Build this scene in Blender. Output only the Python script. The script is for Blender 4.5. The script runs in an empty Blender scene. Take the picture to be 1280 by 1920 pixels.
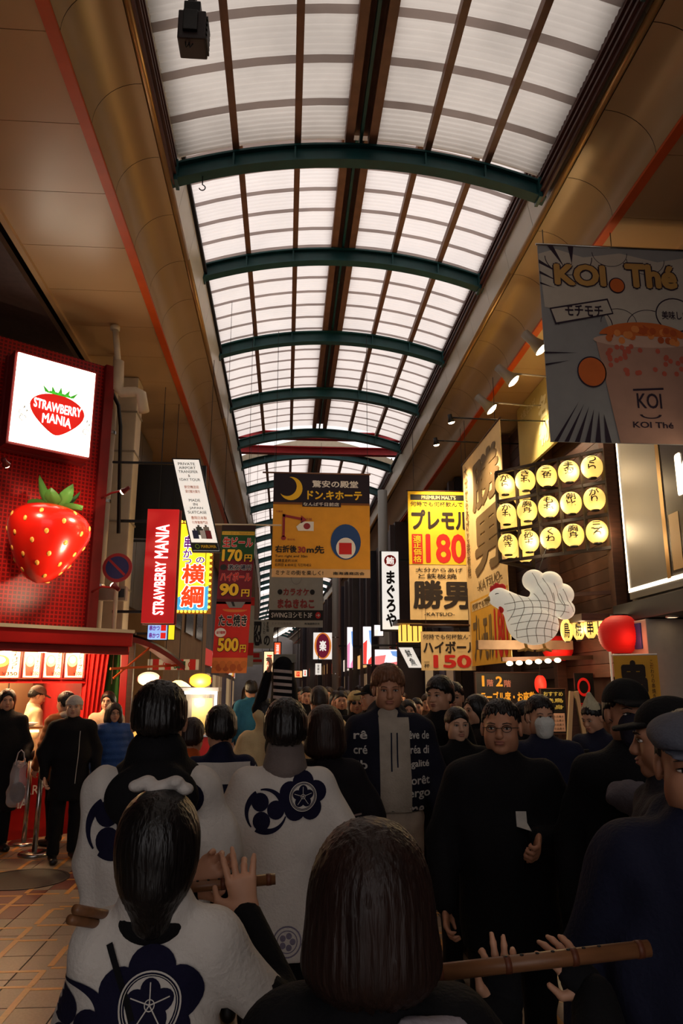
# Covered shopping arcade with a festival flute procession, overcast winter daylight above the roof
import bpy, bmesh, math, random
import numpy as np
from mathutils import Vector, Matrix
from mathutils.bvhtree import BVHTree
random.seed(7); np.random.seed(7)
SC = bpy.context.scene
COL = SC.collection
# ---------------------------------------------------------------- camera
FPX = 1400.0; CAMH = 1.75
PITCH = math.atan(330.0 / FPX); YAW = math.atan(105.0 * math.cos(PITCH) / FPX)
FWD = Vector((math.sin(YAW) * math.cos(PITCH), math.cos(YAW) * math.cos(PITCH), math.sin(PITCH)))
RGT = Vector((math.cos(YAW), -math.sin(YAW), 0)); UPV = RGT.cross(FWD)
CAMP = Vector((0, 0, CAMH))
cam = bpy.data.cameras.new('camera'); camo = bpy.data.objects.new('camera', cam); COL.objects.link(camo)
cam.sensor_fit = 'VERTICAL'; cam.sensor_height = 36.0; cam.lens = FPX / 1920.0 * 36.0
cam.clip_start = 0.05; cam.clip_end = 400
camo.matrix_world = Matrix(((RGT.x, UPV.x, -FWD.x, 0), (RGT.y, UPV.y, -FWD.y, 0), (RGT.z, UPV.z, -FWD.z, CAMH), (0, 0, 0, 1)))
SC.camera = camo
# ---------------------------------------------------------------- sky and exposure
wld = bpy.data.worlds.new('overcast_sky'); SC.world = wld; wld.use_nodes = True
_bg = wld.node_tree.nodes['Background']
_bg.inputs[0].default_value = (1.0, 0.945, 0.93, 1); _bg.inputs[1].default_value = 1.3
SC.view_settings.view_transform = 'Standard'; SC.view_settings.look = 'None'
SC.view_settings.exposure = 0.0; SC.view_settings.gamma = 1.0; SC.view_settings.use_curve_mapping = False

# ---------------------------------------------------------------- helpers
def _ray(px, py): return FWD + RGT * ((px - 640) / FPX) + UPV * ((960 - py) / FPX)
def atY(px, py, Y):
    d = _ray(px, py); return CAMP + d * (Y / d.y)
def atX(px, py, X):
    d = _ray(px, py); return CAMP + d * (X / d.x)
def atZ(px, py, Z):
    d = _ray(px, py); return CAMP + d * ((Z - CAMH) / d.z)
def lin(c):
    def f(v):
        v /= 255.0
        return v / 12.92 if v <= .04045 else ((v + .055) / 1.055) ** 2.4
    return (f(c[0]), f(c[1]), f(c[2]), 1)
_M = {}
def M(name, rgb=(128, 128, 128), rough=.6, metal=0, noise=0., scale=12., bump=0., bscale=None, emit=0., ecol=None, spec=.4, stretch=None, coat=0.):
    if name in _M: return _M[name]
    m = bpy.data.materials.new(name); m.use_nodes = True; nt = m.node_tree; b = nt.nodes['Principled BSDF']
    b.inputs['Roughness'].default_value = rough; b.inputs['Metallic'].default_value = metal
    b.inputs['Specular IOR Level'].default_value = spec
    c = lin(rgb); b.inputs['Base Color'].default_value = c
    if coat: b.inputs['Coat Weight'].default_value = coat
    if noise or bump:
        tc = nt.nodes.new('ShaderNodeTexCoord'); mp = nt.nodes.new('ShaderNodeMapping')
        nt.links.new(tc.outputs['Object'], mp.inputs[0])
        if stretch: mp.inputs['Scale'].default_value = stretch
        if noise:
            n = nt.nodes.new('ShaderNodeTexNoise'); n.inputs['Scale'].default_value = scale; n.inputs['Detail'].default_value = 4
            nt.links.new(mp.outputs[0], n.inputs[0])
            r = nt.nodes.new('ShaderNodeValToRGB')
            r.color_ramp.elements[0].position = .3; r.color_ramp.elements[1].position = .7
            r.color_ramp.elements[0].color = tuple(x * (1 - noise) for x in c[:3]) + (1,)
            r.color_ramp.elements[1].color = tuple(min(1, x * (1 + noise * .6)) for x in c[:3]) + (1,)
            nt.links.new(n.outputs[0], r.inputs[0]); nt.links.new(r.outputs[0], b.inputs['Base Color'])
        if bump:
            n2 = nt.nodes.new('ShaderNodeTexNoise'); n2.inputs['Scale'].default_value = bscale or scale * 3; n2.inputs['Detail'].default_value = 3
            nt.links.new(mp.outputs[0], n2.inputs[0])
            bp = nt.nodes.new('ShaderNodeBump'); bp.inputs['Strength'].default_value = bump; bp.inputs['Distance'].default_value = .02
            nt.links.new(n2.outputs[0], bp.inputs['Height']); nt.links.new(bp.outputs[0], b.inputs['Normal'])
    if emit:
        b.inputs['Emission Color'].default_value = lin(ecol or rgb); b.inputs['Emission Strength'].default_value = emit
    _M[name] = m
    return m
def translucent(name, rgb, mixf=.85, noise=.08):
    if name in _M: return _M[name]
    m = bpy.data.materials.new(name); m.use_nodes = True; nt = m.node_tree; nt.nodes.clear()
    o = nt.nodes.new('ShaderNodeOutputMaterial'); t = nt.nodes.new('ShaderNodeBsdfTranslucent'); d = nt.nodes.new('ShaderNodeBsdfDiffuse'); x = nt.nodes.new('ShaderNodeMixShader')
    x.inputs[0].default_value = 1 - mixf
    tc = nt.nodes.new('ShaderNodeTexCoord'); n = nt.nodes.new('ShaderNodeTexNoise'); n.inputs['Scale'].default_value = 1.3; n.inputs['Detail'].default_value = 5
    r = nt.nodes.new('ShaderNodeValToRGB'); c = lin(rgb)
    r.color_ramp.elements[0].position = .35; r.color_ramp.elements[1].position = .65
    r.color_ramp.elements[0].color = tuple(v * (1 - noise) for v in c[:3]) + (1,); r.color_ramp.elements[1].color = c
    nt.links.new(tc.outputs['Object'], n.inputs[0]); nt.links.new(n.outputs[0], r.inputs[0])
    nt.links.new(r.outputs[0], t.inputs[0]); nt.links.new(r.outputs[0], d.inputs[0])
    nt.links.new(t.outputs[0], x.inputs[1]); nt.links.new(d.outputs[0], x.inputs[2]); nt.links.new(x.outputs[0], o.inputs[0])
    _M[name] = m; return m
def glass(name, rgb=(255, 255, 255), alpha=.12):
    if name in _M: return _M[name]
    m = M(name, rgb, rough=.05); b = m.node_tree.nodes['Principled BSDF']; b.inputs['Alpha'].default_value = alpha
    return m

def tag(o, label=None, cat=None, group=None, kind=None):
    if label: o['label'] = label
    if cat: o['category'] = cat
    if group: o['group'] = group
    if kind: o['kind'] = kind
    return o
def thing(name, label, cat, loc=(0, 0, 0), rotz=0., group=None, kind=None, mat=None):
    o = bpy.data.objects.new(name, None); COL.objects.link(o); o.empty_display_size = .1
    if mat is not None: o.matrix_world = mat
    else:
        o.location = loc; o.rotation_euler = (0, 0, rotz)
    return tag(o, label, cat, group, kind)
def mesh_obj(name, me, parent=None, world=False):
    o = bpy.data.objects.new(name, me); COL.objects.link(o)
    if parent is not None:
        o.parent = parent
        if world:
            if parent.type == 'EMPTY': o.matrix_parent_inverse = parent.matrix_basis.inverted()
    return o
def copy_tree(o, parent=None):
    c = o.copy(); COL.objects.link(c)
    if parent is not None: c.parent = parent
    for ch in [x for x in KIDS.get(o.name, [])]: KIDS.setdefault(c.name, []).append(copy_tree(ch, c))
    return c
KIDS = {}
class MB:
    """mesh builder: gathers shapes, build() links them as ONE mesh object"""
    def __init__(s): s.v = []; s.f = []; s.mi = []; s.cur = 0
    def add(s, vs, fs):
        n = len(s.v); s.v += [tuple(p) for p in vs]; s.f += [tuple(i + n for i in f) for f in fs]; s.mi += [s.cur] * len(fs); return s
    def box(s, x0, y0, z0, x1, y1, z1):
        v = [(x0, y0, z0), (x1, y0, z0), (x1, y1, z0), (x0, y1, z0), (x0, y0, z1), (x1, y0, z1), (x1, y1, z1), (x0, y1, z1)]
        return s.add(v, [(0, 3, 2, 1), (4, 5, 6, 7), (0, 1, 5, 4), (1, 2, 6, 5), (2, 3, 7, 6), (3, 0, 4, 7)])
    def bevbox(s, x0, y0, z0, x1, y1, z1, b=.01):
        bm = bmesh.new(); bmesh.ops.create_cube(bm, size=1)
        for v in bm.verts: v.co = Vector(((x0 + x1) / 2 + v.co.x * (x1 - x0), (y0 + y1) / 2 + v.co.y * (y1 - y0), (z0 + z1) / 2 + v.co.z * (z1 - z0)))
        bmesh.ops.bevel(bm, geom=bm.edges[:], offset=b, segments=2, affect='EDGES', profile=.7)
        bm.verts.index_update()
        s.add([v.co for v in bm.verts], [[v.index for v in f.verts] for f in bm.faces]); bm.free(); return s
    def bar(s, a, b, w, h=None, up=(0, 0, 1)):
        a = Vector(a); b = Vector(b); h = h or w; d = (b - a).normalized(); u = Vector(up)
        if abs(d.dot(u)) > .98: u = Vector((1, 0, 0))
        sx = d.cross(u).normalized(); sz = sx.cross(d).normalized(); v = []
        for p in (a, b):
            for i, j in ((-1, -1), (1, -1), (1, 1), (-1, 1)): v.append(p + sx * (i * w / 2) + sz * (j * h / 2))
        return s.add(v, [(0, 1, 2, 3), (7, 6, 5, 4), (0, 4, 5, 1), (1, 5, 6, 2), (2, 6, 7, 3), (3, 7, 4, 0)])
    def tube(s, pts, r, seg=10, cap=True, flat=1.):
        pts = [Vector(p) for p in pts]; n = len(pts); rs = r if isinstance(r, (list, tuple)) else [r] * n
        t0 = (pts[1] - pts[0]).normalized(); u = Vector((0, 0, 1)) if abs(t0.z) < .9 else Vector((1, 0, 0))
        u = (u - t0 * u.dot(t0)).normalized(); v = []; f = []
        for i, p in enumerate(pts):
            t = (pts[min(i + 1, n - 1)] - pts[max(i - 1, 0)]).normalized()
            u = (u - t * u.dot(t)); u.normalize(); w = t.cross(u)
            for k in range(seg):
                a = 2 * math.pi * k / seg; v.append(p + u * (math.cos(a) * rs[i] * flat) + w * (math.sin(a) * rs[i]))
        for i in range(n - 1):
            for k in range(seg):
                k2 = (k + 1) % seg; f.append((i * seg + k, i * seg + k2, (i + 1) * seg + k2, (i + 1) * seg + k))
        if cap: f.append(tuple(range(seg - 1, -1, -1))); f.append(tuple(range((n - 1) * seg, n * seg)))
        return s.add(v, f)
    def lathe(s, prof, seg=20, c=(0, 0, 0), cap=True, rib=0, ribamp=0., sx=1., sy=1.):
        v = []; f = []
        for (r, z) in prof:
            for k in range(seg):
                a = 2 * math.pi * k / seg; rr = r * (1 + (ribamp * math.cos(rib * a) if rib else 0))
                v.append((c[0] + rr * math.cos(a) * sx, c[1] + rr * math.sin(a) * sy, c[2] + z))
        for i in range(len(prof) - 1):
            for k in range(seg):
                k2 = (k + 1) % seg; f.append((i * seg + k, i * seg + k2, (i + 1) * seg + k2, (i + 1) * seg + k))
        if cap: f.append(tuple(range(seg - 1, -1, -1))); f.append(tuple(range((len(prof) - 1) * seg, len(prof) * seg)))
        return s.add(v, f)
    def ell(s, c, r, seg=14, rings=9, rot=None):
        v = []; f = []; c = Vector(c)
        for i in range(rings + 1):
            th = math.pi * i / rings
            for k in range(seg):
                a = 2 * math.pi * k / seg
                p = Vector((math.sin(th) * math.cos(a) * r[0], math.sin(th) * math.sin(a) * r[1], math.cos(th) * r[2]))
                v.append(c + (rot @ p if rot else p))
        for i in range(rings):
            for k in range(seg):
                k2 = (k + 1) % seg; f.append((i * seg + k, (i + 1) * seg + k, (i + 1) * seg + k2, i * seg + k2))
        return s.add(v, f)
    def prism(s, poly, z0, z1):
        n = len(poly); v = [(p[0], p[1], z0) for p in poly] + [(p[0], p[1], z1) for p in poly]
        return s.add(v, [tuple(range(n - 1, -1, -1)), tuple(range(n, 2 * n))] + [(i, (i + 1) % n, n + (i + 1) % n, n + i) for i in range(n)])
    def grid(s, nu, nv, fn, close_u=False):
        v = [fn(i / (nu if close_u else nu - 1), j / (nv - 1)) for j in range(nv) for i in range(nu)]; f = []
        for j in range(nv - 1):
            for i in range(nu if close_u else nu - 1):
                i2 = (i + 1) % nu; f.append((j * nu + i, j * nu + i2, (j + 1) * nu + i2, (j + 1) * nu + i))
        return s.add(v, f)
    def mesh(s, name, mats, smooth=False):
        me = bpy.data.meshes.new(name); me.from_pydata(s.v, [], s.f)
        for m in (mats if isinstance(mats, (list, tuple)) else [mats]): me.materials.append(m)
        if max(s.mi or [0]) > 0: me.polygons.foreach_set('material_index', s.mi)
        if smooth: me.polygons.foreach_set('use_smooth', [True] * len(me.polygons))
        me.update(); return me
    def build(s, name, mats, parent=None, smooth=False, world=False):
        o = mesh_obj(name, s.mesh(name, mats, smooth), parent, world)
        if parent is not None: KIDS.setdefault(parent.name, []).append(o)
        return o
def smooth_by_angle(o, ang=40):
    me = o.data; me.polygons.foreach_set('use_smooth', [True] * len(me.polygons))
    bm = bmesh.new(); bm.from_mesh(me)
    for e in bm.edges:
        if len(e.link_faces) == 2 and e.calc_face_angle(0) > math.radians(ang): e.smooth = False
    bm.to_mesh(me); bm.free(); return o

# ------------- flat print: lettering and shapes on a sign's own face
_curve = None
def glyphs(body, res=3):
    """outline of one line of lettering as flat mesh data (verts 2D, tris)"""
    cu = bpy.data.curves.new('lettering', 'FONT'); cu.body = body; cu.size = 1; cu.resolution_u = res
    ob = bpy.data.objects.new('lettering', cu); COL.objects.link(ob)
    dg = bpy.context.evaluated_depsgraph_get(); dg.update()
    me = bpy.data.meshes.new_from_object(ob.evaluated_get(dg))
    v = [(p.co.x, p.co.y) for p in me.vertices]; f = [tuple(p.vertices) for p in me.polygons]
    bpy.data.objects.remove(ob); bpy.data.curves.remove(cu); bpy.data.meshes.remove(me)
    return v, f
_GC = {}
def glyph_box(body, bold=0., vertical=False, gap=.12, nsh=8):
    bold *= .62; key = (body, bold, vertical, nsh)
    if key in _GC: return _GC[key]
    if vertical:
        V = []; Fc = []; y = 0
        for ch in body:
            v, f = glyphs(ch)
            if not v: y -= .5; continue
            xs = [p[0] for p in v]; ys = [p[1] for p in v]
            if ch in 'ー': v = [((p[1] - sum(ys) / len(ys)), -(p[0] - sum(xs) / len(xs))) for p in v]; xs = [p[0] for p in v]; ys = [p[1] for p in v]
            cx = (min(xs) + max(xs)) / 2; n = len(V); h = max(max(ys) - min(ys), .35)
            V += [(p[0] - cx, p[1] - max(ys) + y) for p in v]; Fc += [tuple(i + n for i in q) for q in f]; y -= h + gap
    else: V, Fc = glyphs(body)
    if bold and V:
        V0, F0 = V, Fc; V = []; Fc = []
        for k in range(nsh):
            a = 2 * math.pi * k / nsh; n = len(V)
            V += [(p[0] + bold * math.cos(a), p[1] + bold * math.sin(a), .0002 * k) for p in V0]; Fc += [tuple(i + n for i in q) for q in F0]
    _GC[key] = (V, Fc); return V, Fc
class Sign:
    """a board with its own frame: u to the right, v up, n towards the reader; sizes in metres, print placed in 0..1 from the top left"""
    def __init__(s, name, label, cat, bl, u, w, h, group=None, n=None, parent=None, up=(0, 0, 1)):
        u = Vector(u).normalized(); up = Vector(up); nn = u.cross(up).normalized(); up = nn.cross(u)
        s.w = w; s.h = h
        m = Matrix(((u.x, up.x, nn.x, bl[0]), (u.y, up.y, nn.y, bl[1]), (u.z, up.z, nn.z, bl[2]), (0, 0, 0, 1)))
        s.e = thing(name, label, cat, mat=m, group=group); s.shear = 0.; s.b = None
    def P(s, x, y): return (x * s.w + s.shear * (1 - y) * s.h, (1 - y) * s.h)
    def board(s, mat, t=.05, name='board', x0=0, y0=0, x1=1, y1=1, z=0.):
        a = s.P(x0, y1); b = s.P(x1, y1); c = s.P(x1, y0); d = s.P(x0, y0)
        s.b = MB().prism([a, b, c, d], z - t, z).build(name, mat, s.e); return s.b
    def frame(s, mat, t=.03, d=.04, name='frame', z0=-.06):
        mb = MB()
        for (x0, y0, x1, y1) in ((-t, -t, s.w + t, 0), (-t, s.h, s.w + t, s.h + t), (-t, 0, 0, s.h), (s.w, 0, s.w + t, s.h)):
            q = [(x0, y0), (x1, y0), (x1, y1), (x0, y1)]
            mb.prism([(x + s.shear * y, y) for x, y in q], z0, z0 + d + .06)
        return mb.build(name, mat, s.e)
    def z(s, L): return .004 * L + .002
    def _put(s, v, f, mat, L, name, parent=None):
        zz = s.z(L)
        vv = [(p[0], p[1], zz + (p[2] if len(p) > 2 else 0)) for p in v]
        return MB().add(vv, f).build(name, mat, parent or s.b or s.e)
    def rect(s, x0, y0, x1, y1, mat, L=1, name='panel'):
        return s.poly([(x0, y1), (x1, y1), (x1, y0), (x0, y0)], mat, L, name)
    def poly(s, pts, mat, L=1, name='print'):
        v = [s.P(*p) for p in pts]; return s._put(v, [tuple(range(len(v)))], mat, L, name)
    def polys(s, lst, mat, L=1, name='print'):
        v = []; f = []
        for pts in lst:
            n = len(v); v += [s.P(*p) for p in pts]; f.append(tuple(range(n, len(v))))
        return s._put(v, f, mat, L, name)
    def disc(s, x, y, rx, ry, mat, L=1, seg=28, name='print', a0=0, a1=2 * math.pi):
        return s.poly([(x + rx * math.cos(a0 + (a1 - a0) * k / seg), y - ry * math.sin(a0 + (a1 - a0) * k / seg)) for k in range(seg)], mat, L, name)
    def ring(s, x, y, rx, ry, wid, mat, L=1, seg=32, a0=0., a1=2 * math.pi, name='print'):
        lst = []
        for k in range(seg):
            t0 = a0 + (a1 - a0) * k / seg; t1 = a0 + (a1 - a0) * (k + 1) / seg
            q = lambda t, g: (x + rx * g * math.cos(t), y - ry * g * math.sin(t))
            lst.append([q(t0, 1 - wid), q(t0, 1), q(t1, 1), q(t1, 1 - wid)][::-1])
        return s.polys(lst, mat, L, name)
    def text(s, body, x0, y0, x1, y1, mat, L=2, bold=.02, vertical=False, name='lettering', slant=0., nsh=8, arch=0., outline=None, ow=.06):
        if outline: s._text(body, x0, y0, x1, y1, outline, L - .5, bold + ow, vertical, 'lettering_outline', slant, nsh, arch, ow * .62)
        return s._text(body, x0, y0, x1, y1, mat, L, bold, vertical, name, slant, nsh, arch, 0)
    def _text(s, body, x0, y0, x1, y1, mat, L, bold, vertical, name, slant, nsh, arch, grow):
        V, Fc = glyph_box(body, bold, vertical, nsh=nsh)
        if not V: return None
        xs = [p[0] for p in V]; ys = [p[1] for p in V]; mx, Mx, my, My = min(xs) + grow, max(xs) - grow, min(ys) + grow, max(ys) - grow
        out = []
        for p in V:
            fx = (p[0] - mx) / max(Mx - mx, 1e-6); fy = (p[1] - my) / max(My - my, 1e-6)
            X = x0 + (x1 - x0) * fx; Yv = y1 + (y0 - y1) * fy
            X += slant * (fy - .5); Yv += arch * ((fx - .5) ** 2 * 4 - .5)
            out.append(s.P(X, Yv) + ((p[2],) if len(p) > 2 else (0,)))
        return s._put(out, Fc, mat, L, name)
def sign_px(name, label, cat, pl, pr_, YL, YR, yt, yb, group=None):
    """board whose left edge stands at depth YL (seen at column pl, rows yt..yb) and right edge at depth YR"""
    t = atY(pl, yt, YL); b = atY(pl, yb, YL); r = atY(pr_, yb, YR)
    bl = Vector((b.x, YL, b.z)); u = Vector((r.x - b.x, YR - YL, 0))
    return Sign(name, label, cat, bl, u, u.length, t.z - b.z, group)
# ================================================================ soft-body modelling: blended capsules and ellipsoids turned into one skin
def _npv(a): return np.array(a, dtype=np.float32)
class Soft:
    def __init__(s): s.p = []; s.clips = []
    def cap(s, a, b, ra, rb, k=.02, sub=False): s.p.append(('c', _npv(a), _npv(b), ra, rb, k, sub)); return s
    def ell(s, c, r, k=.02, sub=False, rot=None): s.p.append(('e', _npv(c), _npv(r), None if rot is None else np.array(rot, dtype=np.float32), 0, k, sub)); return s
    def ecap(s, a, b, r0, r1, side=(1, 0, 0), k=.02, sub=False): s.p.append(('x', _npv(a), _npv(b), (r0, r1), _npv(side), k, sub)); return s
    def clip(s, n, d): s.clips.append((_npv(n), d)); return s      # keeps n.p < d
    def chain(s, pts, rs, k=.015):
        for i in range(len(pts) - 1): s.cap(pts[i], pts[i + 1], rs[i], rs[i + 1], k)
        return s
    def mesh(s, vox, folds=None, strands=None):
        lo = np.full(3, 1e9); hi = np.full(3, -1e9); bbs = []
        for q in s.p:
            if q[0] == 'c': R = max(q[3], q[4]); a = np.minimum(q[1], q[2]) - R; b = np.maximum(q[1], q[2]) + R
            elif q[0] == 'e': R = q[2].max() if q[3] is not None else q[2]; a = q[1] - R; b = q[1] + R
            else: R = max(max(q[3][0]), max(q[3][1])); a = np.minimum(q[1], q[2]) - R; b = np.maximum(q[1], q[2]) + R
            bbs.append((a, b))
            if not q[6]: lo = np.minimum(lo, a); hi = np.maximum(hi, b)
        lo -= 3 * vox; hi += 3 * vox; n = np.ceil((hi - lo) / vox).astype(int) + 1
        ax = [(lo[i] + np.arange(n[i]) * vox).astype(np.float32) for i in range(3)]
        D = np.full(n, .6, dtype=np.float32)
        for q, (a, b) in zip(s.p, bbs):
            k = q[5]; m = k + 3 * vox + .01; i0 = np.maximum(((a - m - lo) / vox).astype(int), 0); i1 = np.minimum(((b + m - lo) / vox).astype(int) + 2, n)
            if (i1 <= i0).any(): continue
            X = ax[0][i0[0]:i1[0], None, None]; Y = ax[1][None, i0[1]:i1[1], None]; Z = ax[2][None, None, i0[2]:i1[2]]
            if q[0] == 'c':
                d = q[2] - q[1]; L = float(d @ d) + 1e-9; x = X - q[1][0]; y = Y - q[1][1]; z = Z - q[1][2]
                t = np.clip((x * d[0] + y * d[1] + z * d[2]) / L, 0, 1)
                v = np.sqrt((x - t * d[0]) ** 2 + (y - t * d[1]) ** 2 + (z - t * d[2]) ** 2) - (q[3] + (q[4] - q[3]) * t)
            elif q[0] == 'e':
                x = X - q[1][0]; y = Y - q[1][1]; z = Z - q[1][2]; r = q[2]
                if q[3] is not None:
                    R = q[3]; x, y, z = (R[0, 0] * x + R[1, 0] * y + R[2, 0] * z), (R[0, 1] * x + R[1, 1] * y + R[2, 1] * z), (R[0, 2] * x + R[1, 2] * y + R[2, 2] * z)
                k0 = np.sqrt((x / r[0]) ** 2 + (y / r[1]) ** 2 + (z / r[2]) ** 2); k1 = np.sqrt((x / r[0] ** 2) ** 2 + (y / r[1] ** 2) ** 2 + (z / r[2] ** 2) ** 2)
                v = k0 * (k0 - 1) / np.maximum(k1, 1e-6)
            else:
                d = q[2] - q[1]; L = float(np.sqrt(d @ d)) + 1e-9; dn = d / L; sd = q[4] - dn * float(q[4] @ dn); sd = sd / (np.linalg.norm(sd) + 1e-9); fd = np.cross(dn, sd)
                x = X - q[1][0]; y = Y - q[1][1]; z = Z - q[1][2]; h = x * dn[0] + y * dn[1] + z * dn[2]; t = np.clip(h / L, 0, 1)
                u = x * sd[0] + y * sd[1] + z * sd[2]; w = x * fd[0] + y * fd[1] + z * fd[2]; (r0, r1) = q[3]
                rx = r0[0] + (r1[0] - r0[0]) * t; ry = r0[1] + (r1[1] - r0[1]) * t; e = h - t * L; rm = np.minimum(rx, ry)
                v = (np.sqrt((u / rx) ** 2 + (w / ry) ** 2 + (e / rm) ** 2) - 1) * rm
            S = D[i0[0]:i1[0], i0[1]:i1[1], i0[2]:i1[2]]
            if q[6]:
                v = -v; h_ = np.clip(.5 + .5 * (v - S) / k, 0, 1) if k else (v > S); S[...] = S + (v - S) * h_ + k * h_ * (1 - h_)
            else:
                h_ = np.clip(.5 + .5 * (S - v) / k, 0, 1); S[...] = S + (v - S) * h_ - k * h_ * (1 - h_)
        X = ax[0][:, None, None]; Y = ax[1][None, :, None]; Z = ax[2][None, None, :]
        if folds:
            amp, fr, sd = folds; rg = np.random.RandomState(sd)
            for o_ in range(4):
                w = rg.normal(size=3) * fr * (1 + .6 * o_); w[2] *= .45; ph = rg.rand() * 6.28; w2 = rg.normal(size=3) * fr * .6
                D += amp / (1 + .6 * o_) * np.sin(X * w[0] + Y * w[1] + Z * w[2] + ph + 1.4 * np.sin(X * w2[0] + Y * w2[1] + Z * w2[2]))
        if strands:
            amp, fr, cx, cy = strands; A = np.arctan2(Y - cy, X - cx); D += amp * (np.sin(A * fr) + .6 * np.sin(A * fr * 2.3 + 1 + Z * 9)) * np.ones_like(Z)
        jag = 0
        if strands and strands[0] > .0011: jag = (.007 * np.sin(A * 17) + .006 * np.sin(A * 29 + 1) + .004 * np.sin(A * 47 + 2))
        for nn, d in s.clips: D = np.maximum(D, X * nn[0] + Y * nn[1] + Z * nn[2] - d + jag)
        return nets(D, lo, vox)
def nets(D, lo, vox):
    S = D < 0; nx, ny, nz = D.shape; C = np.zeros((nx - 1, ny - 1, nz - 1), np.int8)
    for i in (0, 1):
        for j in (0, 1):
            for k in (0, 1): C += S[i:nx - 1 + i, j:ny - 1 + j, k:nz - 1 + k]
    I = np.argwhere((C > 0) & (C < 8)); idx = np.full(C.shape, -1, np.int64); idx[I[:, 0], I[:, 1], I[:, 2]] = np.arange(len(I))
    acc = np.zeros((len(I), 3)); cnt = np.zeros(len(I))
    corners = [(i, j, k) for i in (0, 1) for j in (0, 1) for k in (0, 1)]
    for a in corners:
        for ax_ in range(3):
            if a[ax_]: continue
            b = list(a); b[ax_] = 1; d0 = D[I[:, 0] + a[0], I[:, 1] + a[1], I[:, 2] + a[2]]; d1 = D[I[:, 0] + b[0], I[:, 1] + b[1], I[:, 2] + b[2]]
            mk = (d0 < 0) != (d1 < 0); t = np.where(mk, d0 / np.where(mk, d0 - d1, 1), 0); p = np.repeat(np.array(a, float)[None], len(I), 0); p[:, ax_] += t
            acc += p * mk[:, None]; cnt += mk
    V = (I + acc / cnt[:, None]) * vox + lo
    Q = []
    for ax_ in range(3):
        o = [(1, 2), (2, 0), (0, 1)][ax_]; sl0 = [slice(None)] * 3; sl1 = [slice(None)] * 3; sl0[ax_] = slice(0, -1); sl1[ax_] = slice(1, None)
        E = S[tuple(sl0)] != S[tuple(sl1)]; P = np.argwhere(E); P = P[(P[:, o[0]] > 0) & (P[:, o[1]] > 0)]
        P = P[(P[:, o[0]] < D.shape[o[0]] - 1) & (P[:, o[1]] < D.shape[o[1]] - 1)]
        if not len(P): continue
        e0 = np.zeros(3, int); e0[o[0]] = 1; e1 = np.zeros(3, int); e1[o[1]] = 1
        g = lambda R: idx[R[:, 0], R[:, 1], R[:, 2]]
        q = np.stack([g(P - e0 - e1), g(P - e1), g(P), g(P - e0)], 1); ins = S[P[:, 0], P[:, 1], P[:, 2]]
        q[~ins] = q[~ins][:, ::-1]; Q.append(q)
    Q = np.concatenate(Q); Q = Q[(Q >= 0).all(1)]
    return V, Q
def np_mesh(name, parts, mats, smooth=True):
    """parts: list of (V, Q, material index)"""
    vs = []; qs = []; mi = []; n = 0
    for V, Q, m_ in parts: vs.append(V); qs.append(Q + n); mi.append(np.full(len(Q), m_)); n += len(V)
    V = np.concatenate(vs); Q = np.concatenate(qs); me = bpy.data.meshes.new(name)
    me.vertices.add(len(V)); me.vertices.foreach_set('co', V.astype(np.float32).ravel()); me.loops.add(len(Q) * 4); me.loops.foreach_set('vertex_index', Q.astype(np.int32).ravel())
    me.polygons.add(len(Q)); me.polygons.foreach_set('loop_start', np.arange(len(Q), dtype=np.int32) * 4)
    for m_ in (mats if isinstance(mats, list) else [mats]): me.materials.append(m_)
    me.polygons.foreach_set('material_index', np.concatenate(mi).astype(np.int32)); me.update(calc_edges=True); me.validate()
    me.polygons.foreach_set('use_smooth', [smooth] * len(me.polygons)); return me
def soft_obj(name, vq, mat, parent):
    o = mesh_obj(name, np_mesh(name, [(vq[0], vq[1], 0)], mat), parent); KIDS.setdefault(parent.name, []).append(o); return o
# ---------------------------------------------------------------- people
SKIN = [M('skin_a', (198, 146, 116), .5, noise=.06, scale=20), M('skin_b', (184, 128, 98), .5, noise=.06, scale=20), M('skin_c', (212, 164, 136), .5, noise=.05, scale=20)]
HAIRK = M('black_hair', (20, 15, 14), .38, noise=.3, scale=40, stretch=(1, 1, .15), bump=.3, bscale=120); HAIRB = M('brown_hair', (38, 20, 14), .5, noise=.35, scale=40, stretch=(1, 1, .12), bump=.3, bscale=120); HAIRG = M('greying_hair', (66, 56, 50), .5, noise=.4, scale=50); HAIRT = M('tan_hair', (112, 72, 48), .5, noise=.3, scale=40)
def cloth(n, c=None, rough=.85, noise=.14, scale=14): return M('fabric_' + n, c or (60, 60, 60), rough, noise=noise, scale=scale, bump=.25, bscale=90, spec=.2)
EYEW = M('eye_white', (214, 204, 196), .3); EYED = M('eye_dark', (24, 16, 12), .2); LIP = M('lip', (150, 82, 74), .5)
def rz(a): c, s = math.cos(a), math.sin(a); return np.array([[c, -s, 0], [s, c, 0], [0, 0, 1]])
def rx_(a): c, s = math.cos(a), math.sin(a); return np.array([[1, 0, 0], [0, c, -s], [0, s, c]])
def ry_(a): c, s = math.cos(a), math.sin(a); return np.array([[c, 0, s], [0, 1, 0], [-s, 0, c]])
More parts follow.
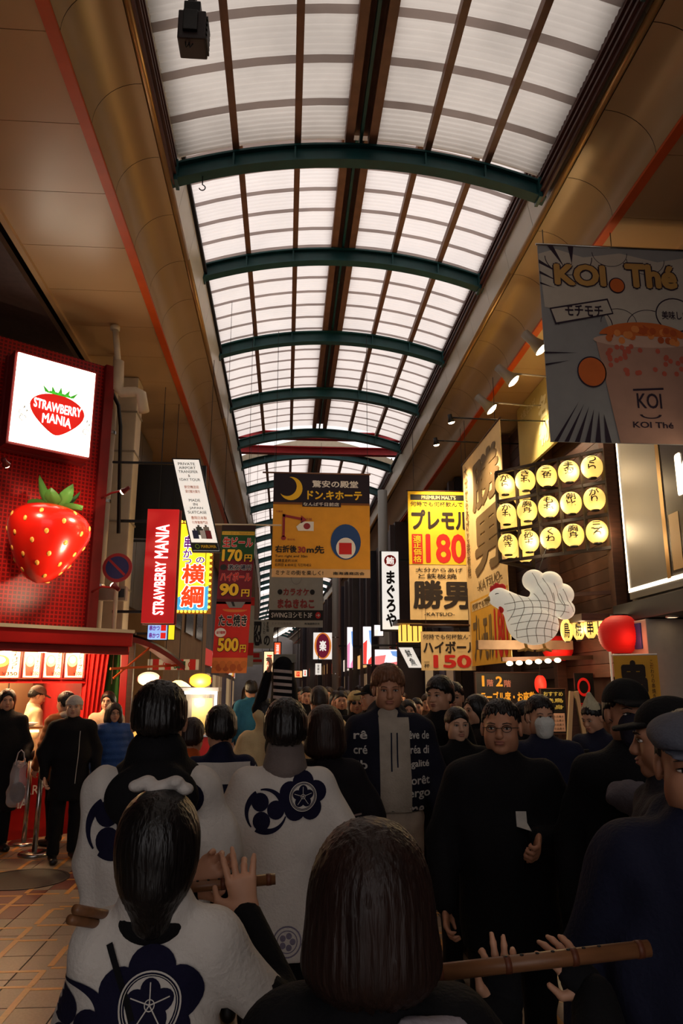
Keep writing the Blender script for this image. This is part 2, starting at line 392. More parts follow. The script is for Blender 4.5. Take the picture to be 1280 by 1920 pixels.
def head_soft(fem=0, wide=1.):
    S = Soft(); w = wide * (.95 if fem else 1)
    S.ell((0, -.012, .150), (.074 * w, .094, .082), .02); S.ell((0, .022, .088), (.060 * w, .066, .082), .03)
    S.ell((0, .064, .022), (.028 * w, .022, .020), .03)
    for s in (-1, 1):
        S.ell((s * .040 * w, .048, .078), (.026, .032, .034), .025); S.ell((s * .044 * w, .01, .045), (.022, .04, .03), .03)
    S.cap((-.036 * w, .080, .130), (.036 * w, .080, .130), .012, .012, .02)
    for s in (-1, 1): S.ell((s * .031 * w, .099, .113), (.017, .016, .010), .012, sub=True)
    S.cap((0, .088, .118), (0, .104, .084), .008, .0125, .014); S.ell((0, .100, .077), (.020, .012, .009), .008)
    S.ell((0, .089, .056), (.024, .012, .007), .008); S.ell((0, .087, .045), (.021, .012, .007), .008)
    S.cap((-.02, .102, .0505), (.02, .102, .0505), .0035, .0035, .004, sub=True)
    for s in (-1, 1): S.ell((s * .078 * w, -.008, .104), (.010, .021, .033), .008)
    S.cap((0, -.015, .06), (0, -.004, -.09), .050 * w, .054 * w, .03)
    return S
_HC = {}
def head_mesh(fem, vox, wide=1.):
    k = (fem, vox, wide)
    if k not in _HC: _HC[k] = head_soft(fem, wide).mesh(vox)
    return _HC[k]
def hair_mesh(kind, vox, wide=1.):
    S = Soft(); w = wide
    if kind in ('short', 'crop', 'thick'):
        g = {'short': .011, 'crop': .006, 'thick': .02}[kind]; z0 = {'short': -.004, 'crop': .006, 'thick': -.016}[kind]
        S.ell((0, -.014, .152), (.074 * w + g, .094 + g, .084 + g), .02); S.ell((0, -.03, .10), (.070 * w + g, .078 + g, .06), .03)
        S.ell((0, .11, .09), (.075, .072, .078), .015, sub=True)
        for s in (-1, 1): S.ell((s * .085, .03, .085), (.03, .062, .05), .012, sub=True)
        S.clip((0, .60, -1), -.122 - z0); S.clip((0, 0, -1), -.035)
        return S.mesh(vox, strands=(.0026, 34, 0, -.01))
    if kind == 'receding':
        g = .006; S.ell((0, -.02, .148), (.075 * w + g, .09 + g, .078 + g), .02); S.ell((0, .105, .135), (.078, .072, .075), .02, sub=True); [S.ell((q * .055, .09, .175), (.035, .05, .04), .015, sub=True) for q in (-1, 1)]
        for s in (-1, 1): S.ell((s * .085, .03, .085), (.03, .062, .05), .012, sub=True)
        S.clip((0, .62, -1), -.118); return S.mesh(vox, strands=(.0012, 34, 0, 0))
    if kind == 'dome':      # smooth long hair gathered at the nape
        S.ell((0, -.016, .150), (.092, .112, .098), .03); S.ell((0, -.03, .085), (.090, .096, .10), .04); S.cap((0, -.06, .04), (0, -.05, -.02), .06, .045, .03); S.ell((0, .12, .085), (.07, .075, .09), .015, sub=True)
        return S.mesh(vox, strands=(.001, 60, 0, -.02))
    if kind == 'bob':
        S.ell((0, -.014, .150), (.098, .115, .098), .03); S.ell((0, -.02, .075), (.108, .112, .10), .05); S.ell((0, -.02, .02), (.112, .105, .06), .05)
        S.ell((0, .12, .07), (.062, .085, .105), .015, sub=True); S.ell((0, .03, -.06), (.06, .09, .10), .02, sub=True); S.clip((0, -.15, -1), .038); return S.mesh(vox, strands=(.0016, 46, 0, -.01))
    if kind == 'long':
        S.ell((0, -.014, .150), (.088, .108, .094), .03); S.ecap((0, -.03, .10), (0, -.06, -.16), (.092, .085), (.085, .045), k=.04); S.ell((0, .115, .085), (.062, .075, .095), .015, sub=True); S.ell((0, .05, -.06), (.06, .09, .12), .02, sub=True)
        return S.mesh(vox, strands=(.0014, 40, 0, -.02))
    if kind == 'tied':
        S.ell((0, -.014, .150), (.084, .104, .090), .02); S.ell((0, -.10, .11), (.035, .035, .035), .02); S.ell((0, .115, .088), (.068, .07, .082), .015, sub=True)
        for s in (-1, 1): S.ell((s * .085, .03, .085), (.03, .06, .05), .012, sub=True)
        S.clip((0, .62, -1), -.104); return S.mesh(vox, strands=(.001, 40, 0, 0))
_HM = {}
def hair_cached(*a):
    if a not in _HM: _HM[a] = hair_mesh(*a)
    return _HM[a]
def hand_soft(w, d, n, side, curl=.5, sc=1., spread=.0, curls=None, thumb=(.55, .75, .35), glove=False):
    """w wrist, d towards the fingertips, n the way the palm faces"""
    d = np.array(d, float); d /= np.linalg.norm(d); n = np.array(n, float); n -= d * (n @ d); n /= np.linalg.norm(n); l = np.cross(d, n) * side; w = np.array(w, float); S = Soft()
    if glove:
        S.ecap(w - d * .05 * sc, w + d * .02 * sc, (.034 * sc, .030 * sc), (.038 * sc, .026 * sc), side=l, k=.012); S.ecap(w + d * .02 * sc, w + d * .078 * sc, (.041 * sc, .023 * sc), (.048 * sc, .021 * sc), side=l, k=.012); return S
    S.ecap(w - d * .03 * sc, w + d * .015 * sc, (.026 * sc, .022 * sc), (.030 * sc, .018 * sc), side=l, k=.012)
    S.ecap(w + d * .02 * sc, w + d * .085 * sc, (.034 * sc, .015 * sc), (.041 * sc, .013 * sc), side=l, k=.012)
    for i, (o, L) in enumerate(((.030, .072), (.0105, .080), (-.0095, .075), (-.029, .060))):
        c = curls[i] if curls else curl; b = w + d * (.088 - abs(i - 1.2) * .004) * sc + l * o * sc; ang = c * .5; q = b; sp = (1.2 - i) * spread
        for f, (a, r0, r1) in zip((.45, .31, .24), ((c * .9, .0092, .0086), (c * 1.1, .0084, .0078), (c * .8, .0076, .0062))):
            v = (d * math.cos(ang) + n * math.sin(ang)) + l * sp; v /= np.linalg.norm(v); e = q + v * L * f * sc; S.cap(q, e, r0 * sc, r1 * sc, .004); q = e; ang += a
    b = w + d * .022 * sc + l * .028 * sc; v = d * thumb[0] + l * thumb[1] + n * thumb[2]; v /= np.linalg.norm(v); e = b + v * .045 * sc; S.cap(b, e, .014 * sc, .0105 * sc, .01)
    v2 = d * .95 + l * .1 + n * .3; v2 /= np.linalg.norm(v2); S.cap(e, e + v2 * .034 * sc, .0098 * sc, .0075 * sc, .005); return S
PEOPLE = []
def person(label, x, Y, h=1.7, rot=0., build=1., top=None, legs=None, shoes=None, hair=('short', None), skin=0, fem=0, armL=None, armR=None, lean=(0, 0), head=(0, 0, 0), vox=.018, hv=.008, face=True, stride=.06, hands=(None, None), collar=None, scarf=None, group=None, name='person', wide=1., hood=None, zipper=None, hat=None):
    s = h / 1.72; r = thing(name, label, 'person', (x, Y, 0), math.radians(rot), group); B = build; sk = SKIN[skin]
    kind, tm, hem = top if top else ('jacket', cloth('black', (16, 15, 18)), .84); lg = legs or cloth('black', (16, 15, 18)); sh = shoes or M('black_shoe', (20, 18, 18), .45)
    P = lambda v: (v[0] * s, v[1] * s, v[2] * s); lx_, ly = lean; SW = .152 * B
    shL = (-SW + lx_, ly, 1.378); shR = (SW + lx_, ly, 1.378)
    aL = armL or ((-.25 * B + lx_, -.02, 1.13), (-.25 * B, .10, .88)); aR = armR or ((.25 * B + lx_, -.02, 1.13), (.25 * B, .10, .88))
    nb = (lx_, ly - .01, 1.44)
    # trousers
    T = Soft(); hz = .93
    T.ell(P((0, 0, hz)), (.165 * B * s, .125 * B * s, .13 * s), .05 * s)
    for i, sx in enumerate((-1, 1)):
        st = stride * (1 if i else -1); T.cap(P((sx * .085 * B, 0, hz - .03)), P((sx * .10 * B, st * .6 + .01, .50)), .095 * B * s, .072 * s, .04 * s); T.cap(P((sx * .10 * B, st * .6 + .01, .50)), P((sx * .105 * B, st - .015, .10)), .072 * s, .060 * s, .03 * s)
    T.clip((0, 0, -1), -.065 * s); soft_obj('trousers', T.mesh(vox * 1.15, folds=(.005, 16, 3)), lg, r)
    for i, sx in enumerate((-1, 1)):
        st = stride * (1 if i else -1); F = Soft(); F.ecap(P((sx * .105 * B, st - .03, .045)), P((sx * .115 * B, st + .14, .035)), (.042 * s, .042 * s), (.044 * s, .032 * s), k=.02); F.cap(P((sx * .105 * B, st - .02, .06)), P((sx * .105 * B, st - .02, .12)), .045 * s, .046 * s, .02); F.clip((0, 0, -1), 0)
        soft_obj('shoe', F.mesh(max(vox * .8, .012)), sh, r)
    # upper garment
    G = Soft(); hh = hem
    if kind == 'happi':
        G.ecap(P((0, 0, hh)), P((lx_, ly, 1.20)), (.215 * B * s, .150 * B * s), (.190 * B * s, .130 * B * s), k=.04 * s); G.ecap(P((lx_, ly, 1.16)), P((lx_, ly, 1.33)), (.190 * B * s, .128 * B * s), (.165 * B * s, .105 * B * s), k=.05 * s)
        G.cap(P(shL), P(shR), .068 * s, .068 * s, .05 * s); G.ecap(P((lx_, ly - .005, 1.37)), P((lx_, ly - .02, 1.475)), (.10 * B * s, .085 * s), (.072 * s, .07 * s), k=.04 * s)
        for sh_, a in ((shL, aL), (shR, aR)):
            e = [sh_[i] + (a[0][i] - sh_[i]) * .86 for i in range(3)]; dn_ = np.array(e) - np.array(sh_); dn_ /= np.linalg.norm(dn_)
            G.ecap(P(sh_), P(e), (.075 * s, .070 * s), (.105 * s, .075 * s), side=(0, 1, 0), k=.04 * s)
    else:
        puff = {'puffer': .028, 'jacket': .012, 'coat': .015, 'hoodie': .016, 'apron': .0}.get(kind, .01)
        G.ecap(P((0, 0, hh)), P((lx_ * .6, ly * .6, 1.12)), ((.185 * B + puff) * s, (.135 * B + puff) * s), ((.180 * B + puff) * s, (.130 * B + puff) * s), k=.04 * s); G.ecap(P((lx_ * .5, ly * .5, 1.10)), P((lx_, ly, 1.33)), ((.178 * B + puff) * s, (.128 * B + puff) * s), ((.172 * B + puff) * s, (.108 * B + puff) * s), k=.05 * s)
        G.cap(P(shL), P(shR), (.058 + puff) * s, (.058 + puff) * s, .06 * s); [G.cap(P((lx_, ly - .01, 1.445)), P(q), .055 * s, (.055 + puff) * s, .05 * s) for q in (shL, shR)]; G.ecap(P((lx_, ly - .005, 1.36)), P((lx_, ly - .015, 1.475)), (.10 * B * s, .085 * s), (.068 * s, .066 * s), k=.04 * s)
        for sh_, a in ((shL, aL), (shR, aR)):
            G.cap(P(sh_), P(a[0]), (.068 * B + puff) * s, (.056 * B + puff) * s, .03 * s)
            if kind != 'apron': G.cap(P(a[0]), P([a[0][i] + (a[1][i] - a[0][i]) * .98 for i in range(3)]), (.055 * B + puff) * s, (.042 + puff * .6) * s, .025 * s)
    if hood: G.ell(P((lx_, ly - .10, 1.45)), (.125 * s, .085 * s, .10 * s), .04 * s)
    G.clip((0, 0, -1), -(hh) * s)
    gv = G.mesh(vox, folds=({'puffer': .003, 'happi': .0085}.get(kind, .006), 12 if kind == 'happi' else 15, int(abs(x * 37 + Y * 11)) % 97))
    if kind == 'puffer': # horizontal quilting
        z = gv[0][:, 2]; c = np.array([lx_ * s * .7, 0]); d = gv[0][:, :2] - c; ln = np.linalg.norm(d, axis=1)[:, None] + 1e-6; gv[0][:, :2] += d / ln * (.010 * s * (np.abs(np.sin(z * math.pi / (.085 * s)))[:, None] - .6))
    gar = soft_obj({'happi': 'happi_coat', 'apron': 'shirt'}.get(kind, 'jacket'), gv, tm, r)
    if kind == 'happi':     # dark undersleeves
        U = Soft()
        for a in (aL, aR): U.cap(P(a[0]), P([a[0][i] + (a[1][i] - a[0][i]) * .97 for i in range(3)]), .055 * s, .042 * s, .02)
        for sh_, a in ((shL, aL), (shR, aR)): U.cap(P([sh_[i] + (a[0][i] - sh_[i]) * .6 for i in range(3)]), P(a[0]), .062 * s, .055 * s, .02)
        soft_obj('undershirt_sleeves', U.mesh(vox), cloth('black', (16, 15, 18)), r)['kind'] = 'stuff'
    # body: head, neck, core and hands as one mesh object
    hy, hp, hr = [math.radians(v) for v in head]; R = rz(hy) @ rx_(hp) @ ry_(hr); piv = np.array([lx_, ly - .015, 1.49]) * s; hs = s * 1.02
    def put(V): return (V * hs) @ R.T + piv
    hv_, hq = head_mesh(fem, hv, wide); parts = [(put(hv_), hq, 0)]
    Cb = Soft(); Cb.ecap(P((0, 0, .95)), P((lx_, ly, 1.33)), (.13 * s, .09 * s), (.14 * s, .08 * s), k=.05 * s); Cb.cap(P((lx_, ly, 1.30)), P((lx_, ly - .015, 1.50)), .065 * s, .045 * s, .04 * s)
    for sh_, a in ((shL, aL), (shR, aR)): Cb.cap(P(sh_), P(a[0]), .048 * s, .040 * s, .03 * s); Cb.cap(P(a[0]), P(a[1]), .040 * s, .027 * s, .02 * s)
    for sx in (-1, 1): st = stride * sx; Cb.cap(P((sx * .085 * B, 0, .92)), P((sx * .10 * B, st * .6 + .01, .5)), .065 * s, .045 * s, .03); Cb.cap(P((sx * .10 * B, st * .6 + .01, .5)), P((sx * .105 * B, st - .015, .08)), .045 * s, .032 * s, .02)
    bv = Cb.mesh(max(.02, vox)); parts.append((bv[0], bv[1], 0))
    for i, (a, side) in enumerate(((aL, -1), (aR, 1))):
        w = np.array(a[1]) * s; fd = np.array(a[1]) - np.array(a[0]); H = hands[i] or {}
        if H is not False and hands[i] != 'none':
            Hs = hand_soft(w, H.get('d', fd), H.get('n', (-side, .25, 0)), H.get('side', -side), H.get('curl', .75), s * H.get('sc', 1.), H.get('spread', 0), H.get('curls'), H.get('thumb', (.55, .75, .35)))
            m_ = Hs.mesh(H.get('vox', max(.006, hv * .8))); parts.append((m_[0], m_[1], 0))
            if H.get('glove'): soft_obj('fingerless_glove', hand_soft(w, H.get('d', fd), H.get('n', (-side, .25, 0)), H.get('side', -side), sc=s * H.get('sc', 1.), glove=True).mesh(.006), cloth('black', (16, 15, 18)), r)
    me = np_mesh('body', parts, sk); bo = mesh_obj('body', me, r); KIDS.setdefault(r.name, []).append(bo)
    def hpart(nm, vq, mat): return soft_obj(nm, (put(vq[0]), vq[1]), mat, r)
    if hair[0]: hpart('hair', hair_cached(hair[0], hv, wide), hair[1] or HAIRK)
    if face:
        for sx in (-1, 1):
            mb = MB(); mb.ell((sx * .031 * wide, .0835, .1125), (.0135, .009, .0055), 12, 8); mb.cur = 1; mb.ell((sx * .031 * wide, .0895, .1125), (.0055, .004, .0055), 10, 6); mb.tube([(sx * .016 * wide, .0925, .1145), (sx * .031 * wide, .0945, .1185), (sx * .047 * wide, .087, .1150)], [.0012, .0022, .0012], 6)
            mb.v = [tuple(p) for p in put(np.array(mb.v))]; mb.build('eye', [EYEW, EYED], r, True)
            mb = MB(); mb.tube([(sx * .014 * wide, .0955, .131), (sx * .032 * wide, .0955, .1365), (sx * .050 * wide, .084, .1315)], [.003, .0038, .0016], 6, flat=.6); mb.v = [tuple(p) for p in put(np.array(mb.v))]; mb.build('eyebrow', hair[1] or HAIRK, r, True)
        mb = MB(); mb.ell((0, .0935, .0555), (.0215, .0085, .0045), 14, 8); mb.ell((0, .0915, .0455), (.018, .0085, .005), 14, 8); mb.v = [tuple(p) for p in put(np.array(mb.v))]; mb.build('lips', LIP, r, True)['kind'] = 'stuff'
    r_info = dict(root=r, s=s, put=put, garment=gar, P=P, piv=piv, hpart=hpart, lean=lean, gv=gv); PEOPLE.append(r_info); return r_info
# ---- prints laid on a garment: flat shapes dropped onto the cloth from behind or in front
def polar(cx, cy, rx, ry, nr=4, na=24, rot=0.):
    v = []; f = []
    c, s = math.cos(rot), math.sin(rot)
    for i in range(nr + 1):
        for k in range(na):
            a = 2 * math.pi * k / na; X = rx * i / nr * math.cos(a); Y = ry * i / nr * math.sin(a); v.append((cx + X * c - Y * s, cy + X * s + Y * c))
    for i in range(nr):
        for k in range(na): k2 = (k + 1) % na; f.append((i * na + k, (i + 1) * na + k, (i + 1) * na + k2, i * na + k2))
    return v, f
def band(cx, cy, fr, a0, a1, n=24, nw=2):
    """fr(t)->(r_in, r_out)"""
    v = []; f = []
    for i in range(n + 1):
        t = i / n; a = a0 + (a1 - a0) * t; r0, r1 = fr(t)
        for j in range(nw + 1): rr = r0 + (r1 - r0) * j / nw; v.append((cx + rr * math.cos(a), cy + rr * math.sin(a)))
    for i in range(n):
        for j in range(nw): a_ = i * (nw + 1) + j; f.append((a_, a_ + 1, a_ + nw + 2, a_ + nw + 1))
    return v, f
def stick(x0, y0, x1, y1, w, n=6):
    L = math.hypot(x1 - x0, y1 - y0); nx, ny = -(y1 - y0) / L * w / 2, (x1 - x0) / L * w / 2; v = []; f = []
    for i in range(n + 1): t = i / n; x = x0 + (x1 - x0) * t; y = y0 + (y1 - y0) * t; v += [(x + nx, y + ny), (x - nx, y - ny)]
    for i in range(n): f.append((2 * i, 2 * i + 1, 2 * i + 3, 2 * i + 2))
    return v, f
def drape_print(info, shapes, cx, cz, mat, lift, name='print', back=True, kind=None):
    if 'bvh' not in info:
        me = info['garment'].data; info['bvh'] = BVHTree.FromPolygons([v.co.copy() for v in me.vertices], [tuple(p.vertices) for p in me.polygons])
    s = info['s']; V = []; Fc = []
    for v, f in shapes: n = len(V); V += v; Fc += [tuple(i + n for i in q) for q in f]
    out = []; ok = []; d = Vector((0, 1, 0)) if back else Vector((0, -1, 0)); last = 0
    for (u, w) in V:
        X = (cx + (u if back else -u)) * s; Z = (cz + w) * s; hit = info['bvh'].ray_cast(Vector((X, -2 if back else 2, Z)), d)
        if hit[0] is None: out.append((X, last, Z)); ok.append(False)
        else: last = hit[0].y - d.y * lift; out.append((X, last, Z)); ok.append(True)
    Fc = [q for q in Fc if all(ok[i] for i in q)]
    if not Fc: return None
    o = MB().add(out, Fc).build(name, mat, info['garment'], True)
    if kind: o['kind'] = kind
    return o
def crest(info, cx, cz, R, mat_d, mat_l):
    """pair of crests: three-comma swirl and five-lobed flower"""
    R2 = R; tx = cx - R * .95; tz = cz - R * .3; fx = cx + R * .75; fz = cz + R * .28
    sh = []
    for k in range(3):
        a = 2.2 + k * 2.094; ox, oy = .46 * R2 * math.cos(a), .46 * R2 * math.sin(a); sh.append(polar(ox, oy, .40 * R2, .40 * R2, 4, 20))
        sh.append(band(0, 0, lambda t: (R2 * (.62 + .28 * t), R2 * (.98 - .02 * t)), a - .1, a + 1.75, 18))
    drape_print(info, sh, tx, tz, mat_d, .004, 'swirl_crest')
    sh = [polar(.62 * R * math.cos(1.571 + k * 1.2566), .62 * R * math.sin(1.571 + k * 1.2566), .50 * R, .50 * R, 4, 22, k * 1.2566) for k in range(5)] + [polar(0, 0, .6 * R, .6 * R, 4, 26)]
    drape_print(info, sh, fx, fz, mat_d, .005, 'flower_crest'); li = [band(0, 0, lambda t: (.60 * R, .635 * R), 0, 6.283, 40, 1), band(0, 0, lambda t: (.55 * R, .565 * R), 0, 6.283, 40, 1)]
    drape_print(info, [polar(0, 0, .52 * R, .52 * R, 3, 30)], fx, fz, mat_l, .0065, 'crest_ground')
    drape_print(info, [polar(.26 * R * math.cos(1.571 + k * 1.2566), .26 * R * math.sin(1.571 + k * 1.2566), .21 * R, .24 * R, 3, 18, k * 1.2566) for k in range(5)], fx, fz, mat_d, .008, 'crest_petals')
    li += [stick(0, 0, .42 * R * math.cos(1.571 + k * 1.2566), .42 * R * math.sin(1.571 + k * 1.2566), .012 * R * 2, 5) for k in range(5)] + [band(0, 0, lambda t: (.09 * R, .11 * R), 0, 6.283, 16, 1)]
    drape_print(info, li, fx, fz, mat_l, .0095, 'crest_lines')
# ================================================================ THE SETTING
CX = .79                                  # middle of the arcade roof
def bend(Y): return 0. if Y < 24 else -.0006 * (Y - 24) ** 2   # the street curves gently left far away
m_soffit = M('soffit_panel', (188, 154, 114), .33, noise=.06, scale=.8, spec=.5)
m_cove = M('cove_panel', (172, 146, 110), .34, noise=.06, scale=.9, metal=.12)
m_fascia = M('fascia_metal', (205, 200, 185), .35, noise=.05, scale=2)
m_orange = M('orange_trim', (206, 82, 20), .45, noise=.08, scale=5)
m_gold = M('gold_pipe', (176, 140, 92), .3, metal=.5, noise=.1, scale=3)
m_green = M('green_steel', (22, 74, 76), .45, noise=.2, scale=6)
m_brown = M('brown_steel', (128, 92, 74), .55, noise=.18, scale=6)
m_maroon = M('maroon_gutter', (84, 52, 48), .6, noise=.2, scale=4)
m_dark = M('dark_void', (26, 24, 30), .8, noise=.3, scale=2)
m_sheet = translucent('roof_sheet', (246, 237, 231))
m_sheet1 = translucent('darker_roof_sheet', (204, 195, 185), noise=.18)  # darker, more mottled sheet colour for the lower near roof
m_batten = translucent('roof_batten', (176, 164, 160), .7, .2)
m_joint = M('joint_shadow_gap', (58, 44, 38), .8, noise=.1)

HALF = 2.17; RAD = 6.39; ZB = 8.25
def arc_z(x, zb=ZB): return zb - RAD + math.sqrt(RAD * RAD - x * x)
ceiling = thing('ceiling', 'arched arcade roof of corrugated translucent sheets on green steel arches', 'roof', (CX, 0, 0), kind='structure')
def roof_section(y0, y1, arches, dz, sheet, pitch, corr, nb):
    for Ya in arches:                     # green I-beam arches
        mb = MB(); N = 24; b = bend(Ya) + CX
        for (w, h0, h1) in ((.16, 0, .025), (.03, .025, .20), (.16, .20, .225)):
            v = []; f = []
            for i in range(N + 1):
                x = -HALF - .05 + (2 * HALF + .1) * i / N; z = arc_z(x, ZB + dz)
                for (yy, hh) in ((-w / 2, h0), (w / 2, h0), (w / 2, h1), (-w / 2, h1)): v.append((b + x, Ya + yy, z + hh))
            for i in range(N):
                for k in range(4): f.append((i * 4 + k, i * 4 + (k + 1) % 4, (i + 1) * 4 + (k + 1) % 4, (i + 1) * 4 + k))
            f += [(0, 1, 2, 3), (N * 4 + 3, N * 4 + 2, N * 4 + 1, N * 4)]; mb.add(v, f)
        for sx in (-1, 1):                # end plates and web stiffeners
            x = sx * (HALF - .02); z = arc_z(x, ZB + dz); mb.box(b + x - .02, Ya - .1, z - .03, b + x + .02, Ya + .1, z + .24)
        for x in (-1.5, -.78, .78, 1.5):
            z = arc_z(x, ZB + dz); mb.box(b + x - .01, Ya - .07, z + .02, b + x + .01, Ya + .07, z + .2)
        mb.build('arch', m_green, ceiling, world=True)
    nseg = max(1, int((y1 - y0) / 6))
    for x in (-1.5, -.78, .78, 1.5):      # brown purlins, angle section
        for k in range(nseg):
            ya = y0 + (y1 - y0) * k / nseg; yb = y0 + (y1 - y0) * (k + 1) / nseg; z = arc_z(x, ZB + dz) + .235
            mb = MB(); mb.bar((CX + x + bend(ya), ya, z + .05), (CX + x + bend(yb), yb, z + .05), .022, .11)
            mb.bar((CX + x + .03 + bend(ya), ya, z + .006), (CX + x + .03 + bend(yb), yb, z + .006), .075, .012)
            mb.build('purlin', m_brown, ceiling, world=True)
    for sx in (-1, 1):                    # paired ridge beams and the pipe between them
        for k in range(nseg):
            ya = y0 + (y1 - y0) * k / nseg; yb = y0 + (y1 - y0) * (k + 1) / nseg; z = ZB + dz + .25
            MB().bar((CX + sx * .14 + bend(ya), ya, z + .06), (CX + sx * .14 + bend(yb), yb, z + .06), .1, .16).build('ridge_beam', m_brown, ceiling, world=True)
    mb = MB(); mb.bar((CX + bend(y0), y0, ZB + dz + .3), (CX + bend(y1), y1, ZB + dz + .3), .035, .1); mb.build('ridge_pipe', m_green, ceiling, world=True)
    MB().bar((CX + bend(y0), y0, ZB + dz + .42), (CX + bend(y1), y1, ZB + dz + .42), .4, .02).build('ridge_cap', m_brown, ceiling, world=True)
    n = max(1, round((y1 - y0) / pitch)); p = (y1 - y0) / n
    for k in range(n):                    # each translucent sheet and the lap batten at its edge
        ya = y0 + k * p; yb = ya + p; b0 = bend(ya); b1 = bend(yb)
        for sx in (-1, 1):
            ny = int(p / .0775) * 4 + 1 if corr else 2
            def fn(u, v, sx=sx):
                x = sx * (.17 + (HALF - .15) * u); Y = ya + p * v
                return (CX + x + (b0 + (b1 - b0) * v), Y, arc_z(x, ZB + dz) + .37 + (.011 * math.sin(2 * math.pi * Y / .0775) if corr else 0))
            MB().grid(7, ny, fn).build('roof_sheet', sheet, ceiling, smooth=True, world=True)
        if k:
            mb = MB()
            for sx in (-1, 1):
                mb.grid(7, 2, lambda u, v, sx=sx: (CX + sx * (.17 + (HALF - .15) * u) + b0, ya - nb / 2 + nb * v, arc_z(sx * (.17 + (HALF - .15) * u), ZB + dz) + .352))
            mb.build('batten', m_batten, ceiling, world=True)
    for sx in (-1, 1):                    # gutter board along the eave
        for k in range(nseg):
            ya = y0 + (y1 - y0) * k / nseg; yb = y0 + (y1 - y0) * (k + 1) / nseg; x = CX + sx * (HALF + .02); z = arc_z(HALF, ZB + dz)
            mb = MB(); mb.bar((x + bend(ya), ya, z + .2), (x + bend(yb), yb, z + .2), .03, .42)
            for q in (.06, .16, .26): mb.bar((x - sx * .03 + bend(ya), ya, z + q), (x - sx * .03 + bend(yb), yb, z + q), .03, .03)
            mb.build('gutter_board', m_maroon, ceiling, world=True)
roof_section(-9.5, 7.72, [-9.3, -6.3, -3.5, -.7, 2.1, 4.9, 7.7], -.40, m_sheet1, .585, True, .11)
roof_section(7.78, 18.98, [10.5, 13.3, 16.1, 18.9], 0, m_sheet, .467, True, .085)
roof_section(20.7, 48.8, [20.78, 23.6, 26.4, 29.2, 32.0, 34.8, 37.6, 40.4, 43.2, 46.0, 48.7], 0, m_sheet, .94, False, .09)
roof_section(52, 92, [52.1, 56, 60, 64, 68, 72, 76, 80, 84, 88, 91.9], -.2, m_sheet, 2, False, .1)
# step between the lower and higher roof
mb = MB(); N = 20
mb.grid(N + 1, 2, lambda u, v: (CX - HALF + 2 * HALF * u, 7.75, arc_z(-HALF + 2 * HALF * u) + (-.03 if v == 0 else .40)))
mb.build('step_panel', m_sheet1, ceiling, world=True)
# pale gable at the start of the second roof, red steel crossing the open gap
mb = MB()
def gab(u, v):
    x = -HALF - .1 + (2 * HALF + .2) * u; lo = arc_z(x) + .2; hi = arc_z(x) + .36 + .22 * (1 - abs(x) / HALF)
    return (CX + x, 20.66, lo + (hi - lo) * v)
mb.grid(25, 2, gab); mb.grid(25, 2, lambda u, v: (gab(u, v)[0], 20.72, gab(u, v)[2]))
mb.build('gable_fascia', M('gable_paint', (178, 166, 140), .6, noise=.1), ceiling, world=True)
m_redsteel = M('red_steel', (168, 34, 38), .5, noise=.15, scale=4)
for zz, yy in ((8.42, 19.6), (8.15, 20.1)):
    mb = MB(); mb.box(CX - 2.6, yy - .1, zz, CX + 2.7, yy + .1, zz + .03); mb.box(CX - 2.6, yy - .02, zz, CX + 2.7, yy + .02, zz + .2); mb.box(CX - 2.6, yy - .1, zz + .18, CX + 2.7, yy + .1, zz + .21)
    mb.build('cross_beam', m_redsteel, ceiling, world=True)
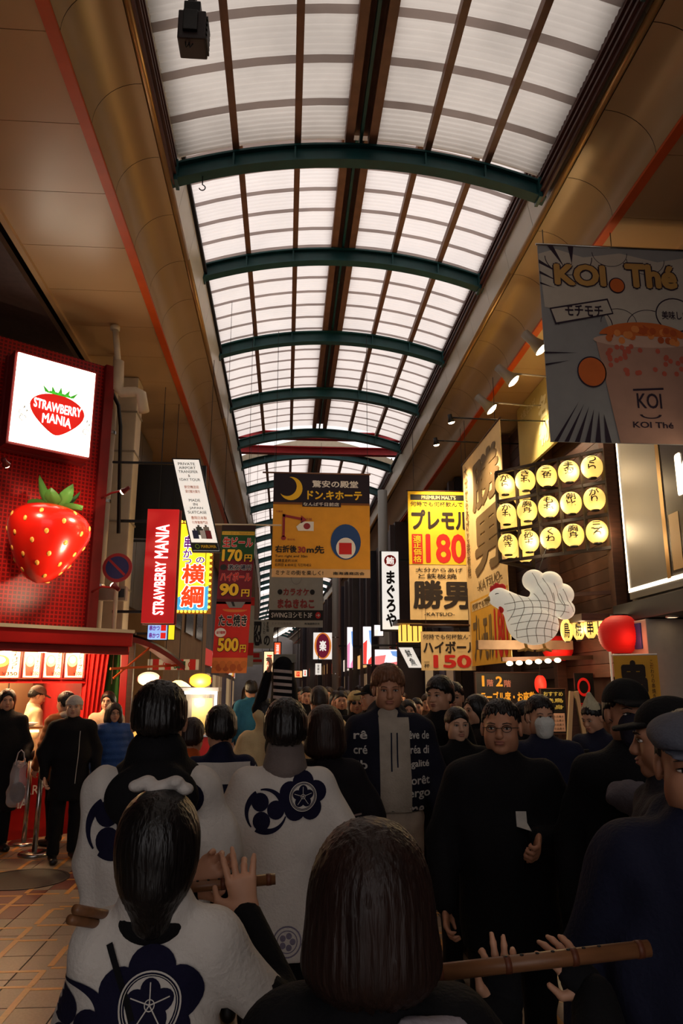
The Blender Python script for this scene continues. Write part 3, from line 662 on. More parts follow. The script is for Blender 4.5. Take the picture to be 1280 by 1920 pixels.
# eaves lining on both sides: flat soffit panels, orange strip, curved cove panels, pipe moulding, upright fascia panels
PL = 1.03; PY0 = 5.18 - PL * 14
def eaves(n, side, label, xs, xo, xg):
    s = -1 if side == 'left' else 1
    root = thing('trim_%d' % n, label, 'ceiling trim', (xo, 0, 6.9), kind='structure')
    def run(yA, yB, far):
        L = PL if not far else 4.0; n = int(round((yB - yA) / L))
        for k in range(n):
            ya = yA + k * L; yb = ya + L - (.008 if not far else 0); b0 = bend(ya); b1 = bend(yb)
            mb = MB(); mb.add([(xs + b0, ya, 6.95), (xo - .0 * s + b0, ya, 6.95), (xo + b1, yb, 6.95), (xs + b1, yb, 6.95), (xs + b0, ya, 6.98), (xo + b0, ya, 6.98), (xo + b1, yb, 6.98), (xs + b1, yb, 6.98)],
                              [(0, 1, 2, 3), (7, 6, 5, 4), (0, 4, 5, 1), (1, 5, 6, 2), (2, 6, 7, 3), (3, 7, 4, 0)]); mb.build('soffit_panel', m_soffit, root, world=True)
            x0 = xo - s * .11; x1 = xg + s * .03
            def cv(u, v):
                t = u * math.pi / 2; x = x0 + (x1 - x0) * (1 - math.cos(t)); z = 6.97 + .47 * math.sin(t)
                return (x + b0 + (b1 - b0) * v, ya + (yb - ya) * v, z)
            MB().grid(12, 2, cv).build('cove_panel', m_cove, root, smooth=True, world=True)
            xf0 = xg - s * .03; xf1 = xg - s * .1
            MB().add([(xf0 + b0, ya, 7.5), (xf0 + b1, yb, 7.5), (xf1 + b1, yb, 7.93), (xf1 + b0, ya, 7.93), (xf0 + s * .03 + b0, ya, 7.5), (xf0 + s * .03 + b1, yb, 7.5), (xf1 + s * .03 + b1, yb, 7.93), (xf1 + s * .03 + b0, ya, 7.93)],
                     [(0, 1, 2, 3), (7, 6, 5, 4), (0, 4, 5, 1), (1, 5, 6, 2), (2, 6, 7, 3), (3, 7, 4, 0)]).build('fascia_panel', m_fascia, root, world=True)
        for k in range(0, n, 6):
            ya = yA + k * L; yb = min(yB, ya + 6 * L); b0 = bend(ya); b1 = bend(yb)
            MB().bar((xo - s * .055 + b0, ya, 6.955), (xo - s * .055 + b1, yb, 6.955), .105, .035).build('orange_strip', m_orange, root, world=True)
            MB().tube([(xg + b0, ya, 7.48), (xg + b1, yb - .01, 7.48)], .042, 10).build('pipe_moulding', m_gold, root, smooth=True, world=True)
            mb = MB(); mb.bar((xs + b0, ya, 6.93), (xs + b1, yb, 6.93), .07, .06); mb.build('edge_trim', m_soffit, root, world=True)
            # dark liner behind the joints, and a deck added to keep skylight off the eaves
            mb = MB(); xa = xs; xb = xo - s * .11
            mb.add([(xa + b0, ya, 7.0), (xb + b0, ya, 7.0), (xb + b1, yb, 7.0), (xa + b1, yb, 7.0)], [(0, 1, 2, 3)])
            xc = xo - s * .11 + s * .03; xd = xg - s * .02; mb.add([(xc + b0, ya, 6.99), (xc + b0, ya, 7.5), (xd + b0, ya, 7.5), (xc + b1, yb, 6.99), (xc + b1, yb, 7.5), (xd + b1, yb, 7.5)], [(0, 1, 4, 3), (1, 2, 5, 4)])
            mb.build('liner', m_joint, root, world=True)
            mb = MB(); xa = xg - s * .14; xb = xs + s * 5
            mb.add([(xa + b0, ya, 7.95), (xb + b0, ya, 7.95), (xb + b1, yb, 7.95), (xa + b1, yb, 7.95), (xa + b0, ya, 8.02), (xb + b0, ya, 8.02), (xb + b1, yb, 8.02), (xa + b1, yb, 8.02)], [(0, 1, 2, 3), (7, 6, 5, 4), (0, 4, 5, 1), (1, 5, 6, 2), (2, 6, 7, 3), (3, 7, 4, 0)])
            mb.build('deck', m_dark, root, world=True)
    run(PY0, PY0 + PL * 28, False)
    run(PY0 + PL * 28, PY0 + PL * 28 + 72, True)
eaves(1, 'left', 'beige panelled eaves lining with orange strip along the left shopfronts', -3.28, -2.03, -1.45)
eaves(2, 'right', 'beige panelled eaves lining with orange strip along the lantern restaurant side', 4.7, 3.72, 3.09)
# floor: tiles one by one near the camera, tile material beyond
def floor_mat():
    m = bpy.data.materials.new('street_tiles'); m.use_nodes = True; nt = m.node_tree; b = nt.nodes['Principled BSDF']
    tc = nt.nodes.new('ShaderNodeTexCoord'); br = nt.nodes.new('ShaderNodeTexBrick'); br.offset = 0; br.squash = 1
    br.inputs['Scale'].default_value = 1; br.inputs['Brick Width'].default_value = .415; br.inputs['Row Height'].default_value = .43
    br.inputs['Mortar Size'].default_value = .006
    br.inputs['Color1'].default_value = lin((150, 132, 116)); br.inputs['Color2'].default_value = lin((136, 118, 104)); br.inputs['Mortar'].default_value = lin((52, 44, 40))
    nt.links.new(tc.outputs['Object'], br.inputs[0]); nt.links.new(br.outputs[0], b.inputs['Base Color']); b.inputs['Roughness'].default_value = .42
    return m
fl = MB(); NF = 40
fl.grid(2, NF, lambda u, v: (-9 + 19 * u + bend(-40 + 145 * v), -40 + 145 * v, -.006)); floor = fl.build('floor', floor_mat())
tag(floor, 'grey and maroon tiled arcade street with gold meander inlay', 'floor', kind='structure')
TX0 = -1.245; TY0 = 4.84; TW = .415; TD = .43
m_t = [M('granite_tile', (138, 120, 104), .4, noise=.16, scale=60), M('granite_tile_pale', (146, 128, 110), .42, noise=.16, scale=60), M('maroon_tile', (116, 62, 54), .4, noise=.14, scale=60)]
tile_me = []
for m_ in m_t:
    mb = MB(); mb.bevbox(.004, .004, -.02, TW - .004, TD - .004, 0, .003); tile_me.append(mb.mesh('tile', m_))
for j in range(-2, 13):
    for i in range(-6, 12):
        x = TX0 + i * TW; Y = TY0 + j * TD; bi = (i + 60) // 2; bj = j // 2
        maroon = 4 <= j + 0 < 8 and ((bi + bj) % 2 == 0)
        o = mesh_obj('tile', tile_me[2 if maroon else (i * 7 + j * 3) % 2], floor); o.location = (x, Y, 0)
m_inlay = M('gold_inlay', (206, 146, 72), .4, noise=.1, scale=30)
mb = MB(); W_ = .034
def hs(x0, x1, y): mb.box(x0, y - W_ / 2, -.002, x1, y + W_ / 2, .0012)
def vs(x, y0, y1): mb.box(x - W_, y0, -.002, x + W_ * .2, y1, .0016)
hs(-.31, 0, .42); vs(0, .17, .42); hs(-.33, 0, .16); vs(0, -.36, .14); hs(-.02, .27, .12); vs(.02, .50, .88); hs(.02, .3, .47); hs(.0, .1, .9)
in_me = mb.mesh('meander_inlay', m_inlay)
for k in range(-8, 9):
    for q in range(-6, 9):
        x = -1.49 - .375 * k; Y = 4.99 + .91 * k + 1.72 * q
        if -3.4 < x < 3.6 and 4.2 < Y < 10.2:
            o = mesh_obj('meander_inlay', in_me, floor); o.location = (x, Y, 0)
# street walls
m_wallL = M('left_building_wall', (56, 50, 58), .8, noise=.3, scale=3, bump=.2)
wl = MB()
for k in range(12):
    ya = -10 + 10 * k; yb = ya + 10; wl.add([(-4.9 + bend(ya), ya, -.02), (-4.9 + bend(yb), yb, -.02), (-4.9 + bend(yb), yb, 8.0), (-4.9 + bend(ya), ya, 8.0)], [(0, 1, 2, 3)])
tag(wl.build('wall_left', m_wallL), 'dark building fronts behind the left shops', 'wall', kind='structure')
wr = MB()
for k in range(12):
    ya = -10 + 10 * k; yb = ya + 10; wr.add([(4.75 + bend(ya), ya, -.02), (4.75 + bend(ya), ya, 8.0), (4.75 + bend(yb), yb, 8.0), (4.75 + bend(yb), yb, -.02)], [(0, 1, 2, 3)])
tag(wr.build('wall_right', M('right_building_wall', (60, 46, 40), .7, noise=.3, scale=3)), 'dark building fronts behind the right shops', 'wall', kind='structure')
mb = MB(); mb.box(-26, 104, -.02, 10, 105, 9.5); tag(mb.build('wall_front', M('far_building', (120, 112, 108), .8, noise=.3, scale=.4)), 'pale building closing the far end of the street', 'wall', kind='structure')
# ================================================================ LEFT SIDE: the strawberry shop on its diagonal corner
LU = Vector((.797, .604, 0)).normalized(); LN = LU.cross(Vector((0, 0, 1))); LO = Vector((-2.70, 10.4, 0))
def onL(px, py, off=0.):
    d = _ray(px, py); p0 = LO + LN * off; t = (p0 - CAMP).dot(LN) / d.dot(LN); return CAMP + d * t
def lx(p): return (Vector(p) - LO).dot(LU)
LM = Matrix(((LU.x, -LN.x, 0, LO.x), (LU.y, -LN.y, 0, LO.y), (0, 0, 1, 0), (0, 0, 0, 1)))     # x along the front, y inwards, z up
def signL(name, label, cat, p0, p1, yt, yb, off, group=None):
    t = onL(p0, yt, off); b = onL(p0, yb, off); r = onL(p1, (yt + yb) / 2, off); w = lx(r) - lx(b)
    return Sign(name, label, cat, b, LU, w, t.z - b.z, group)
def LP(px, py, off):
    p = onL(px, py, off); return (lx(p), -off, p.z)
m_red = M('red_paint', (176, 22, 20), .4, noise=.1, scale=6)
m_redd = M('dark_red_paint', (124, 16, 18), .5, noise=.15, scale=6)
m_black = M('black_metal', (18, 17, 18), .45, noise=.1)
m_steel = M('brushed_steel', (180, 178, 174), .25, metal=1., noise=.08, scale=30)
m_cream = M('cream_wall', (226, 206, 170), .6, noise=.05)
m_wood = M('dark_wood', (70, 42, 30), .55, noise=.3, scale=5, stretch=(1, 1, 8))
m_white = M('white_paint', (232, 228, 222), .5, noise=.03)
m_inkk = M('black_ink', (22, 20, 22), .6); m_inkr = M('red_ink', (200, 30, 26), .6); m_inkw = M('white_ink', (238, 234, 226), .6)
m_inky = M('yellow_ink', (244, 196, 40), .6); m_inkn = M('navy_ink', (26, 24, 56), .6); m_inkg = M('grey_ink', (120, 118, 118), .6)
def grid_mat(name, c1, c2, s):
    m = M(name, c1, .35); nt = m.node_tree; b = nt.nodes['Principled BSDF']; tc = nt.nodes.new('ShaderNodeTexCoord'); mp = nt.nodes.new('ShaderNodeMapping')
    mp.inputs['Rotation'].default_value = (math.pi / 2, 0, 0)
    br = nt.nodes.new('ShaderNodeTexBrick'); br.offset = 0; br.inputs['Scale'].default_value = 1; br.inputs['Brick Width'].default_value = s; br.inputs['Row Height'].default_value = s
    br.inputs['Mortar Size'].default_value = s * .18; br.inputs['Color1'].default_value = lin(c2); br.inputs['Color2'].default_value = lin(c2); br.inputs['Mortar'].default_value = lin(c1)
    nt.links.new(tc.outputs['Object'], mp.inputs[0]); nt.links.new(mp.outputs[0], br.inputs[0]); nt.links.new(br.outputs[0], b.inputs['Base Color'])
    bp = nt.nodes.new('ShaderNodeBump'); bp.inputs['Strength'].default_value = .8; bp.inputs['Distance'].default_value = .02
    nt.links.new(br.outputs['Fac'], bp.inputs['Height']); nt.links.new(bp.outputs[0], b.inputs['Normal']); return m
shop = thing('strawberry_shop', 'red sweet shop front with gridded upper wall and canopy on the corner', 'shop', mat=LM)
mb = MB(); mb.box(-3.2, .02, 2.35, .05, .35, 6.35); mb.build('wall_panel', grid_mat('red_grid', (190, 24, 20), (120, 12, 12), .055), shop)
mb = MB(); mb.box(-.02, -.06, 0, .12, .5, 6.35); mb.build('corner_post', m_redd, shop)
mb = MB(); mb.box(-3.2, .6, 0, .05, .64, 2.6); mb.box(-3.2, .36, 6.2, .1, 2.4, 6.35); mb.build('upper_floor', m_dark, shop) if False else None
mb = MB(); mb.box(-3.2, 2.3, 0, .05, 2.36, 2.6); mb.build('back_wall', m_cream, shop)
mb = MB(); mb.box(-3.2, .35, 2.42, .05, 2.36, 2.5); mb.build('shop_ceiling', m_cream, shop)
mb = MB(); mb.box(.0, .5, 0, .05, 2.3, 2.45); mb.build('side_wall', m_redd, shop)
# canopy: box fascia with pale top edge and rail below
c0 = LP(0, 1150, .75); c1 = LP(250, 1186, .75); zt = c1[2] + .02; zb = LP(250, 1213, .75)[2]
mb = MB(); mb.bevbox(-3.2, -.75, zb, c1[0], .02, zt, .015); can = mb.build('canopy', m_red, shop)
mb = MB(); mb.box(-3.2, -.77, zt - .03, c1[0] + .01, .02, zt + .012); mb.build('canopy_edge', M('pale_edge', (206, 188, 160), .5), can)
mb = MB(); mb.box(-3.2, -.70, zb - .07, c1[0] - .03, -.64, zb); mb.box(-3.2, -.73, zb - .10, c1[0] - .03, -.60, zb - .07); mb.build('shutter_rail', m_redd, can)
# curved side awning
mb = MB(); ax = c1[0]
mb.grid(14, 3, lambda u, v: (ax - .05 + .85 * u, -.72 + .55 * v, zt - .04 - .36 * u ** 1.7 + .05 * v)); mb.grid(14, 3, lambda u, v: (ax - .05 + .85 * u, -.72 + .55 * v, zt - .07 - .36 * u ** 1.7 + .05 * v))
mb.grid(14, 2, lambda u, v: (ax - .05 + .85 * u, -.72, zt - .07 - .36 * u ** 1.7 - .07 * v)); mb.build('awning', m_redd, shop, smooth=True)
mb = MB(); mb.bar((ax - .25, -.68, zb - .28), (ax + .75, -.6, zt - .42), .03); mb.bar((ax - .2, -.68, zb - .4), (ax + .3, -.64, zt - .2), .02); mb.build('awning_stay', m_orange, shop)
mb = MB(); mb.box(-3.2, -.25, 0, -.06, .25, .86); mb.build('counter', m_red, shop)
mb = MB(); mb.box(-3.2, -.3, .86, -.05, .28, .9); mb.build('worktop', m_steel, shop)
# lit menu panels under the canopy
m_menu = M('lit_menu', (255, 236, 196), .5, emit=1.5, ecol=(255, 226, 170)); m_menur = M('lit_menu_red', (226, 50, 30), .5, emit=.6); m_menug = M('lit_menu_green', (170, 200, 60), .5, emit=.7); m_menuy = M('lit_menu_cup', (255, 200, 110), .5, emit=.9)
m_menuk = M('lit_menu_ink', (70, 30, 20), .6)
for k, (a, b_, word, price, tilt) in enumerate(((-34, 38, 'イチゴソフト', '¥350', .2), (38, 76, 'ドーナツ', '¥350', .1), (76, 116, 'ジュース', '¥350', .08), (116, 157, 'クレープ', '¥500', .1))):
    s = signL('menu_poster', ['menu panel of soft ice cream farthest from the red curtain', 'menu panel showing a red ring sweet beside the ice cream panel', 'menu panel with a yellow fruit drink beside the crepe panel', 'menu panel with red star next to the red curtain'][k], 'menu', a + 2, b_ - 1, 1213, 1270, .12, 'lit menu panels over the counter')
    s.board(m_menu, .03); s.frame(m_redd, .012, .03, z0=-.04)
    s.poly([(.22, .95), (.62, .95), (.70, .5), (.14, .5)], m_menur, 1, 'picture'); s.disc(.42, .45, .27, .2, m_menuy if k != 0 else m_menug, 1.5, name='picture'); s.disc(.42, .42, .16, .12, m_menu, 2, name='picture')
    s.text(word, .74, .08, .94, .72, m_menuk, 2, .03, vertical=True); s.text(price, .5, .80, .95, .93, m_menuk, 2, .03)
# red rail under the menus, staff side: fridge, pans
p = LP(160, 1274, .12); mb = MB(); mb.box(-3.2, -.13, p[2] - .05, p[0], -.09, p[2]); mb.build('menu_rail', m_red, shop)
fr = thing('fridge', 'tall brushed steel fridge door behind the shop counter', 'fridge', mat=LM @ Matrix.Translation((-.55, 1.2, 0)))
MB().bevbox(-.35, 0, 0, .35, .5, 2.0, .02).build('body', m_steel, fr); mb = MB(); mb.bevbox(-.33, -.04, .1, -.01, 0, 1.95, .01); mb.build('door', M('fridge_steel', (120, 92, 70), .4, metal=.6), fr)
mb = MB(); mb.bevbox(.01, -.04, .1, .33, 0, 1.95, .01); mb.build('door', M('fridge_steel'), fr); mb = MB(); mb.tube([(-.05, -.07, .9), (-.05, -.07, 1.3)], .012, 8); mb.build('handle', m_steel, fr)
# ceiling tubes of the shop: real lamps
for x in (-1.9, -.8):
    lp = thing('tube_light', 'warm tube light under the shop ceiling' + (' nearest the fridge' if x > -1 else ' over the staff'), 'lamp', mat=LM @ Matrix.Translation((x, .9, 2.36)))
    MB().box(-.32, -.04, 0, .32, .04, .06).build('housing', m_white, lp); mb = MB(); mb.tube([(-.3, 0, -.02), (.3, 0, -.02)], .018, 10); mb.build('tube', M('tube_glow', (255, 220, 160), emit=14, ecol=(255, 206, 138)), lp)
    la = bpy.data.lights.new('tube_lamp', 'AREA'); la.energy = 80; la.size = .6; la.size_y = .1; la.shape = 'RECTANGLE'; la.color = (1, .66, .33)
    lo = bpy.data.objects.new('tube_lamp', la); COL.objects.link(lo); lo.parent = lp; lo.location = (0, 0, -.05)
# small lamps under the canopy lighting the menus
for k in range(5):
    q = LP(14 + 33 * k, 1212, .42); lp = thing('menu_lamp', 'small can lamp under the red canopy ' + ['over the ice cream menu', 'between ice cream and ring sweet menus', 'over the ring sweet menu', 'over the fruit drink menu', 'over the red star menu'][k], 'lamp', mat=LM @ Matrix.Translation((q[0], -.42, zb - .02)), group='can lamps over the menu panels')
    MB().lathe([(.03, .02), (.03, -.06)], 12).build('can', m_redd, lp); mb = MB(); mb.lathe([(.026, -.061), (.001, -.066)], 12); mb.build('bulb', M('bulb_glow', (255, 226, 170), emit=30, ecol=(255, 210, 140)), lp)
    if k % 2 == 0:
        la = bpy.data.lights.new('menu_spot', 'POINT'); la.energy = 22; la.shadow_soft_size = .04; la.color = (1, .68, .36); lo = bpy.data.objects.new('menu_spot', la); COL.objects.link(lo); lo.parent = lp; lo.location = (0, 0, -.12)
# glass display case with sweets on the counter, bowls, shells
dc = thing('display_case', 'lit glass display case of sweets on the red counter', 'display case', mat=LM @ Matrix.Translation((-.85, -.05, .9)))
mb = MB(); mb.box(-.45, -.2, 0, .4, .2, .03); mb.box(-.45, -.2, .36, .4, .2, .385); mb.build('shelf', m_steel, dc)
mb = MB(); mb.box(-.45, -.2, .03, .4, -.194, .36); mb.build('glass_pane', glass('case_glass', (240, 230, 210), .14), dc)
mb = MB(); mb.box(-.43, .15, .3, .38, .18, .33); mb.build('strip_lamp', M('strip_glow', (255, 214, 150), emit=9, ecol=(255, 196, 120)), dc)
for k in range(9):
    c = [(226, 60, 40), (240, 180, 60), (236, 226, 200)][k % 3]; mb = MB(); x = -.38 + .09 * k
    mb.lathe([(.001, 0), (.032, .01), (.036, .05), (.026, .075), (.001, .085)], 10, c=(x, -.06 + .05 * (k % 2), .035)); o = mb.build('sweet', M('sweet_%d' % (k % 3), c, .3), None, True)
    o.matrix_world = dc.matrix_basis.copy(); tag(o, ['red glazed sweet in the lit display case', 'golden cake in the lit display case', 'cream puff in the lit display case'][k % 3], 'sweet', 'sweets in the display case')
for x, w, nm in ((-1.08, .16, 'white tray standing on the sweets case'), (-.68, .13, 'tilted white bowl beside the staff on the sweets case')):
    o = MB().lathe([(w * .6, 0), (w, .03), (w, .04), (w * .55, .015), (.001, .012)], 20, cap=False).build('serving_tray', m_white, None, True); o.matrix_world = LM @ Matrix.Translation((x, -.05, 1.29)); tag(o, nm, 'tray')
# lettering on counter front
s = Sign('counter_panel', 'red counter front panel lettered in white below the sweets case', 'sign', LM @ Vector((-1.75, -.262, .1)), LU, 1.6, .72); s.board(m_red, .01); s.text('STRAWBERRY', .3, .3, .8, .45, m_inkw, 1, .02); s.text('MANIA', .42, .5, .68, .65, m_inkw, 1, .02)
# drapes
def drape(name, label, x0, x1, ztop, zbot, yy, mat, sl, folds=7):
    mb = MB(); mb.grid(folds * 6, 10, lambda u, v: (x0 + (x1 - x0) * (u - .5) * (1 - .25 * v) + (x1 + x0) * 0 + (x0 + x1) / 2 * 0 + x0 + (x1 - x0) / 2 - x0 + sl * v + 0, yy + .03 * math.sin(u * folds * 6.28), ztop + (zbot - ztop) * v))
    o = mb.build(name, mat, None, True); o.matrix_world = LM.copy(); tag(o, label, 'curtain'); return o
def drape2(label, pts_top, pts_bot, off, mat, folds):
    a, b_, c_, d_ = LP(pts_top[0], pts_top[2], off), LP(pts_top[1], pts_top[2], off), LP(pts_bot[0], pts_bot[2], off), LP(pts_bot[1], pts_bot[2], off)
    mb = MB()
    def fn(u, v):
        t = [a[i] + (b_[i] - a[i]) * u for i in range(3)]; q = [c_[i] + (d_[i] - c_[i]) * u for i in range(3)]
        return (t[0] + (q[0] - t[0]) * v, -off + .025 * math.sin(u * folds * 6.28 + v), t[2] + (q[2] - t[2]) * v)
    mb.grid(folds * 8, 10, fn); o = mb.build('curtain', mat, None, True); o.matrix_world = LM.copy(); return tag(o, label, 'curtain')
drape2('bright red curtain gathered beside the lit menu panels', (160, 206, 1222), (142, 178, 1420), .1, M('red_cloth', (206, 26, 20), .7, noise=.15, scale=8), 5)
drape2('plain green cloth hanging behind the red curtain', (200, 226, 1222), (176, 224, 1420), .02, M('green_cloth', (52, 104, 42), .8, noise=.2, scale=5), 2)

# ---- white light box with the shop's strawberry emblem
m_lit = M('lit_white', (255, 250, 238), .4, emit=4.5, ecol=(255, 240, 214)); m_litred = M('lit_red', (224, 34, 24), .4, emit=.75); m_litgreen = M('lit_green', (70, 170, 50), .4, emit=.8); m_litgrey = M('lit_grey', (190, 184, 170), .4, emit=.5)
s = signL('light_box_sign', 'white light box sign with red strawberry emblem above the corner shop', 'sign', 17, 176, 655, 826, .42)
s.board(m_lit, .02, 'lit_face'); s.frame(m_redd, .05, .03, z0=-.36); MB().box(-.03, -.03, -.36, s.w + .03, s.h + .03, -.03).build('housing', m_redd, s.e)
def berry_pts(cx, cy, w, h, n=36):
    out = []
    for k in range(n):
        a = 2 * math.pi * k / n; x = math.cos(a); y = math.sin(a)
        if y < 0: x *= (1 - .5 * (-y) ** 1.7)
        out.append((cx + w * x, cy - h * (y * (.75 if y > 0 else 1.25))))
    return out
s.poly(berry_pts(.545, .545, .35, .235), m_litred, 1, 'strawberry_emblem')
lv = []
for k, (x, a) in enumerate(((.40, .10), (.48, .05), (.555, .0), (.63, -.05), (.70, -.10))): lv.append([(x - .035, .37), (x + .035, .37), (x + .01 - a * .8, .27 + abs(k - 2) * .012)])
s.polys(lv + [[(.38, .375), (.72, .375), (.68, .345), (.43, .345)]], m_litgreen, 1.5, 'leaf_emblem')
m_litw = M('lit_lettering', (255, 252, 246), .4, emit=1.8)
s.text('STRAWBERRY', .24, .465, .85, .575, m_litw, 2.5, .05, arch=-.012); s.text('MANIA', .36, .61, .73, .72, m_litw, 2.5, .04, arch=.02)
for sx, x0 in ((-1, .13), (1, .93)):
    s.ring(x0, .72, .045, .035, .25, m_litgrey, 1, 18, 0, 5, 'swirl'); s.ring(x0 + sx * .03, .66, .03, .026, .3, m_litgrey, 1, 14, 1, 5.5, 'swirl'); s.polys([[(x0 - .01, .62), (x0 + .02, .60), (x0 + .005, .57)], [(x0 + .03, .65), (x0 + .055, .63), (x0 + .03, .61)]], m_litgrey, 1, 'swirl')
# ---- giant strawberry
q = onL(88, 1012, .62); sb = thing('giant_strawberry', 'giant glossy red strawberry model with green leaf crown on the shop wall', 'strawberry model', mat=Matrix.Translation(q) @ Matrix.Rotation(math.atan2(LU.y, LU.x), 4, 'Z') @ Matrix.Rotation(math.radians(8), 4, 'Y'))
prof = [(.001, -.56)]
def brad(t): return .56 * (math.sin(math.pi * min(1, (t * .93 + .02))) ** .62) * (.62 + .38 * t) * 1.02
for k in range(1, 25):
    t = k / 25; prof.append((max(.01, .625 * (t ** .5) * math.sqrt(max(0.02, 1 - max(0, (t - .5) / .5) ** 2.6))), -.56 + 1.0 * t))
prof.append((.001, .40))
mb = MB(); mb.lathe(prof, 40, cap=False); mb.build('berry', M('berry_red', (186, 22, 12), .25, noise=.12, scale=3, coat=.4), sb, True)
m_seed = M('seed_yellow', (206, 140, 60), .35)
for k in range(46):
    t = .07 + .84 * ((k + .5) / 46); a = k * 2.399; i = int(t * 25); r, z = prof[i]; z2 = prof[i - 1][1]; r2 = prof[i - 1][0]
    nn = Vector((math.cos(a) * 1., math.sin(a) * 1., -(r - r2) / (z - z2 + 1e-6))).normalized(); rot = nn.to_track_quat('Y', 'Z').to_matrix()
    MB().ell((math.cos(a) * r, math.sin(a) * r, z), (.026, .012, .034), 8, 6, rot).build('seed', m_seed, sb, True)
m_leaf = M('leaf_green', (64, 104, 44), .4, noise=.15, scale=5)
for k in range(8):
    a = k * .785 + .2; L = .30 if k % 2 else .26; up = [.20, .0, .14, -.02, .2, .06, .16, .0][k]
    mb = MB()
    def fn(u, v, a=a, L=L, up=up):
        w = .10 * math.sin(math.pi * min(1, v * .93 + .07)) ** .8; r = .04 + L * v; z = .42 + up * v * v * 1.3 + .03 * v
        o_ = (u - .5) * 2 * w; cz = .05 * (abs(u - .5) * 2) ** 2
        return (math.cos(a) * r - math.sin(a) * o_, math.sin(a) * r + math.cos(a) * o_, z + cz)
    mb.grid(5, 9, fn); mb.grid(5, 9, lambda u, v: (fn(1 - u, v)[0], fn(1 - u, v)[1], fn(1 - u, v)[2] - .012)); mb.build('leaf', m_leaf, sb, True)
mb = MB(); mb.tube([(0, 0, .4), (.02, 0, .5), (.06, 0, .58)], [.03, .026, .034], 10); mb.build('stem', m_leaf, sb, True)
mb = MB(); mb.bar((0, .3, 0), (0, .75, .0), .06); mb.build('wall_bracket', m_redd, sb)
# ---- spotlights on arms around the shop sign
def arm_spot(label, head, base, aim, energy, col=(1, .78, .5), mat=None, hl=.1, hr=.045, group=None, glow=30):
    h = Vector(head); b = Vector(base); t = thing('arm_spotlight', label, 'spotlight', b, group=group); d = (Vector(aim) - h).normalized(); mat = mat or m_black
    mb = MB(); mb.tube([b, b + (h - b) * .5 + Vector((0, 0, .03)), h - d * hl * .6], .014, 8); mb.build('arm', mat, t, True, world=True)
    rot = d.to_track_quat('Z', 'Y').to_matrix().to_4x4()
    mb = MB(); mb.lathe([(.001, -hl), (hr * .55, -hl), (hr * .6, -hl * .5), (hr, 0), (hr * .92, 0)], 16, cap=False); hd = mb.build('lamp_head', mat, t, True); hd.matrix_parent_inverse = t.matrix_basis.inverted(); hd.matrix_basis = Matrix.Translation(h) @ rot
    mb = MB(); mb.lathe([(hr * .92, -.005), (hr * .6, .02), (.001, .026)], 16, cap=False); bl = mb.build('bulb', M('spot_glow_%d' % glow, (255, 236, 200), emit=glow, ecol=(255, 224, 176)), t, True); bl.matrix_parent_inverse = t.matrix_basis.inverted(); bl.matrix_basis = Matrix.Translation(h) @ rot
    la = bpy.data.lights.new('spot_lamp', 'SPOT'); la.energy = energy; la.spot_size = math.radians(95); la.spot_blend = .7; la.shadow_soft_size = .05; la.color = col
    lo = bpy.data.objects.new('spot_lamp', la); COL.objects.link(lo); lo.parent = t; lo.matrix_parent_inverse = t.matrix_basis.inverted(); lo.matrix_basis = Matrix.Translation(h + d * .05) @ (-d).to_track_quat('Z', 'Y').to_matrix().to_4x4()
    return t
for px, py, bx_, lb in ((230, 922, 190, 'clip spotlight glowing beside the pillar next to the giant strawberry'), (212, 1098, 172, 'clip spotlight glowing under the round no parking sign'), (12, 872, -25, 'clip spotlight glowing under the white light box sign')):
    arm_spot(lb, onL(px, py, 1.5), onL(bx_, py + 12, .02), onL(88, 1012, .7), 85, mat=m_redd, glow=26)

# ---- pillar, pipes, no parking sign beside the shop
m_pipe = M('cream_pipe', (206, 190, 162), .45, noise=.08, scale=6)
pc = atZ(238, 725, 6.9); PYp = 12.4
pil = thing('pillar', 'square cream arcade pillar between the strawberry shop and kushikatsu signs', 'pillar', (-2.82, PYp, 0))
mb = MB(); mb.bevbox(-.22, -.22, 0, .22, .22, 6.94, .02); mb.build('shaft', m_pipe, pil)
for z in (3.3, 4.4, 5.6, 6.3): MB().box(-.235, -.235, z, .235, .235, z + .03).build('band', M('band_grey', (150, 136, 116), .5), pil)
dp = thing('drain_pipe', 'white drain pipe zigzagging down from the soffit past the pillar', 'pipe', (-2.9, 11.9, 6.9))
a_ = atZ(216, 612, 6.93); b_ = atY(222, 690, a_.y); c_ = atY(222, 728, a_.y); d_ = atY(262, 735, a_.y); e_ = atY(270, 772, a_.y)
mb = MB(); mb.tube([a_, b_], .045, 12); mb.lathe([(.07, 0), (.07, -.06)], 14, c=tuple(a_)); mb.build('upper_pipe', m_pipe, dp, True, world=True)
mb = MB(); mb.tube([b_ + Vector((0, 0, .1)), c_, c_ + Vector((.05, 0, -.06)), d_ + Vector((-.06, 0, 0)), d_ + Vector((.02, 0, -.03)), e_], .075, 14); mb.build('elbow_pipe', m_pipe, dp, True, world=True)
dp2 = thing('downpipe', 'straight cream downpipe beside the red grid wall', 'pipe', (-2.75, 11.2, 0)); w0 = atY(212, 770, 11.3)
mb = MB(); mb.tube([(w0.x, 11.3, 0), (w0.x, 11.3, 6.9)], .06, 12); mb.build('tube', m_pipe, dp2, True, world=True)
for z in (3.2, 4.5, 5.6): MB().lathe([(.072, z), (.072, z + .05)], 12, c=(w0.x, 11.3, 0)).build('clamp', m_steel, dp2, world=True)
cb = MB(); cb.tube([atY(180, 690, 11), atY(200, 715, 11.1), atY(222, 760, 11.2), atY(226, 800, 11.25), atY(222, 1000, 11.25)], .03, 8); tag(cb.build('black_cable', m_black, None, True), 'thick black cable hanging down between wall and pillar', 'cable')
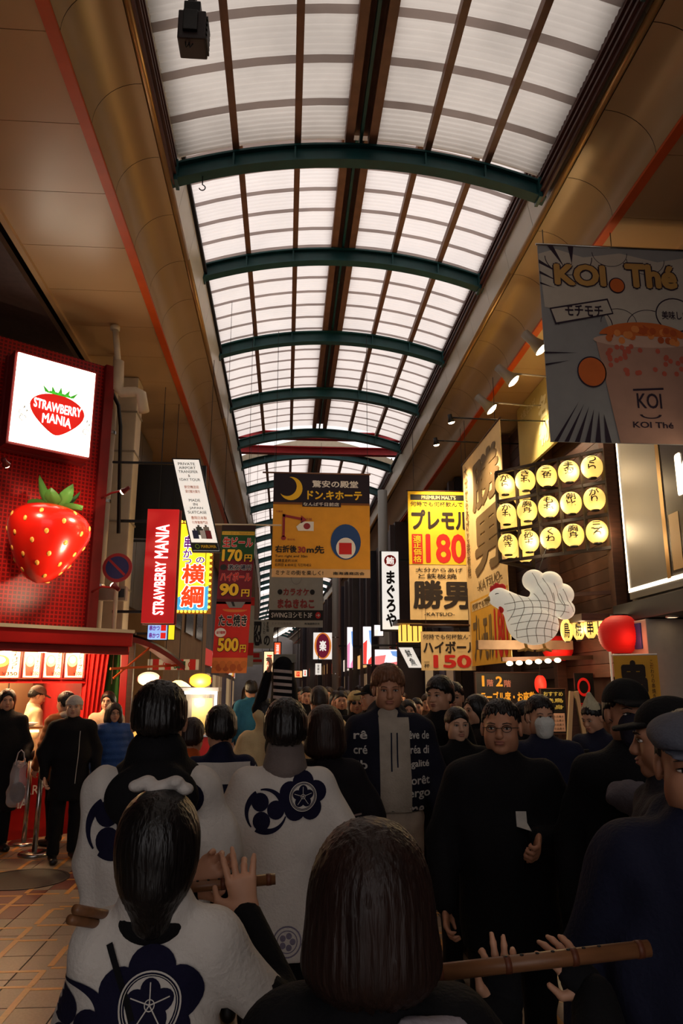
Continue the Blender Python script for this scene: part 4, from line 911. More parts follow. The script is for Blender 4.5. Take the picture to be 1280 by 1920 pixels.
sg = sign_px('no_parking_sign', 'round blue no parking sign with red ring and slash on the pillar', 'sign', 190, 246, 10.6, 10.6, 1038, 1090)
n_ = 40
MB().lathe([(s_, z_) for s_, z_ in ((.001, -.02), (.5 * sg.w, -.02), (.5 * sg.w, 0), (.001, 0))], n_, c=(sg.w / 2, sg.h / 2, 0), cap=False).build('plate', M('sign_red', (176, 30, 30), .4), sg.e)
sg.disc(.5, .5, .39, .39 * sg.w / sg.h, M('sign_blue', (24, 44, 110), .4), 1, name='blue_field'); sg.polys([[(.2, .26), (.26, .2), (.8, .74), (.74, .8)]], M('sign_red'), 2, 'slash')
mb = MB(); mb.tube([(sg.w / 2, sg.h / 2, -.04), (sg.w / 2, -1.4, -.04)], .03, 8); mb.build('post', m_pipe, sg.e, True)
jb = thing('junction_box', 'grey meter box on the post under the no parking sign', 'box', atY(210, 1112, 10.75)); MB().bevbox(-.19, 0, -.1, .19, .14, .1, .01).build('case', M('meter_grey', (150, 134, 112), .5), jb, False); mb = MB(); mb.box(.04, -.02, -.06, .17, 0, .06); mb.build('cover', m_black, jb)
# side wall panels beyond the pillar
fw = thing('metal_side_wall', 'grey metal cladding between the pillar and the hanging signs', 'wall panel', (-3.0, 14, 0))
for k in range(3): MB().bevbox(-3.15, 12.7 + k * 1.2, 3.3, -3.05, 13.87 + k * 1.2, 6.9, .01).build('panel', M('grey_cladding', (118, 110, 98), .4, noise=.15, scale=3), fw, world=True)
bk = thing('black_facade_panel', 'black facade panel behind the red blade sign', 'wall panel', (-2.9, 13.6, 4)); p0 = atY(280, 872, 13.6); p1 = atY(340, 1010, 13.6); MB().bevbox(-3.06, 13.55, p1.z, p1.x + .4, 13.65, p0.z, .01).build('panel', m_black, bk, world=True)
# warm lit beige building behind the signs
be = thing('kushikatsu_building', 'beige rendered restaurant front behind the kushikatsu stall', 'building', (-3, 20, 0)); m_beige = M('beige_render', (190, 150, 104), .7, noise=.12, scale=2)
MB().box(-4.6, 17.2, 0, -2.72, 26, 6.9).build('wall', m_beige, be, world=True)
for k in range(3): MB().box(-2.72, 18 + 2.4 * k, 3.2, -2.68, 19.6 + 2.4 * k, 4.8).build('window', M('dim_window', (70, 58, 50), .2), be, world=True)
for k in range(4): mb = MB(); mb.box(-4.6 + .0, 17.14, 2.9 + .9 * k, -2.7, 17.2, 2.94 + .9 * k); mb.build('ledge', M('ledge_brown', (130, 96, 66), .6), be, world=True)

# ---- red blade sign of the strawberry shop
m_litred2 = M('lit_blade_red', (196, 24, 24), .4, emit=.55)
s = sign_px('blade_sign', 'tall red blade sign with white shop name running upwards', 'sign', 264, 325, 11.4, 11.4, 954, 1168)
s.board(m_litred2, .02, 'lit_face'); s.frame(m_redd, .015, .02, z0=-.2); MB().box(0, 0, -.2, s.w, s.h, -.02).build('housing', m_redd, s.e)
def text_up(s, body, x0, y0, x1, y1, mat, L=2, bold=.02):
    V, Fc = glyph_box(body, bold); xs = [p[0] for p in V]; ys = [p[1] for p in V]
    out = [s.P(x0 + (x1 - x0) * (1 - (p[1] - min(ys)) / (max(ys) - min(ys))), y1 + (y0 - y1) * ((p[0] - min(xs)) / (max(xs) - min(xs)))) + ((p[2],) if len(p) > 2 else (0,)) for p in V]
    s._put(out, Fc, mat, L, 'lettering')
text_up(s, 'MANIA', .30, .14, .72, .44, m_litw, 2, .03); text_up(s, 'STRAWBERRY', .34, .47, .68, .93, m_litw, 2, .04)
[MB().bar((-.45, s.h * q, -.1), (0, s.h * q, -.1), .04).build('bracket', m_black, s.e) for q in (.1, .9)]
# ---- kushikatsu sign framed with bulbs
s = sign_px('bulb_framed_sign', 'yellow and blue kushikatsu light sign framed with golden bulbs', 'sign', 330, 389, 12.6, 12.6, 982, 1144)
m_ly = M('lit_yellow', (250, 226, 40), .4, emit=1.0); m_lb = M('lit_blue', (60, 160, 220), .4, emit=1.0); m_lp = M('lit_purple', (120, 30, 150), .4, emit=.5); m_lo = M('lit_orange_red', (232, 70, 26), .4, emit=1.0)
s.board(m_ly, .02, 'lit_face'); s.frame(M('sign_gold', (150, 100, 40), .4), .05, .02, z0=-.15)
s.poly([(0, 1), (1, 1), (1, .72), (0, .86)], m_lb, 1, 'blue_field')
for w_, a in (('串', (.16, .14, .40, .30)), ('か', (.14, .30, .42, .40)), ('つ', (.14, .41, .42, .47)), ('の', (.56, .39, .84, .46))): s.text(w_, *a, m_lp, 2, .05, outline=m_litw, ow=.06)
s.text('横', .13, .47, .86, .70, m_lo, 2, .05, outline=m_litw, ow=.06); s.text('綱', .13, .72, .86, .97, m_lo, 2, .05, outline=m_litw, ow=.06)
m_bulb = M('gold_bulb', (255, 196, 60), emit=3.5, ecol=(255, 180, 50)); bm_ = MB(); bm_.ell((0, 0, 0), (.024, .024, .024), 10, 6); bme = bm_.mesh('bulb', m_bulb, True)
for k in range(15):
    for x in (-.026, s.w + .026): o = mesh_obj('bulb', bme, s.e); o.location = (x, s.h * (k + .5) / 15, .06)
for k in range(8):
    for yv in (-.026, s.h + .026): o = mesh_obj('bulb', bme, s.e); o.location = (s.w * (k + .5) / 8, yv, .06)
mb = MB(); mb.bar((-.85, s.h * .8, -.05), (0, s.h * .8, -.05), .04); mb.build('bracket', m_black, s.e)
# ---- slanted suitcase shop sign
s = sign_px('slanted_sign', 'slanted white suitcase shop sign with black frame', 'sign', 362, 411, 10.8, 10.8, 862, 1032)
s.shear = -(44 / 170.); m_pan = M('lit_offwhite', (240, 232, 220), .5, emit=.8)
s.board(m_pan, .06, 'lit_face'); s.frame(m_black, .02, .02, z0=-.09)
for k, t_ in enumerate(('PRIVATE', 'AIRPORT', 'TRANSFER', '&', '1DAY TOUR')): hw = [.33, .33, .38, .04, .40][k]; s.text(t_, .48 - hw, .035 + .044 * k, .48 + hw, .065 + .044 * k, m_inkg, 1, .02)
for k, t_ in enumerate(('航空機送迎', '貸切観光案内')): s.text(t_, .2, .29 + .05 * k, .76, .325 + .05 * k, M('orange_ink', (220, 120, 60), .6), 1, .02)
for k, t_ in enumerate(('MADE', 'IN', 'JAPAN', 'SUITCASE')): hw = [.22, .08, .26, .36][k]; s.text(t_, .48 - hw, .44 + .044 * k, .48 + hw, .47 + .044 * k, m_inkg, 1, .02)
for k, t_ in enumerate(('豊岡日本製', '行李箱専門店')): s.text(t_, .2, .63 + .05 * k, .8, .665 + .05 * k, M('orange_ink'), 1, .02)
for k, (x, c) in enumerate(((.12, (40, 50, 90)), (.3, (80, 90, 80)), (.42, (230, 230, 236)), (.62, (150, 40, 50)), (.58, (170, 170, 160)))):
    yy = .84 if k not in (1, 4) else .80; s.rect(x, yy - .055, x + .22, yy + .035, M('case_ink_%d' % k, c, .5), 1.5 if k in (1, 4) else 2, 'suitcase_print'); s.rect(x + .07, yy - .075, x + .15, yy - .05, m_inkg, 1, 'suitcase_print')
s.rect(0, .915, 1, 1, m_inkk, 1, 'base_band'); s.text('MARUWA', .34, .94, .92, .975, m_inky, 2, .05); s.ring(.2, .957, .09, .025, .3, M('green_ink', (130, 170, 40), .6), 2)
mb = MB(); mb.bar((-.9 - .25 * s.h, s.h * .96, -.03), (s.shear * s.h * -.0 - .26 * s.h, s.h * .96, -.03), .03); mb.build('bracket', m_black, s.e)
# ---- small lit signs under the blade sign
s = sign_px('small_light_sign', 'small blue and purple light sign below the red blade sign', 'sign', 276, 312, 12.5, 12.5, 1170, 1199); MB().bar((-.35, .1, -.05), (0, .1, -.05), .03).build('bracket', m_black, s.e)
s.board(M('lit_sky', (150, 190, 250), .4, emit=.9), .1, 'lit_face'); s.frame(m_black, .012, .02, z0=-.1)
for k in range(2): s.text('串かつ', .08, .08 + .48 * k, .62, .44 + .48 * k, m_lp, 1, .06); s.rect(.68, .06 + .5 * k, .95, .44 + .5 * k, m_litred, 1)
s = Sign('side_light_strip', 'narrow yellow light strip at the edge of the small sign', 'sign', s.e.matrix_basis @ Vector((s.w + .02, 0, 0)), (.9, .3, 0), .1, .34); s.board(m_ly, .03, 'lit_face'); s.frame(m_black, .008, .01, z0=-.04)
# ---- tall beer banner
s = sign_px('beer_banner', 'tall hanging beer banner with yellow prices 170, 90 and 500 yen', 'banner', 396, 462, 12.0, 12.0, 984, 1262)
s.shear = .035; cl = lambda n, c=(128,128,128): M('cloth_' + n, c, .75, noise=.06, scale=6)
s.board(cl('maroon', (116, 28, 44)), .006, 'cloth'); 
s.rect(0, 0, 1, .04, cl('dark', (48, 30, 30)), 1); s.rect(0, .04, 1, .24, cl('green', (34, 84, 44)), 1); s.rect(0, .51, 1, .545, cl('dkred', (80, 20, 30)), 1); s.rect(0, .53, 1, .9, cl('red', (206, 44, 36)), 1); s.rect(0, .9, 1, 1, cl('orange', (214, 120, 56)), 1)
s.rect(.02, .045, .98, .07, cl('yellow', (224, 180, 60)), 1.5); s.text('サントリー生ビール・アサヒスーパードライ', .05, .05, .95, .065, m_inkk, 2, 0)
s.text('生ビール', .06, .085, .95, .155, m_inkr, 3, .06, outline=m_inkw); s.text('170', .06, .17, .66, .255, m_inky, 3, .07, outline=m_inkk); s.text('円', .72, .205, .95, .255, m_inky, 3, .05, outline=m_inkk)
s.rect(0, .265, 1, .51, cl('maroon'), .8); s.text('激安場所', .26, .275, .96, .315, m_inkn, 3, .05, outline=m_inkw); s.disc(.13, .295, .1, .02, m_inkk, 2)
s.text('ハイボール', .06, .33, .95, .39, m_inkr, 3, .06, outline=M('pink_ink', (226, 150, 140), .6)); s.text('90', .06, .405, .62, .49, m_inky, 3, .07, outline=m_inkk); s.text('円', .70, .445, .94, .495, m_inky, 3, .05, outline=m_inkk)
s.poly([(.26, .53), (.84, .53), (.74, .57), (.38, .57)], m_inkg, 2); s.disc(.55, .58, .36, .02, cl('orange'), 1.8, a0=math.pi, a1=2 * math.pi); s.poly([(.42, .53), (.5, .53), (.55, .56), (.48, .56)], m_inkk, 2.5)
s.text('たこ焼き', .1, .615, .92, .695, m_inkk, 3, .06, outline=m_inkw); s.disc(.18, .735, .16, .03, m_inkw, 2); s.text('全7種類', .06, .725, .32, .745, m_inkr, 3, .03); s.text('500', .12, .77, .72, .86, m_inky, 3, .07, outline=m_inkk); s.text('円', .76, .815, .94, .865, m_inky, 3, .05, outline=m_inkk)
for k in range(9): s.disc(.1 + .1 * k, .945 + .02 * (k % 2), .09, .025, cl(['toast', 'crust'][k % 2], [(196, 110, 50), (170, 84, 40)][k % 2]), 1.5 + .2 * (k % 3), name='food_print')
mb = MB(); mb.tube([(-.06, s.h + .01, 0), (s.w + .5, s.h + .01, 0)], .014, 8); mb.build('top_rod', m_pipe, s.e); [MB().tube([(q * s.w, s.h, 0), (q * s.w, 8.35 - s.e.matrix_basis.translation.z, 0)], .004, 6).build('cord', m_black, s.e) for q in (.2, .9)]
# ---- kushikatsu stall below: fringe sign, lanterns, glass cart
s = sign_px('fringe_sign', 'red and white striped eave sign of the kushikatsu stall', 'sign', 276, 372, 13.4, 13.4, 1236, 1256)
s.board(m_inkw, .03); 
for k in range(4): s.rect(.1 + .24 * k, 0, .22 + .24 * k, 1, m_inkr, 1)
s.text('横綱', .5, .15, .74, .9, M('sign_green', (30, 80, 40), .6), 2, .06); s.ring(.36, .5, .06, .3, .3, m_inkr, 2); s.ring(.85, .5, .06, .3, .3, m_inkr, 2); [MB().tube([(q, s.h, -.01), (q, 6.96 - s.e.matrix_basis.translation.z, -.01)], .006, 6).build('cord', m_black, s.e) for q in (.04, .3)]
def paper_lantern(name, label, c, r, h, mat, axis='Z', group=None, text=None, tmat=None, energy=0, lc=(1, .75, .45), seg=24, cap=None, face=None, bands=None):
    t = thing(name, label, 'lantern', c, group=group); N = 14; prof = []
    for i in range(N * 2 + 1):
        v = -1 + i / N; rr = r * (max(0, 1 - (abs(v) * .93) ** 2.15)) ** .5; prof.append((rr * (1 - (.03 if i % 2 else 0)), v * h / 2))
    R = Matrix() if axis == 'Z' else Matrix.Rotation(math.pi / 2, 4, 'Y')
    mb = MB(); mb.lathe(prof, seg); o = mb.build('paper_shade', mat, t, True); o.matrix_basis = R
    for sg_ in (-1, 1): o = MB().lathe([(prof[0][0] * 1.03, sg_ * h / 2 - .014), (prof[0][0] * 1.03, sg_ * h / 2 + .014)], 16).build('rim', cap or m_black, t); o.matrix_basis = R
    if text:
        d = Vector((CAMP.x - c[0], CAMP.y - c[1], 0)).normalized() if face is None else Vector(face).normalized(); u = Vector((0, 0, 1)).cross(d)
        V, Fc = glyph_box(text, .03, vertical=True, gap=.03); xs = [p[0] for p in V]; ys = [p[1] for p in V]; vv = []
        for p in V:
            X = (p[0] - (min(xs) + max(xs)) / 2) / (max(xs) - min(xs)) * r * .95; Z = ((p[1] - min(ys)) / (max(ys) - min(ys)) - .5) * h * .72
            rr = r * (max(0, 1 - (abs(Z / h * 2) * .93) ** 2.15)) ** .5 + .006; ph = X / r; rr += (p[2] if len(p) > 2 else 0); vv.append(d * (rr * math.cos(ph)) + u * (rr * math.sin(ph)) + Vector((0, 0, Z)))
        MB().add(vv, Fc).build('lettering', tmat or m_inkk, t)
    if energy:
        la = bpy.data.lights.new('lantern_lamp', 'POINT'); la.energy = energy; la.shadow_soft_size = r; la.color = lc; lo = bpy.data.objects.new('lantern_lamp', la); COL.objects.link(lo); lo.parent = t; lo.location = (0, -r * 1.3, -r * .3)
    return t
m_lanw = M('lantern_white', (255, 236, 206), .6, emit=1.0, ecol=(255, 226, 180)); m_lany = M('lantern_yellow', (250, 210, 50), .6, emit=1.3, ecol=(255, 200, 60)); m_lanc = M('lantern_cream', (246, 214, 128), .6, emit=.95, ecol=(255, 206, 104)); m_lanr = M('lantern_red', (206, 26, 20), .6, emit=.26)
for px, py, mt, lb in ((279, 1273, m_lanw, 'white lantern lying sideways under the striped eave sign'), (376, 1276, m_lany, 'yellow lantern lying sideways beside the glass food cart')):
    c = atY(px, py, 12.6); t = paper_lantern('side_lantern', lb, tuple(c), .115, .34, mt, 'X', energy=22, cap=m_redd); MB().tube([(0, 0, .1), (0, 0, (6.96 if px < 300 else 7.5) - c.z)], .005, 6).build('cord', m_black, t)
c = atY(334, 1284, 12.4); t = thing('shell_lamp', 'scalloped cream shell pendant lamp at the kushikatsu stall', 'lamp', tuple(c)); mb = MB(); mb.lathe([(.04, .07), (.12, .03), (.19, -.03)], 32, rib=12, ribamp=.06, cap=False); mb.build('shade', M('shell_glow', (255, 220, 160), emit=2.4, ecol=(255, 210, 140)), t, True); MB().tube([(0, 0, .06), (0, 0, 1.0)], .006, 6).build('cord', m_black, t)
gc = thing('food_cart', 'lit glass food cart with white LED frame and red side', 'food cart', tuple(Vector((atY(372, 1300, 11.6).x, 11.6, 0)))); m_led = M('led_white', (240, 240, 255), emit=1.6)
MB().bevbox(-.3, 0, 0, .26, .5, 1.05, .02).build('base', m_red, gc); MB().box(-.32, -.02, 1.05, .28, .52, 1.08).build('deck', m_steel, gc)
mb = MB(); mb.box(-.3, 0, 1.08, .26, .006, 1.66); mb.box(.25, 0, 1.08, .256, .5, 1.66); mb.build('glass_pane', glass('case_glass'), gc)
for x in (-.29, .25): MB().box(x - .015, -.01, 1.08, x + .015, .02, 1.68).build('post', m_steel, gc)
mb = MB(); mb.box(-.3, -.02, 1.66, .28, .0, 1.70); mb.box(.24, -.025, 1.1, .28, -.005, 1.66); mb.build('led_strip', m_led, gc); MB().bevbox(-.32, -.02, 1.7, .3, .52, 1.76, .01).build('roof', m_white, gc)
mb = MB(); mb.box(-.1, .1, 1.12, .2, .12, 1.6); mb.build('menu_card', M('cart_menu', (230, 190, 70), .5, emit=.25), gc)
for k in range(3): MB().lathe([(.05, 0), (.06, .1), (.001, .12)], 10, c=(-.2 + .12 * k, .25, 1.08)).build('food_tray', M('fried_food', (190, 110, 40), .5), gc)
la = bpy.data.lights.new('cart_lamp', 'POINT'); la.energy = 9; la.color = (1, .85, .65); la.shadow_soft_size = .1; lo = bpy.data.objects.new('cart_lamp', la); COL.objects.link(lo); lo.parent = gc; lo.location = (0, -.15, 1.55)
# lit ad stand between shop and stall
s = sign_px('lit_menu_stand', 'waist-high lit orange menu stand behind the blue jacket', 'menu stand', 238, 256, 10.9, 10.9, 1338, 1385); s.board(M('stand_glow', (255, 190, 90), .5, emit=1.1), .2, 'lit_face'); s.frame(m_redd, .012, .02, z0=-.2); s.disc(.5, .5, .3, .25, m_menur, 1); MB().box(.02, -s.e.matrix_basis.translation.z, -.18, s.w - .02, 0, -.02).build('cabinet', m_redd, s.e)
# red and brown posts of the shopfront right of the green curtain
for px, wv, mt, lb in ((231, .1, m_red, 'red painted post beside the green cloth'), (243, .07, m_wood, 'dark wooden post between red post and stall')):
    b0 = atY(px, 1300, 10.7); o = MB().bevbox(b0.x - wv / 2, 10.65, 0, b0.x + wv / 2, 10.75, 2.5, .008).build('shop_post', mt); tag(o, lb, 'post')
# stanchions and belt, manhole
for k, (px, py) in enumerate(((64, 1606), (44, 1586))):
    b0 = atZ(px, py - 3, 0); t = thing('stanchion', ['steel queue post with round base, in front of the beanie man', 'steel queue post with round base, nearer the shop counter'][k], 'queue post', (b0.x, b0.y, 0))
    MB().lathe([(.17, 0), (.17, .02), (.15, .035), (.03, .045)], 28).build('base', m_steel, t, True); MB().lathe([(.028, .04), (.028, .95)], 16).build('pole', m_steel, t, True); MB().lathe([(.034, .93), (.034, 1.03), (.001, 1.035)], 16).build('belt_head', m_black, t, True)
b0 = atZ(64, 1603, 0); b1 = b0 + Vector((.62, .55, 0)); o = MB().bar((b0.x, b0.y, .97), (b1.x, b1.y, .95), .004, .06).build('queue_belt', m_red); tag(o, 'red retractable belt stretched between queue posts', 'belt')
mh = thing('manhole_cover', 'round dark manhole cover set in the grey tiles', 'manhole cover', (-2.42, 7.82, .0)); MB().lathe([(.001, .004), (.38, .004), (.38, .0)], 40, cap=False).build('lid', M('cast_iron', (40, 28, 27), .65, noise=.4, scale=60), mh); MB().lathe([(.38, .0), (.38, .006), (.41, .006), (.41, 0)], 40, cap=False).build('rim', M('iron_rim', (50, 40, 38), .45), mh)
# dark upper storey beams above the corner shop
for k, z in enumerate((6.75, 7.2, 7.6)): o = MB().box(-4.8, 7.0 + .2 * k, z, -3.35, 12.5, z + .1).build('roof_joist', M('joist_brown', (64, 46, 44), .7, noise=.2)); tag(o, ['lowest', 'middle', 'topmost'][k] + ' dark joist in the gap above the strawberry shop', 'beam')
# ================================================================ RIGHT SIDE, HANGING BANNERS AND THE FAR STREET
def rod(p0, p1, r, mat, parent, name='rod'): return MB().tube([p0, p1], r, 8).build(name, mat, parent, True)
def hang(s, top_z=6.93, xs=(.05, .95), mat=None):
    """two cords from a banner's top up to the eaves or roof steel"""
    z0 = s.e.matrix_basis.translation.z + s.h
    for x in xs: MB().tube([(x * s.w, s.h, 0), (x * s.w, s.h + top_z - z0, 0)], .005, 6).build('cord', mat or m_black, s.e)
# ---- big bargain store banner across the street (its bird mascot left out)
s = sign_px('store_banner', 'large yellow and black store direction banner hung across the street', 'banner', 509, 694, 13.0, 13.0, 887, 1082)
Yl = cl('amber', (226, 160, 50)); s.board(Yl, .008, 'cloth'); s.rect(0, 0, 1, .30, cl('ink_navy', (34, 24, 40)), 1, 'header'); s.rect(0, .285, 1, .305, cl('brown', (120, 74, 40)), 1.4); s.rect(0, .92, 1, 1, cl('tan', (214, 176, 128)), 1, 'footer')
s.text('驚安の殿堂', .40, .065, .88, .135, m_inkw, 2, .04); s.text('ドン.キホーテ', .35, .165, .92, .255, m_inky, 2, .06); s.rect(.3, .275, .7, .325, cl('ink_navy'), 1.6); s.text('なんば千日前店', .31, .282, .68, .318, m_inkw, 2, .02)
s.disc(.18, .15, .12, .115, m_inky, 2, name='moon_print'); s.disc(.14, .13, .10, .095, cl('ink_navy'), 2.5, name='moon_print')
Rd = M('route_red', (150, 44, 50), .6); s.polys([[(.10, .62), (.125, .62), (.125, .40), (.10, .40)], [(.10, .40), (.30, .435), (.30, .46), (.10, .425)], [(.29, .41), (.35, .455), (.285, .49)]], Rd, 2, 'route_line'); s.disc(.113, .63, .025, .022, Rd, 2, name='route_pin')
s.poly([(.24, .52), (.30, .47), (.42, .47), (.42, .56), (.26, .56)], m_inkw, 2, 'map_print'); s.disc(.35, .515, .035, .03, Rd, 3, name='map_print')
s.text('交差点', .03, .365, .10, .385, Rd, 2, .0); s.text('現在地', .15, .635, .23, .655, Rd, 2, 0); s.text('店舗', .33, .435, .4, .46, Rd, 3, 0)
s.text('右折後', .03, .70, .25, .77, m_inkk, 2, .05); s.text('30', .26, .71, .34, .77, Rd, 2, .06); s.text('m先', .35, .70, .53, .775, m_inkk, 2, .05)
s.text('Turn right and 30m', .03, .79, .36, .82, m_inkk, 2, .02); s.text('右轉直走約30米', .03, .83, .26, .86, m_inkk, 2, .01); s.text('右转您 & 80米往 직진하세요', .03, .87, .40, .90, m_inkk, 2, .01)
s.text('ミナミの街を楽しく!', .04, .935, .52, .98, m_inkk, 2, .02); s.text('南海通商店会', .62, .945, .94, .975, m_inkk, 2, .03)
# plain blue and red stand-in shapes where the mascot is printed
s.disc(.75, .66, .155, .17, M('blue_ink', (30, 70, 130), .6), 2, name='plain_oval_print'); s.disc(.75, .72, .10, .10, m_inkw, 2.5, name='plain_oval_print'); s.rect(.68, .67, .81, .78, m_inkr, 3, 'plain_red_print')
mb = MB(); mb.tube([(-.2, s.h + .01, 0), (s.w + .02, s.h + .01, 0)], .016, 8); mb.build('top_rod', m_brown, s.e, True); hang(s, 8.3, (.02, .98))
# ---- karaoke banner further on (its cat mascot left out)
s = sign_px('karaoke_banner', 'grey karaoke banner with dark red lettering and black direction band', 'banner', 503, 605, 19.5, 19.5, 1066, 1176)
s.board(cl('silver', (168, 166, 156)), .008, 'cloth'); s.text('カラオケ', .26, .34, .74, .46, M('brick_ink', (150, 50, 50), .6), 2, .06); s.text('まねきねこ', .16, .52, .84, .68, M('brick_ink'), 2, .07); s.disc(.2, .4, .045, .045, m_inkk, 2); s.disc(.8, .4, .045, .045, m_inkk, 2)
s.ring(.5, .15, .1, .12, .06, m_inkg, 2, 24, name='plain_ring_print'); s.rect(0, .71, 1, .88, m_inkk, 1, 'band'); s.text('SWINGヨシモト3F', .05, .745, .80, .84, m_inkw, 2, .02); s.disc(.91, .795, .05, .055, m_inkr, 2); s.text('→', .875, .77, .945, .82, m_inkw, 3, .03); s.text('ミナミの街を楽しく!', .06, .915, .55, .96, m_inkg, 2, .01); s.text('南海通商店会', .66, .92, .94, .955, m_inkk, 2, .02); hang(s, 8.3)
# ---- pale banner with brush lettering, further left
s = sign_px('brush_letter_banner', 'pale hanging banner with bold black brush characters', 'banner', 469, 512, 24, 24, 1162, 1216); s.board(cl('pale', (178, 176, 160)), .01, 'cloth'); s.text('忍', .08, .06, .50, .9, m_inkk, 2, .07); s.text('の', .58, .55, .85, .9, m_inkk, 2, .06); s.text('道頓堀', .68, .06, .8, .42, m_inkk, 2, .02, vertical=True); s.text('なにわ', .54, .08, .64, .5, m_inkk, 2, .02, vertical=True); hang(s, 8.6)
s = sign_px('red_white_banner', 'narrow red and white hanging banner behind the beer banner', 'banner', 458, 474, 20, 20, 1120, 1250); s.board(cl('pale'), .01, 'cloth'); s.rect(0, .66, 1, .84, m_inkr, 1); s.rect(0, .0, 1, .12, m_inkr, 1); s.rect(.1, .3, .5, .4, m_inkk, 1); hang(s, 8.5)
s = sign_px('low_notice_banner', 'small red lettered notice banner under the brush character banner', 'banner', 467, 492, 25, 25, 1222, 1246); s.board(cl('pale'), .01, 'cloth'); s.rect(.05, .1, .75, .45, m_inkr, 1); s.rect(.05, .6, .95, .8, m_inkr, 1); hang(s, 8.5)
# ---- yellow beer banner facing the street
cy = cl('sunyellow', (236, 196, 40)); cc = cl('calico', (222, 192, 140)); m_brush = M('brush_ink', (34, 22, 18), .7)
s = sign_px('yellow_beer_banner', 'yellow and calico beer banner with red 180 price', 'banner', 769, 888, 14.3, 14.3, 920, 1162)
s.board(cc, .008, 'cloth'); s.rect(0, 0, 1, .58, cy, 1, 'yellow_field'); s.rect(.04, .03, 1, .075, m_inkk, 1.5); s.text("PREMIUM MALT'S", .22, .037, .78, .068, cc, 2, .04); s.text('何時でも何杯飲んでも', .04, .085, .98, .125, m_brush, 2, .02)
s.text('プレモル', .05, .15, 1.0, .31, m_brush, 2, .07); s.rect(.05, .345, .22, .575, m_inkr, 2); s.text('適正価格', .07, .355, .20, .565, cy, 3, .03, vertical=True); s.text('180', .27, .34, .92, .57, m_inkr, 2, .05); s.text('大分からあげ', .10, .605, .85, .64, m_brush, 2, .02); s.text('と鉄板焼', .14, .65, .75, .69, m_brush, 2, .02)
s.text('勝男', .05, .70, .96, .92, m_brush, 2, .06); s.text('-KATSUO-', .22, .945, .70, .97, m_brush, 2, .02); mb = MB(); mb.tube([(-.03, s.h, 0), (s.w, s.h, 0)], .014, 8); mb.build('top_rod', m_wood, s.e, True); hang(s, 6.93, (.1, .9))
s = sign_px('highball_banner', 'calico highball banner with red 150 price below the yellow banner', 'banner', 790, 892, 14.0, 14.0, 1184, 1257); s.board(cc, .008, 'cloth'); s.text('何時でも何杯飲んで', .04, .07, .98, .2, m_brush, 2, .02); s.text('ハイボール', .04, .25, 1.05, .56, m_brush, 2, .06); s.text('150', .22, .6, .92, .94, m_inkr, 2, .06); s.text('一杯', .05, .78, .15, .93, m_brush, 2, .02, vertical=True)
mb = MB(); mb.tube([(-.2, s.h + .12, 0), (s.w + .1, s.h + .12, 0)], .02, 8); mb.build('top_rod', m_wood, s.e, True); hang(s, 3.6, (.1, .9), m_wood)
# ---- long banner along the lantern restaurant
def sign_x(name, label, cat, X, pf, pn, yt, yb, group=None):
    """board along the right-hand street front at x = X; far edge seen at column pf (rows yt..yb), near edge at column pn"""
    f_ = atX(pf, (yt + yb) / 2, X); t = atY(pf, yt, f_.y); b = atY(pf, yb, f_.y); n_ = atX(pn, (yt + yb) / 2, X)
    return Sign(name, label, cat, (X, f_.y, b.z), (0, -1, 0), f_.y - n_.y, t.z - b.z, group)
s = sign_x('long_cloth_banner', 'tall calico banner with huge brown brush characters beside the lantern rack', 'banner', 3.45, 874, 950, 872, 1250)
s.board(cc, .012, 'cloth'); mbr = M('brown_brush', (104, 84, 56), .7); s.text('勝', .26, .06, .95, .30, mbr, 2, .06); s.text('男', .26, .33, .92, .60, mbr, 2, .06); s.text('大分からあげと鉄板焼', .05, .03, .14, .58, mbr, 2, .03, vertical=True); s.text('-KATSUO-', .3, .625, .9, .665, mbr, 2, .02)
s.rect(.08, .70, 1, 1, cl('ochre', (214, 160, 50)), 1, 'ochre_field'); s.rect(.12, .71, 1, .75, cc, 1.5); s.text('何時でも何杯飲んでも', .14, .715, .96, .745, mbr, 2, .02); s.text('プレモル', .14, .77, .66, .98, mbr, 2, .05); s.text('180', .68, .77, .97, .98, m_inkr, 2, .05)
MB().tube([(-.05, s.h, 0), (s.w + .05, s.h, 0)], .018, 8).build('top_rod', m_wood, s.e, True); hang(s, 6.93, (.1, .9))
# ---- wood restaurant front, lantern rack
wf = thing('lantern_restaurant', 'dark timber grill restaurant front behind the lantern rack', 'restaurant', (4.6, 13, 0))
for k in range(26): MB().bevbox(4.56, 9.8, 1.9 + .19 * k, 4.66, 17.5, 2.085 + .19 * k, .008).build('board', [m_wood, M('dark_wood_b', (58, 36, 28), .6, noise=.3, scale=6)][k % 2], wf, world=True)
for Yp in (9.8, 12.2, 14.6, 17.4): MB().bevbox(4.4, Yp - .08, 0, 4.56, Yp + .08, 6.9, .01).build('post', m_wood, wf, world=True)
MB().bevbox(3.9, 9.7, 2.62, 4.6, 17.5, 2.72, .01).build('eave_board', m_wood, wf, world=True)
MB().box(4.3, 9.8, 0, 4.6, 17.4, .95).build('counter_wall', m_wood, wf, world=True)
s = sign_x('olive_billboard', 'pale olive billboard with faint lettering lit by three spotlights', 'billboard', 4.34, 972, 1110, 770, 888); s.board(M('olive_board', (196, 176, 104), .6, noise=.1, scale=2), .05); s.text('大阪なんば', .06, .12, .32, .24, M('pale_ink', (226, 214, 160), .6), 1, .02); s.text('名物', .35, .2, .5, .9, M('pale_ink'), 1, .08, vertical=True); s.polys([[(.55, 1), (.75, 1), (.68, .4), (.62, .4)]], M('leaf_ink', (140, 170, 70), .6), 1)
hang(s, 6.93)
